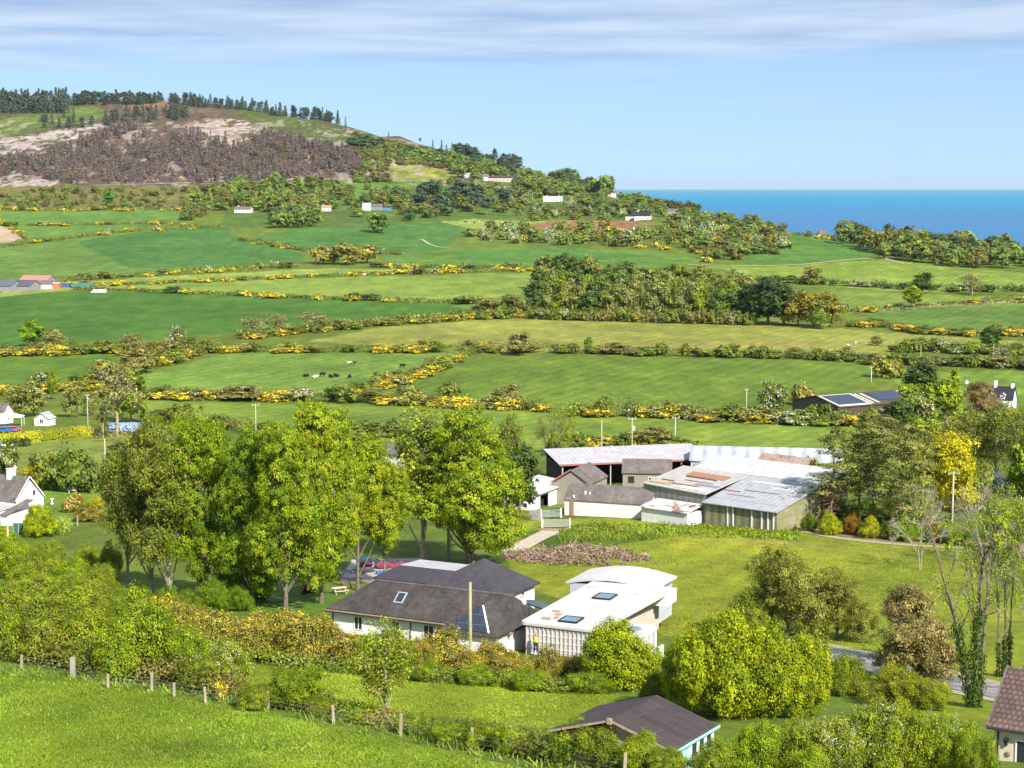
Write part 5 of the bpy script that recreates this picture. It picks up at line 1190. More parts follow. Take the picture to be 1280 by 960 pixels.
# ---------------------------------------------------------------- building helpers
class MB:
    def __init__(s): s.V, s.F = [], []
    def poly(s, *pts):
        n = len(s.V); s.V += [tuple(p) for p in pts]; s.F.append(tuple(range(n, n + len(pts)))); return s
    def box(s, x0, y0, z0, x1, y1, z1):
        n = len(s.V)
        s.V += [(x0, y0, z0), (x1, y0, z0), (x1, y1, z0), (x0, y1, z0), (x0, y0, z1), (x1, y0, z1), (x1, y1, z1), (x0, y1, z1)]
        s.F += [tuple(n + i for i in f) for f in ((0, 3, 2, 1), (4, 5, 6, 7), (0, 1, 5, 4), (1, 2, 6, 5), (2, 3, 7, 6), (3, 0, 4, 7))]
        return s
    def bar(s, p, q, w, h=None):
        p, q = Vector(p), Vector(q); h = h or w; d = (q - p).normalized()
        a = d.cross(Vector((0, 0, 1)));
        if a.length < .01: a = Vector((1, 0, 0))
        a.normalize(); b = a.cross(d)
        n = len(s.V)
        for e in (p, q):
            for i, j in ((-1, -1), (1, -1), (1, 1), (-1, 1)): s.V.append(tuple(e + a * w * .5 * i + b * h * .5 * j))
        s.F += [tuple(n + i for i in f) for f in ((0, 1, 5, 4), (1, 2, 6, 5), (2, 3, 7, 6), (3, 0, 4, 7), (3, 2, 1, 0), (4, 5, 6, 7))]
        return s
    def tube(s, pts, radii, sides=8):
        V, Q = tube(pts, radii, sides); n = len(s.V); s.V += [tuple(v) for v in V]; s.F += [tuple(int(i) + n for i in q) for q in Q]
        m = len(V) - sides
        s.F.append(tuple(range(n + m, n + m + sides))); return s
    def slab(s, tops, t):
        """thick sheet: list of top polygons sharing corners, lowered copy and rim"""
        idx = {}; base = len(s.V); polys = []
        for poly in tops:
            p = []
            for c in poly:
                k = tuple(round(x, 4) for x in c)
                if k not in idx: idx[k] = len(idx)
                p.append(idx[k])
            polys.append(p)
        n = len(idx); vs = sorted(idx, key=idx.get)
        s.V += vs + [(x, y, z - t) for x, y, z in vs]
        cnt = {}
        for p in polys:
            s.F.append(tuple(base + i for i in p)); s.F.append(tuple(base + n + i for i in reversed(p)))
            for a, b in zip(p, p[1:] + p[:1]): cnt[(a, b)] = 1
        for (a, b) in list(cnt):
            if (b, a) not in cnt: s.F.append((base + a, base + n + a, base + n + b, base + b))
        return s
    def build(s, name, mat, parent=None, loc=None, rz=0, smooth=False):
        me = bpy.data.meshes.new(name); me.from_pydata(s.V, [], s.F); me.materials.append(mat)
        bm = bmesh.new(); bm.from_mesh(me); bmesh.ops.recalc_face_normals(bm, faces=bm.faces); bm.to_mesh(me); bm.free()
        if smooth: me.polygons.foreach_set('use_smooth', [True] * len(me.polygons))
        me.update(); return link(name, me, parent, loc, rz)
def lump(rng, r, sq=(1, 1, 1), n=2):
    bm = bmesh.new(); bmesh.ops.create_icosphere(bm, subdivisions=n, radius=r)
    for v in bm.verts:
        v.co *= 1 + rng.uniform(-.22, .22); v.co.x *= sq[0]; v.co.y *= sq[1]; v.co.z *= sq[2]
    m = MB(); m.V = [tuple(v.co) for v in bm.verts]; m.F = [tuple(v.index for v in f.verts) for f in bm.faces]; bm.free(); return m
def roof_mat(name, c, c2, row=.3, wid=.3, var=.3, rough=.75, mort=.05, line=.55, spec=.3):
    if name in MATS: return MATS[name]
    m, n, N, L = nt(name); out = N.new('ShaderNodeOutputMaterial'); b = N.new('ShaderNodeBsdfPrincipled'); L.new(b.outputs[0], out.inputs[0])
    tc = N.new('ShaderNodeTexCoord'); br_ = N.new('ShaderNodeTexBrick'); L.new(tc.outputs['Object'], br_.inputs[0])
    br_.inputs['Scale'].default_value = 1; br_.inputs['Brick Width'].default_value = wid; br_.inputs['Row Height'].default_value = row
    br_.inputs['Mortar Size'].default_value = mort * row; br_.inputs['Color1'].default_value = (*c, 1); br_.inputs['Color2'].default_value = (*c2, 1)
    br_.inputs['Mortar'].default_value = (*[x * line for x in c], 1)
    nz = noise(N, L, tc.outputs['Object'], .45, 6, .65); nz2 = noise(N, L, tc.outputs['Object'], 5, 4)
    mp = N.new('ShaderNodeMapping'); mp.inputs['Scale'].default_value = (2.2, .25, 1); L.new(tc.outputs['Object'], mp.inputs[0])
    nz3 = noise(N, L, mp.outputs[0], 1.0, 4, .6)
    col = mul_col(N, L, br_.outputs['Color'], ramp2(N, L, nz, .3, .7, 1 - var, 1 + var))
    col = mul_col(N, L, col, ramp2(N, L, nz3, .3, .7, 1 - var * .6, 1 + var * .6))
    col = mul_col(N, L, col, ramp2(N, L, nz2, .3, .7, .88, 1.12))
    L.new(col, b.inputs['Base Color']); b.inputs['Roughness'].default_value = rough; b.inputs['Specular IOR Level'].default_value = spec
    bp = N.new('ShaderNodeBump'); bp.inputs['Strength'].default_value = .5; bp.inputs['Distance'].default_value = .04
    L.new(br_.outputs['Fac'], bp.inputs['Height']); bp.invert = True; L.new(bp.outputs[0], b.inputs['Normal'])
    MATS[name] = m; return m
def sheet_mat(name, c, period=1.0, amt=.25, rust=.0, rust_c=None, axis=0, rough=.55, var=.12, streak=.2):
    """ribbed metal or fibre cement sheet"""
    if name in MATS: return MATS[name]
    m, n, N, L = nt(name); out = N.new('ShaderNodeOutputMaterial'); b = N.new('ShaderNodeBsdfPrincipled'); L.new(b.outputs[0], out.inputs[0])
    tc = N.new('ShaderNodeTexCoord'); w = N.new('ShaderNodeTexWave'); w.bands_direction = 'XYZ'[axis]; w.inputs['Scale'].default_value = 1 / period / 3.1831 * 1.0
    w.inputs['Distortion'].default_value = 0; L.new(tc.outputs['Object'], w.inputs[0])
    nz = noise(N, L, tc.outputs['Object'], .5, 5, .6)
    mp = N.new('ShaderNodeMapping'); sc = [3, 3, 3]; sc[1 if axis == 0 else 0] = .3; mp.inputs['Scale'].default_value = sc; L.new(tc.outputs['Object'], mp.inputs[0])
    st = noise(N, L, mp.outputs[0], .9, 4, .6)
    rgb = N.new('ShaderNodeRGB'); rgb.outputs[0].default_value = (*c, 1); col = rgb.outputs[0]
    if rust: col = mixc(N, L, ramp2(N, L, nz, .62 - rust * .3, .72 - rust * .3), col, rust_c or seen(170, 110, 72))
    col = mul_col(N, L, col, ramp2(N, L, w.outputs['Fac'], 0, 1, 1 - amt, 1 + amt * .5))  # light and shade of the ribs put into the colour as bands
    col = mul_col(N, L, col, ramp2(N, L, st, .3, .7, 1 - streak, 1 + streak * .6))
    col = mul_col(N, L, col, ramp2(N, L, nz, .3, .7, 1 - var, 1 + var))
    L.new(col, b.inputs['Base Color']); b.inputs['Roughness'].default_value = rough; b.inputs['Specular IOR Level'].default_value = .4
    MATS[name] = m; return m
W_RENDER = simple('white_render', (.74, .73, .71), .85, .06, 1.2, spec=.2)
W_CREAM = simple('cream_render', (.62, .55, .43), .85, .07, 1.2, spec=.2)
W_OLD = simple('limewashed_wall', (.72, .70, .66), .9, .12, .8, c2=(.42, .38, .33), c2amt=.12)
STONE = simple('grey_stone_wall', (.30, .27, .22), .9, .25, 1.6, c2=(.2, .18, .15), c2amt=.4)
BLACK_AND_SHADE = simple('shed_interior', (.03, .028, .025), .95, .2, 1)  # near black for dark fittings, and for shade painted inside open sheds
GLASS = simple('window_glass', (.025, .032, .042), .12, .1, .5, spec=.7)
WHITE_P = simple('white_paint', (.8, .8, .79), .5, .04, 3)
TIMBER = simple('sawn_timber', (.34, .26, .17), .85, .2, 3, stretch=(1, 1, .2))
TIMBER_G = simple('weathered_post', (.34, .29, .2), .9, .25, 4, stretch=(1, 1, .2))
TIMBER_PALE = simple('fresh_batten', (.6, .5, .42), .8, .12, 3)
METAL = simple('galvanised_steel', (.48, .5, .52), .45, .1, 3, metal=.4)
SLATE = roof_mat('grey_slate', seen(108, 103, 96), seen(90, 86, 82), .22, .4, .34)
SLATE_OLD = roof_mat('old_slate', seen(164, 156, 148), seen(142, 134, 128), .25, .4, .28)
SLATE_BLUE = roof_mat('blue_slate', seen(102, 100, 106), seen(88, 87, 94), .22, .4, .2)
TILE = roof_mat('brown_tile', seen(156, 132, 120), seen(132, 110, 102), .30, .33, .25, mort=.14, line=.42)
FELT = roof_mat('mineral_felt', seen(98, 88, 86), seen(86, 78, 77), 1.0, 3.2, .2, .8, .03, 1.5)
PVPANEL = roof_mat('solar_glass', seen(62, 74, 92), seen(54, 66, 84), .95, 1.6, .08, .25, .05, 2.0, spec=.8)
FIBRE = sheet_mat('grey_fibre_cement', seen(246, 247, 248), .9, .10)
FIBRE_BROWN = sheet_mat('brown_sheet', seen(122, 106, 88), 1.0, .14)
CORR_WHITE = sheet_mat('white_sheet', (.50, .49, .475), 1.8, .10, rust=.05, rust_c=(.5, .38, .3))
CORR_PALE = sheet_mat('pale_ribbed_sheet', (.44, .46, .52), 2.6, .32, rough=.4)
CORR_RUST = sheet_mat('rusty_sheet', seen(206, 150, 104), .9, .08, rust=.8, rust_c=seen(220, 196, 176))
GREEN_SHEET = sheet_mat('pale_green_sheet', seen(186, 200, 180), 1.2, .2, rust=.15, rust_c=seen(160, 160, 112))
OLIVE_SHEET = sheet_mat('mossy_sheet', seen(184, 186, 140), 1.4, .3, rust=.3, rust_c=seen(196, 196, 170))

class Frame:
    """local axes of a building: x along the front eave (photo pixels A to B at eave height), y away from the viewer"""
    def __init__(s, name, A, B, he, label, cat, yaw=None, z0=None, dz=0):
        mu, mv = (A[0] + B[0]) / 2, (A[1] + B[1]) / 2
        z = ground(mu, mv + 10).z if z0 is None else z0
        for _ in range(20):
            pa, pb = at_height(*A, z + he), at_height(*B, z + he); m = (pa + pb) / 2
            if z0 is None: z = float(terrain(m.x, m.y + 3)) + dz
        x = pb - pa; x.z = 0; s.L = x.length
        s.yaw = math.atan2(x.y, x.x) if yaw is None else R(yaw)
        s.root = empty(name, (pa.x, pa.y, z), s.yaw); tag(s.root, label, cat); s.he = he
        s.M = Matrix.Translation((pa.x, pa.y, z)) @ Matrix.Rotation(s.yaw, 4, 'Z')
        s.z0 = z
    def world(s, x, y, z=0): return s.M @ Vector((x, y, z))
def hip_roof(root, x0, x1, y0, y1, he, hr, mat, hl=0.0, hrt=0.0, over=.35, t=.16, name='roof', axis='x', off=.5):
    """roof over a rectangle; ridge along axis; hl / hrt = how far the ridge stops short of each end (0: gable)"""
    if axis == 'x':
        a0, a1, b0, b1 = x0 - over, x1 + over, y0 - over, y1 + over
        f = lambda a, b, z: (a, b, z)
    else:
        a0, a1, b0, b1 = y0 - over, y1 + over, x0 - over, x1 + over
        f = lambda a, b, z: (b, a, z)
    bm_ = b0 + (b1 - b0) * off
    r0, r1 = f(a0 + hl + (over if hl else 0), bm_, hr), f(a1 - hrt - (over if hrt else 0), bm_, hr)
    e = [f(a0, b0, he), f(a1, b0, he), f(a1, b1, he), f(a0, b1, he)]
    tops = [(e[0], e[1], r1, r0), (e[2], e[3], r0, r1)]
    if hl: tops.append((e[3], e[0], r0))
    if hrt: tops.append((e[1], e[2], r1))
    o = MB().slab(tops, t).build(name, mat, root)
    return o
def walls(root, x0, x1, y0, y1, he, hr, mat, hl=0.0, hrt=0.0, axis='x', name='wall', off=.5, drop=.18):
    m = MB(); z = -.8; h = he - drop + .05; r = hr - drop - .12
    f = (lambda a, b, c: (a, b, c)) if axis == 'x' else (lambda a, b, c: (b, a, c))
    a0, a1, b0, b1 = (x0, x1, y0, y1) if axis == 'x' else (y0, y1, x0, x1)
    bm_ = b0 + (b1 - b0) * off
    m.poly(f(a0, b0, z), f(a1, b0, z), f(a1, b0, h), f(a0, b0, h)); m.poly(f(a0, b1, z), f(a1, b1, z), f(a1, b1, h), f(a0, b1, h))
    for a, hp in ((a0, hl), (a1, hrt)):
        if hp: m.poly(f(a, b0, z), f(a, b1, z), f(a, b1, h), f(a, b0, h))
        else: m.poly(f(a, b0, z), f(a, b1, z), f(a, b1, h), f(a, bm_, r), f(a, b0, h))
    return m.build(name, mat, root)
def window(root, face, a, z, w, h, c, frame=WHITE_P, pane=GLASS, name='window', bars=1):
    """face 'f' front (-y) at y=c, 'r' (+x) at x=c, 'l' (-x) at x=c"""
    fr, pn = MB(), MB(); t = .09
    def B(m, u0, v0, u1, v1, d0, d1):
        if face == 'f': m.box(u0, c - d1, v0, u1, c - d0, v1)
        elif face == 'r': m.box(c + d0, u0, v0, c + d1, u1, v1)
        else: m.box(c - d1, u0, v0, c - d0, u1, v1)
    B(fr, a, z, a + w, z + t, .004, .06); B(fr, a, z + h - t, a + w, z + h, .004, .06)
    B(fr, a, z + t, a + t, z + h - t, .004, .06); B(fr, a + w - t, z + t, a + w, z + h - t, .004, .06)
    for i in range(1, bars + 1):
        x = a + w * i / (bars + 1); B(fr, x - .03, z + t, x + .03, z + h - t, .004, .055)
    B(pn, a + t, z + t, a + w - t, z + h - t, .006, .025)
    o = fr.build(name, frame, root); pn.build('pane', pane, o); return o
def skylight(root, P, U, Vv, w, h, name='skylight', frame=METAL, pane=GLASS):
    """flush roof window centred at P on the plane spanned by unit vectors U, Vv"""
    P, U, Vv = Vector(P), Vector(U).normalized(), Vector(Vv).normalized(); n = U.cross(Vv).normalized()
    if n.z < 0: n = -n
    def ring(hw, hh, d): return [P + U * i * hw + Vv * j * hh + n * d for i, j in ((-1, -1), (1, -1), (1, 1), (-1, 1))]
    m = MB(); a, b = ring(w / 2, h / 2, .1), ring(w / 2 - .12, h / 2 - .12, .1); c = ring(w / 2, h / 2, -.02)
    for i in range(4):
        j = (i + 1) % 4; m.poly(a[i], a[j], b[j], b[i]); m.poly(c[i], c[j], a[j], a[i])
    o = m.build(name, frame, root); MB().poly(*ring(w / 2 - .12, h / 2 - .12, .07)).build('pane', pane, o); return o
def chimney(root, x, y, z0, z1, w=.6, mat=None, pots=2, name='chimney'):
    m = MB().box(x - w / 2, y - w / 2 * 1.3, z0, x + w / 2, y + w / 2 * 1.3, z1).box(x - w / 2 - .06, y - w / 2 * 1.3 - .06, z1, x + w / 2 + .06, y + w / 2 * 1.3 + .06, z1 + .1)
    o = m.build(name, mat or W_OLD, root)
    for i in range(pots):
        MB().tube([(x, y + (i - (pots - 1) / 2) * .42, z1 + .1), (x, y + (i - (pots - 1) / 2) * .42, z1 + .5)], [.13, .11], 8).build('chimney_pot', TILE, o)
    return o

# ---------------------------------------------------------------- grey-roofed bungalow
fr = Frame('bungalow', (407, 760), (560, 779), 2.6, 'long white bungalow with sprawling dark hipped slate roofs beside the lawn', 'house')
r = fr.root
walls(r, .3, 20.3, .45, 6.6, 2.6, 5.0, W_RENDER, hl=1, hrt=1)
MB().box(-.05, -.12, 2.28, 20.7, .02, 2.5).build('fascia', TIMBER, r)
MB().bar((-.05, -.16, 2.36), (14.0, -.16, 2.36), .11, .1).build('gutter', BLACK_AND_SHADE, r)
for x in (.6, 9.4): MB().tube([(x, .36, 2.3), (x, .36, -.5)], [.05, .05], 8).build('downpipe', BLACK_AND_SHADE, r)
hip_roof(r, .35, 20.3, .35, 6.6, 2.6, 5.1, SLATE, hl=3.3, hrt=1.4)
MB().bar((3.6, 3.48, 5.12), (19.0, 3.48, 5.12), .22, .12).build('ridge_tile', SLATE_OLD, r)
skylight(r, (7.4, 1.95, 3.98), (1, 0, 0), (0, .78, .62), 1.0, 1.35)
for x, w in ((7.3, .9), (10.8, 1.2), (3.0, 1.0)): window(r, 'f', x, .7, w, 1.4, .45)
# hipped wing towards the viewer
walls(r, 14.4, 20.0, -2.4, .45, 2.6, 4.7, W_RENDER, hl=1, hrt=1, axis='y', name='wing_wall')
wr = MB().slab([((14.0, -2.8, 2.6), (20.4, -2.8, 2.6), (17.2, .2, 4.75)), ((14.0, 2.0, 2.6), (14.0, -2.8, 2.6), (17.2, .2, 4.75), (17.2, 3.0, 4.75)), ((20.4, -2.8, 2.6), (20.4, 2.0, 2.6), (17.2, 3.0, 4.75), (17.2, .2, 4.75))], .16).build('wing_roof', SLATE, r)
pl = MB().poly((15.4, -2.55, 2.86), (19.4, -2.55, 2.86), (17.55, -.05, 4.66), (16.9, -.05, 4.66)).build('roof_glazing', PVPANEL, r)
MB().bar((19.5, -2.6, 2.86), (17.55, -.05, 4.70), .16, .1).build('frame', WHITE_P, pl)
# tall rear block
walls(r, 4.6, 13.6, 9.2, 18.6, 2.9, 6, W_RENDER, hl=1, hrt=1, name='rear_wall')
hip_roof(r, 4.6, 13.6, 9.2, 18.6, 2.9, 6.0, SLATE_BLUE, hl=5.6, hrt=3.4, name='rear_roof', over=.45)
MB().box(5.2, 6.9, -.5, 12.8, 9.2, 2.9).build('link_wall', W_RENDER, r)
MB().slab([((4.9, 6.95, 3.4), (13.1, 6.95, 3.4), (13.1, 9.4, 3.0), (4.9, 9.4, 3.0))], .14).build('link_roof', SLATE, r)
window(r, 'r', 12.2, .8, 1.6, 1.3, 13.6, bars=1)
# flat-roofed extension behind
MB().box(-2.2, 13.2, -.8, 4.5, 22.4, 2.75).build('extension_wall', W_OLD, r)
MB().slab([((-2.5, 12.9, 2.95), (4.6, 12.9, 2.95), (4.6, 18.4, 3.25), (-2.5, 18.4, 3.25))], .16).build('extension_roof', SLATE_BLUE, r)
MB().slab([((-2.5, 18.42, 3.25), (4.9, 18.42, 3.25), (4.9, 22.8, 3.05), (-2.5, 22.8, 3.05))], .16).build('flat_roof', FIBRE, r)
# slate lean-to on the far end
MB().box(17.6, 6.7, -.6, 21.4, 10.6, 2.1).build('porch_wall', W_RENDER, r)
MB().slab([((17.3, 6.75, 3.9), (21.8, 6.75, 3.1), (21.8, 11.0, 2.2), (17.3, 11.0, 3.0))], .14).build('porch_roof', PVPANEL, r)
chimney(r, 19.4, 4.6, 3.6, 4.9, .4, W_RENDER, 1)
MB().tube([(20.75, 3.2, 0), (20.75, 3.2, 4.6)], [.06, .05], 8).build('soil_pipe', BLACK_AND_SHADE, r)

# ---------------------------------------------------------------- white flat-roofed house being built
fr = Frame('flat_roof_house', (656, 778), (745, 787), 3.2, 'unfinished white flat-roofed house clad in upright timber battens', 'house')
r = fr.root; MEMB = simple('pale_membrane', (.42, .43, .47), .7, .1, 1.5); WROOF = simple('white_roofing', (.49, .475, .465), .7, .07, .8, c2=(.42, .37, .33), c2amt=.3)
MB().box(.1, .1, -.8, 7.0, 17.9, 3.0).build('wall', MEMB, r)
MB().slab([((-.15, -.15, 3.22), (7.3, -.15, 3.12), (8.8, 18.2, 3.55), (-.15, 18.2, 3.5))], .22).build('roof', WROOF, r)
MB().box(-.2, -.2, 3.24, .12, 18.1, 3.42).box(.3, 15.2, 3.5, 1.0, 17.0, 3.56).build('parapet', WROOF, r)
MB().box(7.05, 15.4, 2.2, 8.75, 18.15, 3.3).build('overhang_soffit', WHITE_P, r)
m = MB()
for i in range(17): m.box(.12 + i * .425, -.02, -.5, .22 + i * .425, .09, 3.0)
for i in range(40): m.box(7.01, .3 + i * .44, -.5, 7.12, .40 + i * .44, 3.02)
for i in range(38): m.box(-.02, .4 + i * .45, -.5, .09, .5 + i * .45, 3.0)
m.build('cladding_batten', TIMBER_PALE, r)
m = MB()
for z in (.3, .9, 1.5, 2.1, 2.7): m.box(.1, .04, z, 7.0, .085, z + .06)
m.build('cladding_rail', WHITE_P, r)
skylight(r, (3.5, 11.8, 3.50), (1, 0, 0), (0, 1, .017), 1.9, 2.2, frame=BLACK_AND_SHADE, pane=simple('sky_glass', (.12, .2, .28), .1, .05, 1, spec=.9))
skylight(r, (3.7, 2.3, 3.31), (1, 0, 0), (0, 1, .017), 1.9, 2.0, frame=BLACK_AND_SHADE, pane=MATS['sky_glass'])
m = MB()
for x, y, w in ((1.0, 1.6, .8), (1.6, 3.4, .6), (.9, 4.5, .7), (2.0, 2.2, .35)): m.box(x, y, 3.28, x + w, y + .5, 3.42)
m.build('roof_board', TIMBER, r)
# rear block with a shallow barrel roof
m = MB(); m.box(-2.6, 18.0, -.8, 6.2, 24.5, 3.1); m.build('rear_wall', MEMB, r)
tops = []; n = 9
for i in range(n):
    f = lambda k: (-3.0 + 9.6 * k / n, 3.2 + .65 * math.sin(math.pi * k / n))
    (xa, za), (xb, zb) = f(i), f(i + 1); tops.append(((xa, 17.9, za), (xb, 17.9, zb), (xb, 24.9, zb), (xa, 24.9, za)))
MB().slab(tops, .2).build('barrel_roof', WROOF, r)
m = MB()
for i in range(16): m.box(-2.72, 18.2 + i * .4, -.5, -2.61, 18.3 + i * .4, 3.0)
m.build('rear_batten', TIMBER_PALE, r)
# low rounded annexe on the lane side
seg = [(7.15, 1.4), (9.6, 1.4), (10.5, 1.8), (11.0, 2.6), (11.1, 3.6), (11.0, 5.2), (10.5, 6.1), (9.6, 6.5), (7.15, 6.5)]
m = MB()
for (a, b), (c, d) in zip(seg[:-1], seg[1:]): m.poly((a, b, -.8), (c, d, -.8), (c, d, 2.3), (a, b, 2.3))
m.build('annexe_wall', MEMB, r); MB().slab([tuple((x + (.12 if x > 8 else 0), y, 2.52) for x, y in seg)], .22).build('annexe_roof', WROOF, r)
MB().tube([(9.2, 4.1, 2.52), (9.2, 4.1, 2.62), (9.2, 4.1, 2.72)], [.75, .75, .5], 18).build('roof_dome', MATS['sky_glass'], r)
m = MB()
for i, ((a, b), (c, d)) in enumerate(zip(seg[:-1], seg[1:])): m.box(c - .06, d - .06, -.4, c + .06, d + .06, 2.3)
m.build('annexe_batten', WHITE_P, r)
MB().box(11.5, -.9, -.4, 12.6, .1, 1.9).build('wrapped_panel', WHITE_P, r); MB().box(12.9, .3, -.4, 13.1, 1.3, 2.1).build('wrapped_door', WHITE_P, r)
house2 = fr
MB().box(13.6, 2.0, -.3, 20, 2.3, .9).build('garden_wall', W_CREAM, None, fr.root.location, fr.yaw)
tag(bpy.data.objects['garden_wall'], 'low cream garden wall beside the unfinished white house', 'wall')

# ---------------------------------------------------------------- turquoise shed
fr = Frame('garden_shed', (686, 913), (841, 940), 2.2, 'turquoise timber shed with a shallow dark felted gable roof', 'shed')
r = fr.root; TURQ = simple('turquoise_boards', (.30, .60, .52), .7, .1, 2, stretch=(1, 1, .3)); BOARD = simple('brown_boards', (.33, .25, .17), .85, .2, 2)
walls(r, .3, 7.8, .35, 5.8, 2.2, 3.4, BOARD, axis='y')
hip_roof(r, .3, 7.8, .3, 5.8, 2.2, 3.45, FELT, axis='y', over=.3, t=.08)
m = MB(); m.bar((-.05, -.04, 2.16), (4.05, -.04, 3.40), .05, .13).bar((4.05, -.04, 3.40), (8.15, -.04, 2.16), .05, .13); m.build('bargeboard', TIMBER, r)
MB().box(7.82, .4, -.6, 7.9, 5.75, 2.02).build('side_boarding', TURQ, r)
m = MB()
for y in (.4, 1.5, 2.6, 3.6, 4.6, 5.6): m.box(7.9, y, -.5, 8.0, y + .14, 2.0)
m.build('side_post', WHITE_P, r)
m = MB()
for y in (2.9, 3.9, 4.9): m.box(7.903, y, 1.0, 7.93, y + .6, 1.8)
m.build('side_window', GLASS, r)
MB().bar((8.16, -.1, 2.12), (8.16, 6.2, 2.12), .08, .14).build('gutter', TURQ, r)
MB().box(3.9, -.12, 3.2, 4.2, .02, 3.55).build('finial', TIMBER, r)

# ---------------------------------------------------------------- cream house at the lower right corner
fr = Frame('cream_house', (1236, 908), (1280, 915), 2.5, 'cream rendered house with brown pantiled roof cut by the frame', 'house')
r = fr.root
walls(r, .25, 11.5, .3, 7.2, 2.5, 5.2, W_CREAM)
hip_roof(r, .2, 11.5, .3, 7.2, 2.5, 5.3, TILE, over=.3)
m = MB(); m.bar((-.12, .0, 2.52), (-.12, 3.75, 5.36), .12, .1); m.bar((-.12, 7.5, 2.52), (-.12, 3.75, 5.36), .12, .1); m.build('verge_tile', SLATE_OLD, r)
MB().bar((-.1, -.08, 2.42), (11.8, -.08, 2.42), .12, .1).build('gutter', BLACK_AND_SHADE, r)
MB().tube([(.5, .24, 2.4), (.5, .24, -.5)], [.05, .05], 8).build('downpipe', BLACK_AND_SHADE, r)
window(r, 'f', 1.55, .35, 1.9, 1.55, .3, bars=2)
window(r, 'f', 5.5, .5, 1.6, 1.3, .3)
m = MB(); m.box(.86, .1, 1.72, 1.12, .3, 1.8).box(.9, .14, 1.45, 1.08, .28, 1.72).poly((.8, .05, 1.8), (1.18, .05, 1.8), (.99, .17, 1.98)).poly((.8, .29, 1.8), (1.18, .29, 1.8), (.99, .17, 1.98)); m.build('wall_lantern', BLACK_AND_SHADE, r)
lump(RNG, .16, (1, .5, 1.3), 1).build('wall_plaque', STONE, r, (1.15, .25, .95))

# ---------------------------------------------------------------- farmyard
fr = Frame('whitewashed_barn', (704, 624), (813, 631), 2.6, 'long whitewashed barn with grey slate roof facing the paddock', 'barn')
r = fr.root; L_ = fr.L
walls(r, .15, L_ - .1, .2, 6.2, 2.6, 4.7, W_OLD); hip_roof(r, .15, L_ - .15, .2, 6.2, 2.6, 4.8, SLATE_OLD, over=.15)
for x in (5.6, 8.4, 12.3): window(r, 'f', x, .5, .7, .8, .2, WHITE_P, W_OLD)
MB().box(1.2, .0, -.8, 1.75, .22, 2.5).build('brick_pier', simple('red_brick', (.34, .17, .11), .9, .25, 4), r)
m = MB(); m.box(3.2, 1.2, 3.3, 3.45, 1.5, 3.9).box(4.0, 1.2, 3.3, 4.15, 1.4, 3.8).box(1.6, .2, 2.9, 1.8, .5, 3.3); m.build('roof_vent', WHITE_P, r)

fr = Frame('open_white_shed', (666.5, 620), (713, 602), 3.0, 'white-roofed shed with dark open bay beside the farm gate', 'shed')
r = fr.root
m = MB(); m.box(0, .1, -.8, 3.2, .3, 2.9).box(7.0, .1, -.8, 15.6, .3, 2.9).box(0, .3, -.8, .2, 5.4, 3.3).box(0, 5.4, -.8, 15.6, 5.6, 3.7).box(15.4, .3, -.8, 15.6, 5.4, 3.3).box(3.2, .1, 2.5, 7.0, .3, 2.9)
m.build('wall', W_RENDER, r); MB().box(3.0, 1.2, -.5, 7.2, 1.3, 2.9).build('interior', BLACK_AND_SHADE, r)  # dark sheet paints the shade inside the open bay
MB().slab([((-.4, -.3, 3.0), (16.0, -.3, 3.0), (16.0, 5.9, 3.85), (-.4, 5.9, 3.85))], .12).build('roof', CORR_WHITE, r)
window(r, 'l', 1.0, .9, .9, .9, 0, WHITE_P, GLASS, bars=0)

fr = Frame('gabled_barn', (737, 606), (765, 593), 4.0, 'brown gabled stone barn with red-edged roof in the yard', 'barn')
r = fr.root
walls(r, .2, 9.8, .2, 6.6, 4.0, 6.2, STONE); hip_roof(r, .2, 9.8, .2, 6.6, 4.0, 6.3, SLATE_OLD, over=.2)
MB().bar((-.05, 3.4, 6.36), (-.05, 6.9, 4.05), .1, .22).build('red_verge', simple('red_oxide', (.38, .12, .09), .8, .2, 3), r)

fr = Frame('loft_barn', (777, 591), (840, 592), 4.5, 'two-storey rubble stone barn with brown roof and two loft windows', 'barn')
r = fr.root
walls(r, .2, fr.L - .2, .2, 5.6, 4.5, 6.5, STONE); hip_roof(r, .2, fr.L - .2, .2, 5.6, 4.5, 6.6, SLATE_OLD, over=.2)
window(r, 'f', 1.0, 2.6, 1.3, 1.4, .2, TIMBER, GLASS, bars=0); window(r, 'f', 4.6, 2.4, 1.2, 1.4, .2, WHITE_P, GLASS, bars=1)

fr = Frame('open_cattle_shed', (702, 581), (800, 577), 4.5, 'long open-fronted cattle shed with pale sheet roof behind the barns', 'shed')
r = fr.root; L_ = 29.0
MB().slab([((-.5, -.4, 4.6), (L_, -.4, 4.6), (L_, 10.5, 6.0), (-.5, 10.5, 6.0))], .14).build('roof', FIBRE, r)
MB().box(0, 9.8, -.8, L_ - .5, 10.0, 5.7).box(0, .2, -.8, .15, 9.8, 4.4).box(L_ - .65, .2, -.8, L_ - .5, 9.8, 4.4).build('wall', BLACK_AND_SHADE, r)  # walls coloured near black for the shade under the roof
for i in range(7): MB().box(.1 + i * 4.6, 0, -.8, .3 + i * 4.6, .2, 4.5).build('post', METAL, r)
MB().box(-.5, -.42, 4.3, L_, -.36, 4.62).build('fascia', simple('dull_red_fascia', (.3, .12, .1), .8, .2, 3), r)

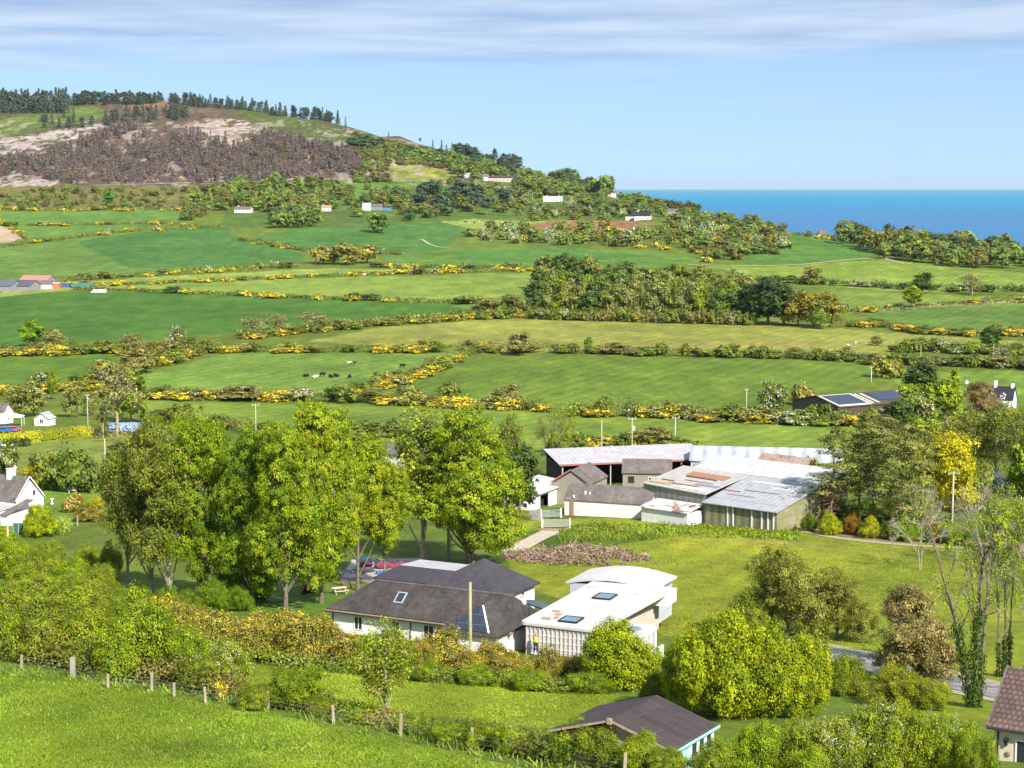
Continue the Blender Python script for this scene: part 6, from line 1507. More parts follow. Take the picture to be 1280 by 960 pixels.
fr = Frame('patched_shed', (880, 627), (974, 640), 3.5, 'big shed with patchwork sheet roof and mossy front wall', 'shed', yaw=-41.5)
r = fr.root
MB().box(.1, .2, -.8, 13.2, .35, 3.3).box(13.05, .35, -.8, 13.2, 12.4, 3.6).build('front_wall', OLIVE_SHEET, r)
MB().poly((13.21, .3, 3.2), (13.21, 12.4, 3.2), (13.21, 12.4, 5.6)).build('gable_sheet', OLIVE_SHEET, r)
for x in (4.2, 5.2, 8.6, 10.4, 11.5, 12.5): MB().box(x, .1, -.6, x + .22, .19, 3.25).build('white_strip', WHITE_P, r)
def plane(y): return 3.5 + (y / 12.5) * 2.55
MB().slab([((-.3, -.3, plane(-.3)), (13.5, -.3, plane(-.3)), (13.5, 12.6, plane(12.6)), (-.3, 12.6, plane(12.6)))], .12).build('roof', sheet_mat('blue_grey_sheet', seen(226, 234, 236), 1.0, .10, rust=.06, rust_c=seen(206, 190, 170), var=.08), r)
MB().slab([((-13.2, 1.6, plane(1.6) + 1.0), (-.31, -.3 + 1.0, plane(.7) + .85), (-.31, 12.6, plane(12.6)), (-13.2, 12.6, plane(12.6) + .3))], .12).build('side_roof', sheet_mat('green_white_sheet', seen(240, 242, 230), 1.0, .08, rust=.12, rust_c=seen(226, 208, 170), var=.08), r)
MB().poly((-13.1, 1.9, -.8), (-.2, .9, -.8), (-.2, .9, 4.3), (-13.1, 1.9, 4.7)).build('side_wall', GREEN_SHEET, r)
RUSTS = [simple('rust_strip', seen(176, 112, 84), .8, .2, 3), simple('salmon_strip', seen(222, 160, 126), .8, .12, 3), simple('maroon_strip', seen(120, 72, 66), .8, .2, 3), simple('pale_strip', (.74, .72, .66), .7, .08, 2), simple('cream_strip', seen(238, 222, 180), .7, .08, 2), simple('blue_strip', seen(168, 188, 206), .6, .08, 2)]
def patch(x0, x1, y0, y1, k, side=False, d=.014):
    f = (lambda x, y: plane(y) + d + ((.85 - .85 * (y - .7) / 11.9) + (-x) / 13 * .3 if side else 0))
    MB().poly((x0, y0, f(x0, y0)), (x1, y0, f(x1, y0)), (x1, y1, f(x1, y1)), (x0, y1, f(x0, y1))).build('roof_patch', RUSTS[k], r)
for a in ((1.5, 6.5, 4.0, 4.25, 0), (3.0, 9.5, 6.4, 6.65, 2), (-.2, 3.0, 5.4, 5.7, 2), (6.5, 12.5, 8.6, 8.8, 3), (0, 13.2, 2.1, 2.2, 5), (2, 11, 10.2, 10.6, 3)): patch(*a)
for a in ((-11.5, -9.0, 4.4, 4.7, 2), (-9.5, -3.5, 3.4, 3.7, 0), (-8, -2.5, 5.8, 6.0, 0), (-9.5, -2.0, 8.2, 10.4, 1), (-9.0, -3.0, 7.5, 7.9, 2), (-12.8, -8.5, 2.6, 4.2, 4), (-6.5, -1, 2.0, 3.0, 3), (-5, -.5, 4.3, 5.2, 5)): patch(*a, side=True, d=.03)
patched = fr
# lean-to in front of it
MB().box(-9.6, -3.2, -.8, -.8, .85, 1.9).build('lean_to_wall', W_OLD, r)
MB().slab([((-9.9, -3.5, 2.05), (-.6, -3.5, 2.05), (-.6, .85, 2.9), (-9.9, .85, 2.9))], .1).build('lean_to_roof', sheet_mat('white_rusted_sheet', (.62, .56, .52), .9, .1, rust=.45, rust_c=seen(186, 140, 116)), r)
# taller white-roofed shed behind
o = patched.world(-12.0, 13.0)
sh = empty('white_roof_shed', (o.x, o.y, patched.z0), patched.yaw); tag(sh, 'white sheet-roofed shed joined behind the patchwork roof', 'shed')
MB().box(.2, .2, -.8, 25, .4, 6.0).box(.2, .4, -.8, .4, 7.6, 6.6).box(24.8, .4, -.8, 25, 7.6, 6.6).build('wall', OLIVE_SHEET, sh)
MB().slab([((-.3, -.3, 6.15), (25.3, -.3, 6.15), (25.3, 8.0, 7.3), (-.3, 8.0, 7.3))], .14).build('roof', CORR_WHITE, sh)
o = patched.world(-5.0, 20.5)
sh = empty('rusty_barn', (o.x, o.y, patched.z0), patched.yaw); tag(sh, 'barn with rust orange gable roof rising behind the white shed', 'barn')
walls(sh, 0, 9, 0, 7, 6.0, 7.9, simple('red_oxide_sheet', (.36, .13, .1), .8, .2, 3)); hip_roof(sh, 0, 9, 0, 7, 6.0, 8.0, CORR_RUST, over=.3)
fr = Frame('ribbed_roof_shed', (862, 575), (1027, 580), 5.0, 'rearmost farm shed with pale ribbed sheet roof', 'shed', yaw=-9)
r = fr.root
walls(r, .2, 27.5, .2, 11, 5.0, 6.8, FIBRE); hip_roof(r, .2, 27.5, .2, 11, 5.0, 6.9, CORR_PALE, over=.3)

# gate, piers and yard wall
def metal_gate(a, b, h, bars, label):
    a, b = Vector(a), Vector(b); rt = empty('farm_gate', a, math.atan2(b.y - a.y, b.x - a.x)); tag(rt, label, 'gate'); w = (b - a).length
    m = MB()
    for i in range(bars): m.bar((0, 0, .2 + (h - .25) * i / (bars - 1)), (w, 0, .2 + (h - .25) * i / (bars - 1)), .07)
    m.build('gate_rail', METAL, rt)
    m = MB()
    for x in (0, w * .33, w * .66, w): m.bar((x, 0, .15), (x, 0, h), .07)
    m.build('gate_upright', METAL, rt)
    for x in (-.15, w + .15): MB().box(x - .12, -.12, -.4, x + .12, .12, h + .15).build('gate_post', W_OLD, rt)
metal_gate(ground(679, 660), ground(711, 660), 1.35, 7, 'grey metal field gate across the farm track')
metal_gate(ground(677, 648), ground(700, 647), 1.3, 6, 'grey metal yard gate before the open white shed')
a, b = ground(662, 649), ground(676, 650)
m = MB().box(0, -.15, -.4, (b - a).length, .15, 1.5); m.build('yard_wall', simple('concrete', (.34, .33, .31), .9, .15, 2), None, a, math.atan2(b.y - a.y, b.x - a.x)); tag(bpy.data.objects['yard_wall'], 'grey concrete yard wall left of the farm gates', 'wall')

# ---------------------------------------------------------------- white house at the left edge
z_ = float(ground(30, 662).z)
fr = Frame('white_house', (20, 627.5), (40, 640), 2.9, 'white gabled house with grey roof at the left edge', 'house', yaw=-30, z0=z_)
r = fr.root
walls(r, -14, -.1, .2, 6.0, 2.9, 6.2, W_RENDER); hip_roof(r, -14, -.15, .2, 6.0, 2.9, 6.4, SLATE_OLD, over=.12)
MB().bar((-.02, -.05, 2.95), (-.02, 3.1, 6.45), .1, .16).bar((-.02, 6.2, 2.95), (-.02, 3.1, 6.45), .1, .16).build('bargeboard', WHITE_P, r)
window(r, 'r', 3.6, 3.3, .7, 1.0, -.1, WHITE_P, GLASS, bars=0); window(r, 'r', 2.2, 2.6, .3, .8, -.1, WHITE_P, GLASS, bars=0)
chimney(r, -4.0, 3.1, 5.6, 7.4, .9, W_RENDER, 2)
MB().box(-9, -4.2, -.8, -.4, .2, 1.9).build('porch_wall', W_RENDER, r)
MB().slab([((-9.3, -4.5, 2.0), (-.2, -4.5, 2.0), (-.2, .18, 2.35), (-9.3, .18, 2.35))], .18).build('porch_roof', FIBRE, r)
MB().slab([((.05, -3.6, 1.5), (1.6, -3.6, 1.5), (1.6, 2.2, 3.1), (.05, 2.2, 3.1))], .12).build('lean_to_roof', SLATE_OLD, r)
MB().box(.05, -3.4, -.6, 1.4, 2.0, 1.45).build('lean_to_wall', W_RENDER, r)
window(r, 'f', -6.5, .2, 1.0, 1.4, -4.2, TIMBER, GLASS, bars=0)
a, b = ground(17, 668), ground(30, 668); rt = empty('green_fence', a, math.atan2(b.y - a.y, b.x - a.x)); tag(rt, 'dark green boarded fence beside the white house porch', 'fence')
MB().box(0, -.03, -.2, (b - a).length, .03, 1.7).build('board_panel', simple('green_boards', (.03, .13, .09), .7, .15, 3), rt)
for i in range(3): MB().box((b - a).length * i / 2 - .06, -.12, -.3, (b - a).length * i / 2 + .06, -.04, 1.85).build('fence_post', TIMBER_G, rt)

# ---------------------------------------------------------------- barn with solar panels, white house and others in the middle distance
fr = Frame('solar_barn', (1050, 509), (1098, 500), 3.6, 'low brown barn with two banks of solar panels on its roof', 'barn', yaw=31)
r = fr.root
walls(r, .2, 30, .2, 20, 3.6, 5.6, FIBRE_BROWN, axis='x'); hip_roof(r, .2, 30, .2, 20, 3.6, 5.8, FIBRE_BROWN, over=.3)
MB().box(18, .1, -.6, 30.1, .19, 1.8).build('block_wall', W_CREAM, r)
def pslope(x0, x1, y0, y1, d=.12): return [(x, y, 3.6 + (y + .1) / 10.2 * 2.2 + d) for x, y in ((x0, y0), (x1, y0), (x1, y1), (x0, y1))]
MB().poly(*pslope(1.0, 11, 1.5, 9.0)).build('solar_panel', PVPANEL, r); MB().poly(*pslope(17, 27, 2.5, 9.2)).build('solar_panel', PVPANEL, r)
MB().poly(*pslope(0.2, 12, .3, 9.6, .06)).build('clear_sheet', simple('pale_sheet', (.5, .5, .4), .6, .1, 1), r)
for i, x in enumerate((12.5, 14.5, 28)): MB().poly(*pslope(x, x + .9, 1, 9.0, .07)).build('roof_light', MATS['pale_sheet'], r)
fr = Frame('slate_house', (1221, 498), (1256, 500), 3.8, 'white house with dark slate roof, dormers and two chimneys', 'house', yaw=-24)
r = fr.root
walls(r, .2, 9.8, .2, 7.2, 3.8, 7.0, W_RENDER); hip_roof(r, .2, 9.8, .2, 7.2, 3.8, 7.2, roof_mat('dark_slate', seen(70, 66, 78), seen(60, 58, 70), .3, .5, .2), over=.2)
for x in (3.0, 6.4):
    d = MB().box(x, .1, 3.9, x + 1.3, 2.2, 5.0).build('dormer_wall', W_RENDER, r); MB().slab([((x - .2, -.2, 5.0), (x + .65, -.2, 5.6), (x + .65, 2.6, 5.6), (x - .2, 2.6, 5.0)), ((x + .65, -.2, 5.6), (x + 1.5, -.2, 5.0), (x + 1.5, 2.6, 5.0), (x + .65, 2.6, 5.6))], .1).build('dormer_roof', FIBRE, r)
    window(r, 'f', x + .2, 4.0, .9, .9, .1, WHITE_P, GLASS)
for x in (1.5, 4.8, 7.6): window(r, 'f', x, .8, 1.2, 1.4, .2)
window(r, 'r', 3.2, 1.2, 1.0, 1.2, 9.8); window(r, 'r', 3.2, 4.2, .9, 1.1, 9.8)
chimney(r, 4.5, 3.7, 6.5, 8.6, .8, W_OLD, 2); chimney(r, 9.2, 3.7, 6.4, 8.0, .8, W_OLD, 2)
fr = Frame('slate_bungalow', (1197, 617), (1272, 614), 3.0, 'half-hidden house with blue slate roof among the trees', 'house', yaw=8)
r = fr.root
walls(r, .2, 12, .2, 9, 3.0, 5.4, W_CREAM, hl=1, hrt=1); hip_roof(r, .2, 12, .2, 9, 3.0, 5.6, SLATE_BLUE, hl=3.5, hrt=3.5, over=.4)
for x in (2, 5.4, 8.6): window(r, 'f', x, .9, 1.3, 1.3, .2)
skylight(r, (8.2, 2.2, 4.28), (1, 0, 0), (0, .88, .48), 1.0, 1.3)
fr = Frame('long_grey_shed', (470, 566), (520, 572), 3.2, 'long grey-roofed shed half hidden behind the tall row of trees', 'shed')
r = fr.root
walls(r, .2, 26, .2, 7, 3.2, 4.6, W_OLD); hip_roof(r, .2, 26, .2, 7, 3.2, 4.8, SLATE_OLD, over=.2)
window(r, 'f', 3, .8, 1.0, 1.2, .2); window(r, 'f', 9, .8, 1.0, 1.2, .2)
# polytunnel
g0 = ground(136, 538); rt = empty('polytunnel', g0, R(6)); tag(rt, 'pale blue plastic polytunnel on the lawn by the bare tree', 'polytunnel')
n = 12; m = MB(); rad = 1.95; Lx = 9.6
for i in range(n):
    a0, a1 = math.pi * i / n, math.pi * (i + 1) / n
    f = lambda a, x: (x, -math.cos(a) * 2.6, math.sin(a) * rad)
    m.poly(f(a0, 0), f(a0, Lx), f(a1, Lx), f(a1, 0))
m.poly(*[(Lx, -math.cos(math.pi * i / n) * 2.6, math.sin(math.pi * i / n) * rad) for i in range(n + 1)]); m.poly(*[(0, -math.cos(math.pi * i / n) * 2.6, math.sin(math.pi * i / n) * rad) for i in range(n + 1)])
m.build('cover', simple('polythene', (.22, .29, .40), .35, .08, 1, spec=.5), rt)
m = MB()
for k in range(7):
    x = Lx * k / 6
    for i in range(n):
        a0, a1 = math.pi * i / n, math.pi * (i + 1) / n; m.bar((x, -math.cos(a0) * 2.62, math.sin(a0) * (rad + .07)), (x, -math.cos(a1) * 2.66, math.sin(a1) * (rad + .07)), .06)
m.build('hoop', METAL, rt); MB().box(Lx + .01, -.6, 0, Lx + .06, .6, 1.5).build('door', simple('green_door', (.05, .2, .12), .6), rt)
# white marquee, shed and cars by the left garden
def car(loc, rz, c, label):
    rt = empty('parked_car', loc, rz); tag(rt, label, 'car'); p = simple('paint_' + label.split()[0], c, .3, .05, 2, spec=.6)
    prof = [(-2.1, .45), (-2.1, .85), (-1.75, 1.0), (-1.25, 1.42), (.3, 1.45), (1.0, .98), (1.95, .82), (2.12, .5)]
    m = MB(); wv = .82
    for (a, b), (c_, d) in zip(prof[:-1], prof[1:]): m.poly((a, -wv, b), (c_, -wv, d), (c_, wv, d), (a, wv, b))
    m.poly(*[(a, -wv, b) for a, b in prof]); m.poly(*[(a, wv, b) for a, b in prof]); m.poly((-2.1, -wv, .45), (2.12, -wv, .5), (2.12, wv, .5), (-2.1, wv, .45)); m.build('body', p, rt)
    for s in (-1, 1): MB().poly((-1.2, s * .826, 1.0), (.75, s * .826, 1.0), (.25, s * .826, 1.36), (-1.1, s * .826, 1.36)).build('side_window', GLASS, rt)
    MB().poly((.36, -.7, 1.425), (.36, .7, 1.425), (.96, .7, 1.03), (.96, -.7, 1.03)).build('windscreen', GLASS, rt)
    for x in (-1.3, 1.3):
        for s in (-1, 1): MB().tube([(x, s * .62, .33), (x, s * .84, .33)], [.33, .33], 14).build('wheel', BLACK_AND_SHADE, rt)
car(ground(6, 541), R(10), (.03, .12, .4), 'blue hatchback parked beside the white canopy'); car(ground(17, 540), R(12), (.36, .07, .2), 'pink hatchback parked between the blue one and the hedge')
g0 = ground(10, 532); rt = empty('canopy', g0, R(5)); tag(rt, 'white canopy roof over the parked cars at the left', 'canopy')
MB().slab([((-4, -2, 2.4), (4, -2, 2.4), (0, 0, 3.6)), ((4, -2, 2.4), (4, 2, 2.4), (0, 0, 3.6)), ((4, 2, 2.4), (-4, 2, 2.4), (0, 0, 3.6)), ((-4, 2, 2.4), (-4, -2, 2.4), (0, 0, 3.6))], .06).build('cover', WHITE_P, rt)
for x in (-3.8, 3.8):
    for y in (-1.8, 1.8): MB().box(x - .05, y - .05, -.2, x + .05, y + .05, 2.4).build('post', WHITE_P, rt)
fr = Frame('garden_chalet', (42, 523), (60, 524), 2.0, 'small white gabled chalet among the left garden trees', 'shed', yaw=-14)
walls(fr.root, .1, 4.0, .1, 4, 2.0, 3.4, W_OLD, axis='y'); hip_roof(fr.root, .1, 4.0, .1, 4, 2.0, 3.5, FIBRE, axis='y', over=.2); window(fr.root, 'f', 1.6, .7, 1.1, 1.2, .1)
fr = Frame('white_cottage', (-14, 517), (5, 517), 2.8, 'white cottage cut by the left edge above the parked cars', 'house', yaw=-12)
walls(fr.root, 0, 4.3, 0, 5, 3.2, 5.2, W_RENDER); hip_roof(fr.root, 0, 4.3, 0, 5, 3.2, 5.4, SLATE_OLD, over=.15); window(fr.root, 'r', 2, .8, 1, 1.2, 4.3)

# ---------------------------------------------------------------- far houses
def far_house(u, v, wpx, h, depth, hr_, yaw, wm, rm, label, cat='house', chim=1, name='cottage', hips=0.0, wins=True):
    p = ground(u, v); L = wpx / (F / p.y) / max(.5, math.cos(R(yaw)))
    rt = empty(name, p, R(yaw)); tag(rt, label, cat); x0, x1 = -L / 2, L / 2
    walls(rt, x0, x1, 0, depth, h, hr_, wm, hl=hips, hrt=hips); hip_roof(rt, x0, x1, 0, depth, h, hr_ + .2, rm, over=.3, hl=hips, hrt=hips)
    if wins:
        n = max(2, int(L / 4))
        for i in range(n): window(rt, 'f', x0 + L * (i + .5) / n - .6, .8, 1.3, 1.3, 0)
    for i in range(chim): chimney(rt, x0 + L * (.2 + .6 * i), depth / 2, hr_ - .4, hr_ + 1.2, .7, wm, 1)
    return rt
PINK = simple('pink_render', (.62, .42, .36), .85, .06, 1); REDR = simple('red_roof_sheet', (.42, .17, .13), .7, .15, 2); DK = MATS['dark_slate']
far_house(303, 266, 21, 3.2, 8, 5.6, -8, W_RENDER, SLATE_OLD, 'white bungalow among trees under the burnt wood')
far_house(408, 264, 12, 3.6, 7, 5.4, 6, W_CREAM, REDR, 'little red-roofed cottage beside the round copse')
far_house(458, 263, 10, 5, 9, 7.0, 0, W_RENDER, FIBRE, 'small white barn with pale roof beside the blue sheds', 'barn', 0, 'barn', wins=False)
far_house(470, 263, 16, 4, 9, 6, 4, simple('slate_blue_wall', (.16, .2, .24), .8), SLATE_OLD, 'dark grey farm shed next to the small white barn', 'shed', 0, 'farm_shed', wins=False)
far_house(484, 263, 10, 3, 6, 4.4, -6, simple('bright_blue_wall', (.1, .2, .42), .8), SLATE_BLUE, 'blue-walled shed beside the dark grey shed', 'shed', 0, 'farm_shed', wins=False)
far_house(625, 227, 32, 4.2, 9, 7.0, -6, PINK, SLATE_BLUE, 'long pink bungalow on the ridge with blue-grey roof', 'house', 2)
far_house(608, 226, 7, 4.2, 7, 7.4, 20, W_RENDER, SLATE_OLD, 'white gabled cottage end beside the long pink bungalow', 'house', 0)
far_house(584, 222, 8, 3.5, 6, 5.2, 0, W_RENDER, FIBRE, 'tiny white cottage at the edge of the yellow field', 'house', 0)
far_house(691, 252, 24, 3.0, 8, 5.4, -4, W_RENDER, FIBRE, 'long white house with pale roof above the ploughed field', 'house', 2)
far_house(764, 246, 12, 4, 8, 7.0, 8, PINK, SLATE_OLD, 'pinkish house with grey roof under the headland pines', 'house', 1)
far_house(803, 275, 20, 3.6, 9, 7.4, -10, W_RENDER, DK, 'white house with dark roof at the ploughed field end', 'house', 1)
far_house(787, 275, 10, 3.4, 7, 5.2, -4, W_RENDER, DK, 'small white garage left of the dark-roofed house', 'garage', 0, 'garage')
far_house(841, 263, 13, 4.6, 8, 9.0, 28, W_RENDER, PINK, 'white and pink gabled house below the maroon trees', 'house', 1)
far_house(838, 267, 24, 2.6, 8, 4.4, -4, STONE, SLATE_OLD, 'long low grey outbuilding before the white and pink house', 'barn', 0, 'barn', wins=False)
far_house(1030, 290, 10, 3, 7, 6, 10, W_CREAM, SLATE_OLD, 'pale cottage by the pointed tree against the sea', 'house', 0)
# farm at the left edge
far_house(2, 365, 24, 3.4, 16, 6, -12, simple('farm_grey_wall', (.24, .235, .235), .85, .12, 1), sheet_mat('blue_grey_roof', seen(128, 140, 160), 2, .1), 'blue-grey roofed barn at the left edge', 'barn', 0, 'barn', wins=False)
far_house(22, 364, 32, 3, 14, 5.6, -12, MATS['farm_grey_wall'], sheet_mat('purple_grey_roof', seen(120, 122, 140), 2, .1), 'wide grey-purple roofed barn, nearest of the left farm', 'barn', 0, 'barn', wins=False)
far_house(42, 357, 36, 3.4, 12, 5.6, -10, MATS['farm_grey_wall'], REDR, 'red-roofed barn at the back of the left farm', 'barn', 0, 'barn', wins=False)
far_house(60, 361, 22, 2.6, 10, 4.6, 24, W_OLD, SLATE_OLD, 'white gabled shed of the left farm', 'shed', 0, 'farm_shed', wins=False)
far_house(70, 361, 8, 3.0, 6, 3.4, 0, simple('brick_red_wall', (.42, .16, .1), .85, .15, 2), FIBRE, 'red brick end shed beside the white gabled shed', 'shed', 0, 'farm_shed', wins=False)
for u, w, c, l in ((103, 28, (.06, .22, .2), 'long teal storage container at the left farm'), (82, 10, (.06, .12, .3), 'short blue storage container at the left farm')):
    p = ground(u, 359); L = w / (F / p.y); rt = empty('storage_container', p, R(-4)); tag(rt, l, 'container')
    MB().box(-L / 2, 0, 0, L / 2, 2.5, 2.4).build('body', sheet_mat('container_' + l.split()[1], c, .6, .3), rt)
    for s in (0, 1): MB().box(L / 2 + .01, .1 + s * 1.2, .15, L / 2 + .06, 1.25 + s * 1.2, 2.3).build('door', MATS['container_' + l.split()[1]], rt)
p = ground(123, 366); m = MB(); L = 20 / (F / p.y); m.slab([((-L / 2, 0, .1), (L / 2, 0, .1), (L / 2 - .6, 3.6, 1.8), (-L / 2 + .6, 3.6, 1.8))], .3); m.build('silage_sheet', FIBRE, None, p); tag(bpy.data.objects['silage_sheet'], 'pale sheeted silage heap by the left farm lane', 'heap')
# ---------------------------------------------------------------- poles, fence, lane
POLEW = simple('pole_timber', (.40, .35, .26), .9, .2, 3, stretch=(1, 1, .15)); POLEY = simple('mossy_pole_timber', (.31, .29, .13), .9, .2, 3, stretch=(1, 1, .15))
INS = simple('porcelain', (.7, .68, .66), .4)
def pole(u, v0, v1, label, r=.14, arm=0.0, mat=None, kit=None, teal=False):
    p = ground(u, v1); px = F / p.y; h = (v1 - v0) / px * 1.01
    rt = empty('utility_pole', p, RNG.uniform(-.2, .2)); tag(rt, label, 'pole')
    MB().tube([(0, 0, -.6), (0, 0, h)], [r, r * .72], 10).build('shaft', mat or POLEW, rt, smooth=True)
    if arm:
        MB().box(-arm, -.07, h - .35, arm, .07, h - .2).build('crossarm', simple('teal_steel', (.1, .28, .26), .6) if teal else POLEW, rt)
        for x in (-arm * .85, 0, arm * .85): MB().tube([(x, 0, h - .2), (x, 0, h + .1)], [.07, .05], 8).build('insulator', INS if not teal else MATS['teal_steel'], rt)
    if kit: MB().tube([(.35, 0, h * .62), (.35, 0, h * .62 + .9)], [.28, .28], 12).build('transformer', INS, rt)
    return rt, h
pole(588, 725, 822, 'thick yellowish mossy pole before the slate bungalow', .17, 0, POLEY)
pole(752, 525, 564, 'plain brown pole behind the farm sheds, nearest the lime tree')
pole(790, 522, 563, 'pole with crossarm and white transformer behind the farm sheds', .13, .9, kit=True)
pole(844, 521, 556, 'slim grey pole with white insulators behind the farm sheds', .11, .9, METAL)
pole(933, 486, 516, 'lone yellowish pole on the lower hedge of the big pasture', .15, .5)
pole(1089, 458, 478, 'pale pole at the back of the solar barn', .12, .6, METAL)
pole(1151, 432, 446, 'short pale pole in the hedge along the right lane', .14)
pole(320, 505, 546, 'brown pole with crossarm above the sycamores', .13, .9)
pole(132, 548, 603, 'tall bare pale pole beside the top of the larches', .14)
pole(110, 493, 536, 'yellowish pole beside the golden hedge', .14, .5)
pole(129, 529, 548, 'short pale pole at the polytunnel hedge', .12)
pole(1190, 588, 668, 'pole with teal crossarm before the slate roof in the wood', .15, .9, teal=True)
pole(11, 655, 712, 'weathered grey pole before the white house', .15)
pole(1242, 430, 446, 'short brown pole at the end of the right lane', .12)
pole(1185, 527, 540, 'short pale pole in the trees below the far white gable', .1, .4)
# white mast with dish beside the slate house
p = ground(1208, 494); rt = empty('dish_mast', p); tag(rt, 'thin mast with white dish beside the far white gable', 'mast'); MB().tube([(0, 0, -.4), (0, 0, 6.5)], [.07, .04], 8).build('shaft', METAL, rt); MB().tube([(0, -.05, 4.0), (0, -.2, 4.05)], [.15, .5], 12).build('dish', INS, rt)
# pasture fence
FP = [(27, 836, .85), (91, 846, 1.15), (135, 860, .8), (190, 864, 1.1), (218, 871, .8), (257, 879, .9), (336, 888, 1.05), (417, 905, 1.0), (501, 919, 1.1), (589, 938, 1.1), (682, 953, 1.1), (780, 972, 1.1)]
w0 = ground(FP[0][0], FP[0][1]); rt = empty('post_and_wire_fence', w0); tag(rt, 'post and wire fence along the top of the near pasture', 'fence')
ws = [ground(u, v) - w0 for u, v, _h in FP]
for i, (p, (u, v, h)) in enumerate(zip(ws, FP)):
    wd = .16 if i == 1 else .09
    o = MB().box(-wd, -wd * .8, -.3, wd, wd * .8, h * 1.3).build('fence_post', TIMBER_G if i != 1 else simple('concrete_post', (.36, .33, .29), .9, .15, 3), rt, p, RNG.uniform(-.3, .3)); o.rotation_euler.x = RNG.uniform(-.04, .04); o.rotation_euler.y = RNG.uniform(-.05, .05)
for z in (.45, .75, 1.0):
    m = MB()
    for a, b in zip(ws[:-1], ws[1:]): m.bar(a + Vector((0, 0, z)), b + Vector((0, 0, z)), .009)
    m.build('wire', METAL, rt)
# paddock rail fence far right
w0 = ground(1075, 391); rt = empty('rail_fence', w0); tag(rt, 'pale post and rail fence between the right-hand paddocks', 'fence')
ws = [ground(1075 + 215 * i / 22, 391 + .0 - 13.5 * (i / 22)) - w0 + Vector((0, -14, -.9)) * 0 for i in range(23)]
for p in ws: MB().box(-.08, -.08, -.3, .08, .08, 1.35).build('fence_post', POLEW, rt, p + Vector((0, -6, 0)) * 0)
m = MB()
for a, b in zip(ws[:-1], ws[1:]):
    for z in (.6, 1.2): m.bar(a + Vector((0, 0, z)), b + Vector((0, 0, z)), .1)
m.build('rail', TIMBER_G, rt)
# lane
def strip(name, pts, w, mat, dz):
    W_ = [ground(u, v) for u, v in pts]; V, Q = [], []
    S = []
    for a, b in zip(W_[:-1], W_[1:]):
        n = max(2, int((b - a).length / 1.0))
        for i in range(n): S.append(np.array(a.lerp(b, i / n)))
    S.append(np.array(W_[-1])); S = np.array(S)
    k = np.ones(7) / 7
    if len(S) > 14:
        for c in (0, 1): S[3:-3, c] = np.convolve(S[:, c], k, 'valid')
    tn = np.gradient(S, axis=0); tn[:, 2] = 0; tn = unit(tn); sd = np.stack([-tn[:, 1], tn[:, 0], 0 * tn[:, 0]], 1)
    offs = np.linspace(-.5, .5, 7)
    for s_, d_ in zip(S, sd):
        for o_ in offs:
            q = s_ + d_ * w * o_; V.append((q[0], q[1], float(terrain(q[0], q[1])) + dz))
    n = len(S); c = len(offs)
    for i in range(n - 1):
        for j in range(c - 1): Q.append((i * c + j, i * c + j + 1, (i + 1) * c + j + 1, (i + 1) * c + j))
    o = link(name, np_mesh(name, np.array(V), Q, [mat], smooth=True)); tag(o, kind='structure'); return o
ASPH = simple('tarmac', (.17, .165, .17), .9, .2, .5, c2=(.26, .24, .22), c2amt=.4)
GRAV = simple('gravel_verge', (.36, .29, .22), .95, .25, 1.0, c2=(.2, .24, .08), c2amt=.3)
lane = [(960, 800), (1040, 817), (1090, 826), (1150, 842), (1210, 858), (1280, 872), (1380, 890)]
strip('verge', lane, 7.6, GRAV, .05); strip('road', lane, 5.0, ASPH, .09)
strip('path', [(980, 658), (1040, 672), (1100, 679), (1170, 684), (1300, 690)], 1.7, GRAV, .06)
strip('path', [(640, 690), (665, 676), (690, 664)], 3.0, simple('pale_track', (.42, .35, .26), .95, .2, 1), .06)
strip('path', [(527, 299), (536, 305), (548, 309), (566, 311)], 2.5, simple('chalky_track', (.3, .3, .18), .95, .2, 1), .25)
strip('path', [(860, 331), (940, 333), (1000, 331), (1060, 325), (1100, 322), (1130, 330)], 3.5, simple('dirt_track', (.34, .28, .2), .95, .25, .5), .25)
strip('path', [(120, 232), (200, 230), (290, 226), (380, 224), (470, 226), (560, 228)], 4.0, simple('hill_track', (.36, .32, .26), .95, .3, .1), .4)

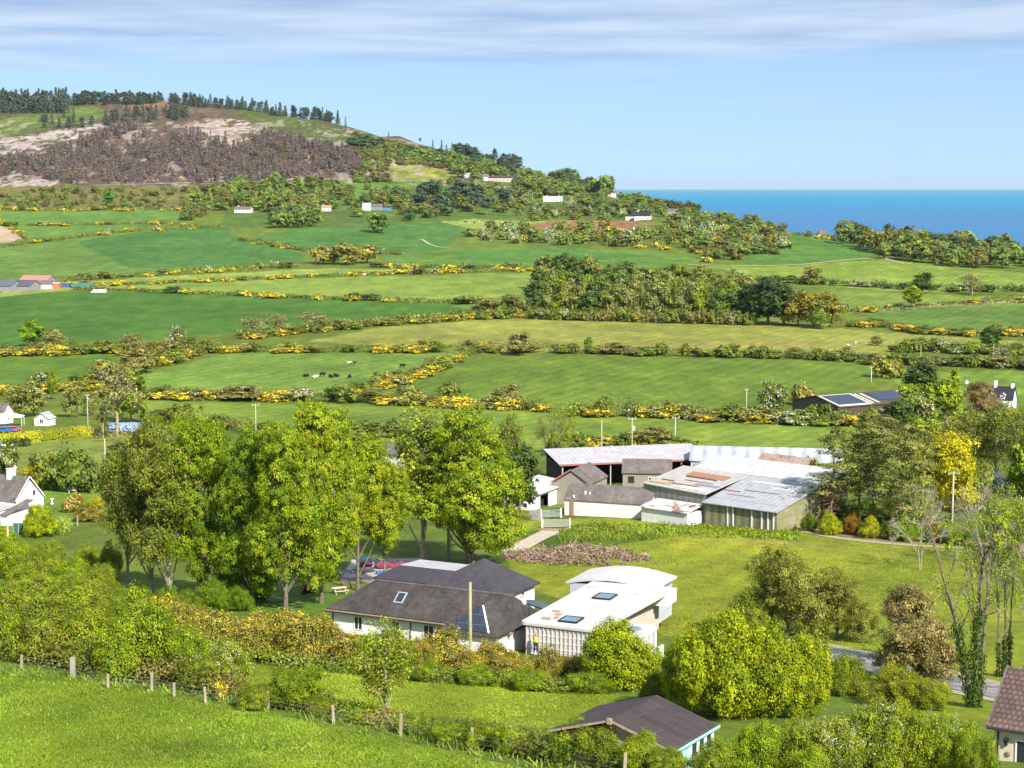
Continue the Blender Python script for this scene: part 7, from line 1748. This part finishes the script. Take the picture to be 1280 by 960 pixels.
# ---------------------------------------------------------------- cattle, sheep, a builder
def skin_body(name, joints, edges, radii, mat, sub=2):
    me = bpy.data.meshes.new(name); me.from_pydata(joints, edges, []); me.materials.append(mat)
    o = link(name, me); s = o.modifiers.new('skin', 'SKIN'); s.use_smooth_shade = True
    if me.skin_vertices: pass
    else:
        bm = bmesh.new(); bm.from_mesh(me); bm.verts.layers.skin.verify(); bm.to_mesh(me); bm.free()
    for i, rd in enumerate(radii): me.skin_vertices[0].data[i].radius = (rd, rd) if not isinstance(rd, tuple) else rd
    me.skin_vertices[0].data[0].use_root = True
    sb = o.modifiers.new('sub', 'SUBSURF'); sb.levels = sub; sb.render_levels = sub
    dg = bpy.context.evaluated_depsgraph_get(); ev = bpy.data.meshes.new_from_object(o.evaluated_get(dg)); ev.name = name
    bpy.data.objects.remove(o); return ev
def cow_mesh(name, mat, lying=False):
    z = .62 if lying else 1.02
    J = [(-.55, 0, z), (0, 0, z - .02), (.55, 0, z + .02), (.95, 0, z + .18), (1.22, 0, z + .16), (1.55, 0, z - .04), (-.85, 0, z + .02), (-.98, 0, z - .25)]
    E = [(0, 1), (1, 2), (2, 3), (3, 4), (4, 5), (0, 6), (6, 7)]; Rr = [.36, .40, .36, .22, .16, .10, .22, .04]
    for x, root in ((-.7, 0), (.55, 2)):
        for s in (-1, 1):
            n = len(J)
            if lying: J += [(x, s * .36, .3), (x + .35, s * .42, .12), (x + .65, s * .36, .08)]
            else: J += [(x, s * .22, z - .3), (x + (.06 if x > 0 else -.10), s * .23, .5), (x, s * .23, .03)]
            E += [(root, n), (n, n + 1), (n + 1, n + 2)]; Rr += [.16, .085, .06]
    for s in (-1, 1):
        n = len(J); J.append((1.2, s * .26, z + .24)); E.append((4, n)); Rr.append(.05)
    return skin_body(name, J, E, Rr, mat, 1)
CB = simple('black_hide', (.018, .016, .015), .6, .2, 2); CR = simple('red_brown_hide', (.22, .08, .035), .6, .2, 2); CW = simple('white_brown_hide', (.6, .55, .5), .7, .1, 1.2, c2=(.15, .06, .03), c2amt=.35)
CM = {(k, l): cow_mesh(f'cow_{k}_{l}', m, l) for k, m in (('black', CB), ('brown', CR), ('white', CW)) for l in (False, True)}
def cow(u, v, k, lying, label, group='cattle in the middle field', big=1.12, name='cow', cat='cow'):
    p = ground(u, v); o = link(name, CM[(k, lying)], None, p, RNG.uniform(0, 6.28)); o.scale = (big,) * 3; tag(o, label, cat, group)
for a in ((383, 471, 'black', True, 'black cow lying apart at the left end of the herd'), (394, 473, 'white', True, 'white and brown calf lying beside the leftmost black cow'), (403, 471, 'black', False, 'black cow standing third from the left of the herd'),
          (414, 472, 'black', True, 'black cow lying, first of a close pair in mid herd'), (421, 471, 'black', True, 'black cow lying, second of the close pair in mid herd'), (436, 457, 'white', False, 'pale brown and white cow standing above the herd'),
          (441, 457, 'black', False, 'black cow standing behind the pale brown and white cow'), (437, 472, 'black', True, 'black calf lying alone below the standing pair'), (480, 468, 'black', True, 'black cow lying at the start of the right group'),
          (488, 469, 'brown', True, 'red-brown cow lying in the right group'), (493, 469, 'brown', True, 'second red-brown cow lying nearest the gorse hedge'), (498, 468, 'black', False, 'black cow standing beside the red-brown pair'), (503, 460, 'black', False, 'black cow standing highest, close to the gorse hedge')): cow(*a)
for i, u in enumerate((574, 582, 593, 599, 612, 617, 628)):
    cow(u, 279.5 - (i % 2), 'black' if i % 3 else 'white', False, f'{ordinal(i)} tiny cow from the left on the pale strip field below the pines', 'cattle on the far strip field', 1.3)
cow(455, 345.5, 'white', False, 'pale cow standing in the pale pasture beside a dark one', 'cattle in the pale pasture', 1.3); cow(458, 345, 'black', False, 'dark cow standing in the pale pasture beside a pale one', 'cattle in the pale pasture', 1.3)
SHEEP = skin_body('sheep', [(-.3, 0, .55), (.3, 0, .57), (.58, 0, .72), (.78, 0, .66), (-.28, -.16, .3), (-.28, -.16, .03), (-.28, .16, .3), (-.28, .16, .03), (.28, -.16, .3), (.28, -.16, .03), (.28, .16, .3), (.28, .16, .03)],
                  [(0, 1), (1, 2), (2, 3), (0, 4), (4, 5), (0, 6), (6, 7), (1, 8), (8, 9), (1, 10), (10, 11)], [.3, .3, .14, .09, .09, .05, .09, .05, .09, .05, .09, .05], simple('wool', (.7, .66, .58), .95, .08, 3), 1)
for i, (u, v) in enumerate(((1069, 431), (1166, 430), (1180, 431), (1060, 434))):
    o = link('sheep', SHEEP, None, ground(u, v), RNG.uniform(0, 6)); o.scale = (1.5,) * 3; tag(o, f'{ordinal(i)} white sheep counted across the end of the tan field', 'sheep', 'sheep on the tan field')
# a builder in a lime vest before the battened wall
def person(loc, rz, label):
    rt = empty('person', loc, rz); tag(rt, label, 'person')
    J = [(0, 0, .98), (0, 0, 1.2), (0, 0, 1.42), (0, 0, 1.54), (0, 0, 1.64), (0, 0, 1.74)]
    E = [(0, 1), (1, 2), (2, 3), (3, 4), (4, 5)]; Rr = [(.16, .12), (.16, .115), (.17, .11), .06, .10, .085]
    for s in (-1, 1):
        n = len(J); J += [(s * .1, 0, .9), (s * .11, -.02, .5), (s * .11, .02, .08), (s * .12, -.14, .04)]; E += [(0, n), (n, n + 1), (n + 1, n + 2), (n + 2, n + 3)]; Rr += [.095, .065, .045, .04]
        n = len(J); J += [(s * .21, 0, 1.4), (s * .27, .02, 1.12), (s * .25, -.16, .92), (s * .24, -.24, .88)]; E += [(2, n), (n, n + 1), (n + 1, n + 2), (n + 2, n + 3)]; Rr += [.065, .048, .036, .03]
    link('body', skin_body('body', J, E, Rr, simple('skin_tone', (.42, .24, .17), .6, .05, 2), 2), rt)
    V, Q = tube([(0, 0, .94), (0, 0, 1.1), (0, 0, 1.3), (0, 0, 1.47)], [.2, .2, .215, .12], 14); V[:, 1] *= .72
    m = MB(); m.V = [tuple(v) for v in V]; m.F = [tuple(int(i) for i in q) for q in Q]; m.build('vest', simple('lime_fabric', (.42, .75, .05), .7, .08, 3), rt, smooth=True)
    for s in (-1, 1): MB().tube([(s * .1, 0, .96), (s * .11, -.02, .5), (s * .11, .02, .12)], [.115, .085, .075], 10).build('trouser_leg', simple('navy_fabric', (.03, .04, .07), .8), rt, smooth=True)
    MB().tube([(0, 0, 1.66), (0, 0, 1.74), (0, 0, 1.81)], [.125, .12, .05], 12).build('helmet', simple('orange_plastic', (.5, .2, .06), .5), rt, smooth=True)
q = house2.world(1.4, -.7); person(Vector((q.x, q.y, float(terrain(q.x, q.y)) + .35)), house2.yaw, 'person in a lime vest standing before the battened white wall')

# ---------------------------------------------------------------- junk on the concrete yard, brash heap, garden odds and ends
jr = random.Random(9); JC = {'red': (.22, .045, .07), 'blue': (.04, .12, .28), 'dark': (.04, .045, .05), 'rust': (.22, .09, .05), 'grey': (.3, .3, .31), 'teal': (.02, .07, .08)}
for i, (u, v, k, n, w, l) in enumerate([(466, 703, 'teal', 6, 1.4, 'dark teal tarpaulin heap at the back of the concrete yard'), (470, 710, 'red', 7, 1.3, 'crimson sheeted scrap heap on the concrete yard'), (495, 709, 'red', 5, 1.0, 'second crimson scrap heap nearer the extension roof'),
        (486, 719, 'blue', 5, 1.1, 'bright blue tarpaulin heap on the concrete yard'), (505, 715, 'rust', 7, 1.0, 'rusty scrap heap beside the blue tarpaulin'), (520, 709, 'dark', 6, 1.0, 'blackish rubbish heap at the yard end'), (452, 716, 'grey', 5, 1.0, 'grey rubble heap at the lawn side of the yard'), (484, 705, 'dark', 5, 1.1, 'dark rubbish heap between the crimson heaps')]):
    p = ground(u, v); m = MB()
    for q in range(n):
        b = lump(jr, w * jr.uniform(.35, .7), (1.5, 1, .6), 1); o_ = Vector((jr.uniform(-1.2, 1.2) * w, jr.uniform(-.8, .8) * w, jr.uniform(.1, .5))); b0 = len(m.V)
        m.V += [tuple(Vector(x) + o_) for x in b.V]; m.F += [tuple(a + b0 for a in f) for f in b.F]
    for q in range(4): a = Vector((jr.uniform(-2, 2), jr.uniform(-1, 1), .3)); m.bar(a, a + Vector((jr.uniform(-1.5, 1.5), jr.uniform(-1, 1), jr.uniform(0, .5))), .1)
    m.build('scrap_heap', simple('scrap_' + k, JC[k], .7, .3, 2), None, p); tag(bpy.data.objects[[o.name for o in COL.objects if o.name.startswith('scrap_heap')][-1]], l, 'heap')
# concrete yard sheet
V = [ground(*c) for c in ((428, 722), (440, 700), (532, 698), (535, 728))]
n = 12; g = []
for i in range(n + 1):
    for j in range(n + 1):
        q = (V[1].lerp(V[2], i / n)).lerp(V[0].lerp(V[3], i / n), j / n); g.append((q.x, q.y, float(terrain(q.x, q.y)) + .05))
o = link('yard', np_mesh('yard', np.array(g), [(i * (n + 1) + j, i * (n + 1) + j + 1, (i + 1) * (n + 1) + j + 1, (i + 1) * (n + 1) + j) for i in range(n) for j in range(n)], [simple('yard_concrete', (.38, .36, .33), .9, .2, .6)], smooth=True)); tag(o, kind='structure')
# log pile, picnic table under the trees
p = ground(384, 742); m = MB()
for i in range(16): x, z = (i % 5) * .34 - .7 + (i // 5) * .15, .17 + (i // 5) * .3; m.tube([(x, -.6, z), (x, .6, z)], [.16, .16], 9)
m.build('log_pile', simple('cut_logs', (.26, .13, .08), .9, .3, 3), None, p, .4); tag(bpy.data.objects['log_pile'], 'stacked cut logs under the sycamores by the lawn', 'log pile')
p = ground(424, 742); rt = empty('picnic_table', p, .5); tag(rt, 'weathered timber picnic table beside the hipped roof end', 'table')
MB().box(-.9, -.38, .7, .9, .38, .75).build('tabletop', TIMBER_PALE, rt)
for s in (-1, 1):
    MB().box(-.9, s * .75 - .14, .42, .9, s * .75 + .14, .46).build('seat', TIMBER_PALE, rt)
    MB().bar((s * .65, -.75, 0), (s * .65, -.1, .7), .08).bar((s * .65, .75, 0), (s * .65, .1, .7), .08).bar((s * .65, -.8, .4), (s * .65, .8, .4), .08).build('leg', TIMBER_PALE, rt)
# brash heap in the paddock: many cut stems
rng = np.random.default_rng(91); a = Acc(); o0 = ground(720, 700)
for i in range(1500):
    u = rng.uniform(632, 812); v = 697 + 12 * math.sin((u - 632) / 180 * math.pi) * rng.uniform(-1, .8) + rng.uniform(-4, 4)
    if vnoise(np.array([u / 22.0]), np.array([v / 9.0]), 5)[0] < .36: continue
    p = np.array(ground(u, v) - o0); d = rng.normal(size=3) * np.array([1, 1, .5]); d /= np.linalg.norm(d); L = rng.uniform(.5, 1.6); z = rng.uniform(.03, .8) * (1 - abs(u - 722) / 120)
    q = p + np.array([0, 0, z]); c = np.array(seen(*[(204, 176, 156), (178, 150, 132), (220, 198, 176), (152, 130, 112)][rng.integers(4)])) * .78
    Vt, Qt = tube([q - d * L / 2, q + d * L / 2], [.06, .04], 4); a.add(Vt, Qt, c)
    if i % 3 == 0:
        Vl, Ql = leaf_quads(q + rng.normal(0, .35, (6, 3)) * np.array([1, 1, .4]), rng.normal(size=(6, 3)) + np.array([0, 0, 1.0]), .3, rng); a.add(Vl, Ql, np.repeat([c * rng.uniform(.7, 1.1) if rng.random() < .7 else np.array(P_MID[1]) * .8], 24, 0))
tag(link('brush_heap', a.mesh('brush_heap', [FOL]), None, o0), 'long heap of cut brown brushwood on the paddock', 'brushwood', kind='stuff')
# white figures of garden furniture on the white house lawn
p = ground(65, 630); rt = empty('garden_bird_bath', p); tag(rt, 'white stone bird bath on the lawn right of the white gable', 'bird bath')
MB().tube([(0, 0, -.05), (0, 0, .12), (0, 0, .2), (0, 0, .75)], [.28, .24, .12, .10], 12).build('pedestal', WHITE_P, rt, smooth=True); MB().tube([(0, 0, .75), (0, 0, .82), (0, 0, .92)], [.1, .3, .36], 14).build('basin', WHITE_P, rt, smooth=True)
p = ground(91, 616); rt = empty('garden_bench', p, .2); tag(rt, 'white garden bench before the rounded shrubs', 'bench')
MB().box(-.7, -.25, .42, .7, .25, .48).build('seat', WHITE_P, rt); MB().box(-.7, .25, .48, .7, .3, 1.0).build('backrest', WHITE_P, rt)
for x in (-.62, .62):
    for y in (-.2, .22): MB().box(x - .04, y - .04, -.05, x + .04, y + .04, .42).build('leg', WHITE_P, rt)
for i, (u, v) in enumerate(((97, 657), (110, 650), (121, 646))):
    o = MB().box(-.09, -.09, -.3, .09, .09, 1.5).build('garden_post', TIMBER_G, None, ground(u, v)); tag(o, f'{ordinal(i)} brown timber post along the white house lawn edge', 'post', 'posts along the lawn edge')

# ---------------------------------------------------------------- grass of the near pasture, lawn and paddock
def tufts(name, n, region, hgt, wid, pal, seed, dark=.0):
    rng = np.random.default_rng(seed); us = [p[0] for p in region]; vs = [p[1] for p in region]
    C0 = [ground(u, v) for u, v in region]; X = [c.x for c in C0]; Y = [c.y for c in C0]
    x = rng.uniform(min(X), max(X), n); y = rng.uniform(min(Y), max(Y), n); z = terrain(x, y)
    pu, pv = project(x, y, z); k = inside(pu, pv, region); x, y, z = x[k], y[k], z[k]
    keep = rng.random(len(x)) < np.clip(.35 + 1.1 * (vnoise(x / 1.7, y / 1.7, seed) - .25), .1, 1); x, y, z = x[keep], y[keep], z[keep]
    n = len(x); h = hgt * rng.uniform(.5, 1.3, n) * (0.7 + .7 * vnoise(x / 3.3, y / 3.3, seed + 1)); an = rng.uniform(0, 6.28, n); ln = rng.normal(0, .55, (n, 2)) * h[:, None] + np.array([-.25, .1]) * h[:, None]
    P = np.stack([x, y, z - .02], 1); s = np.stack([np.cos(an), np.sin(an), 0 * an], 1) * (wid * rng.uniform(.6, 1.4, n))[:, None] * .5
    tip = P + np.stack([ln[:, 0], ln[:, 1], h], 1)
    V = np.stack([P - s, P + s, tip + s * .25, tip - s * .25], 1).reshape(-1, 3)
    o0 = C0[0]
    o = link(name, np_mesh(name, V - np.array(o0), np.arange(n * 4).reshape(n, 4), [FOL], tint_of(n, rng, np.array(pal) * .95, None, .14) * np.repeat(.58 + .75 * vnoise(x / 5, y / 9, seed + 7) * (.6 + .8 * vnoise(x / 1.6, y / 3, seed + 8)), 4)[:, None]), None, o0); return o
PG = [seen(126, 154, 34), seen(140, 164, 48), seen(112, 140, 26), seen(150, 166, 70)]
tag(tufts('pasture_grass', 520000, [(-60, 838), (100, 850), (200, 866), (440, 913), (640, 958), (760, 985), (640, 1010), (-60, 1010)], .075, .06, PG, 401), 'lush grass of the near pasture', 'grass', kind='stuff')
tag(tufts('grass_clumps', 30000, [(-60, 838), (100, 850), (200, 866), (440, 913), (640, 958), (760, 985), (640, 1010), (-60, 1010)], .17, .09, [seen(104, 130, 34), seen(96, 124, 30), seen(160, 170, 90)], 411), 'darker grass clumps and pale seed heads in the near pasture', 'grass', kind='stuff')
tag(tufts('fence_grass', 26000, [(-20, 832), (100, 843), (200, 858), (440, 903), (640, 946), (800, 975), (800, 985), (640, 956), (440, 912), (200, 868), (100, 852), (-20, 842)], .42, .12, [seen(120, 150, 60), seen(140, 160, 80), seen(104, 134, 44)], 402), 'longer rank grass along the pasture fence', 'grass', kind='stuff')
tag(tufts('lawn_grass', 90000, [(250, 838), (330, 832), (600, 850), (775, 868), (700, 912), (520, 893), (400, 878), (250, 862)], .08, .1, [seen(150, 170, 50), seen(136, 158, 44), seen(164, 178, 70)], 403), 'short grass of the lawn between the hedges', 'grass', kind='stuff')
tag(tufts('paddock_grass', 110000, [(630, 690), (820, 668), (1000, 668), (1180, 690), (1230, 780), (1100, 830), (1000, 800), (850, 800), (700, 740)], .11, .12, [seen(150, 164, 58), seen(136, 156, 50), seen(166, 166, 86), seen(118, 144, 44)], 404), 'rough grass of the paddock behind the houses', 'grass', kind='stuff')
tag(tufts('weed_bank', 9000, [(700, 664), (760, 655), (850, 656), (1000, 662), (1000, 676), (860, 672), (700, 680)], .45, .2, [seen(128, 150, 52), seen(112, 138, 46), seen(146, 160, 66)], 405), 'rank weeds below the farm sheds', 'grass', kind='stuff')
# ---------------------------------------------------------------- the air: pale haze over land and sea
def make_haze():
    x0, x1, y0, y1, z0, z1 = -70000, 70000, -600, 61000, -40, 300
    V = np.array([(x, y, z) for z in (z0, z1) for y in (y0, y1) for x in (x0, x1)], float)
    Q = [(0, 2, 3, 1), (4, 5, 7, 6), (0, 1, 5, 4), (2, 6, 7, 3), (0, 4, 6, 2), (1, 3, 7, 5)]
    m, n, N, L = nt('haze'); out = N.new('ShaderNodeOutputMaterial'); v = N.new('ShaderNodeVolumePrincipled')
    v.inputs['Color'].default_value = (.78, .90, 1, 1); v.inputs['Density'].default_value = 1.6e-5; v.inputs['Anisotropy'].default_value = .2
    L.new(v.outputs[0], out.inputs['Volume'])
    tag(link('haze', np_mesh('haze', V, Q, [m])), kind='stuff')
make_haze()
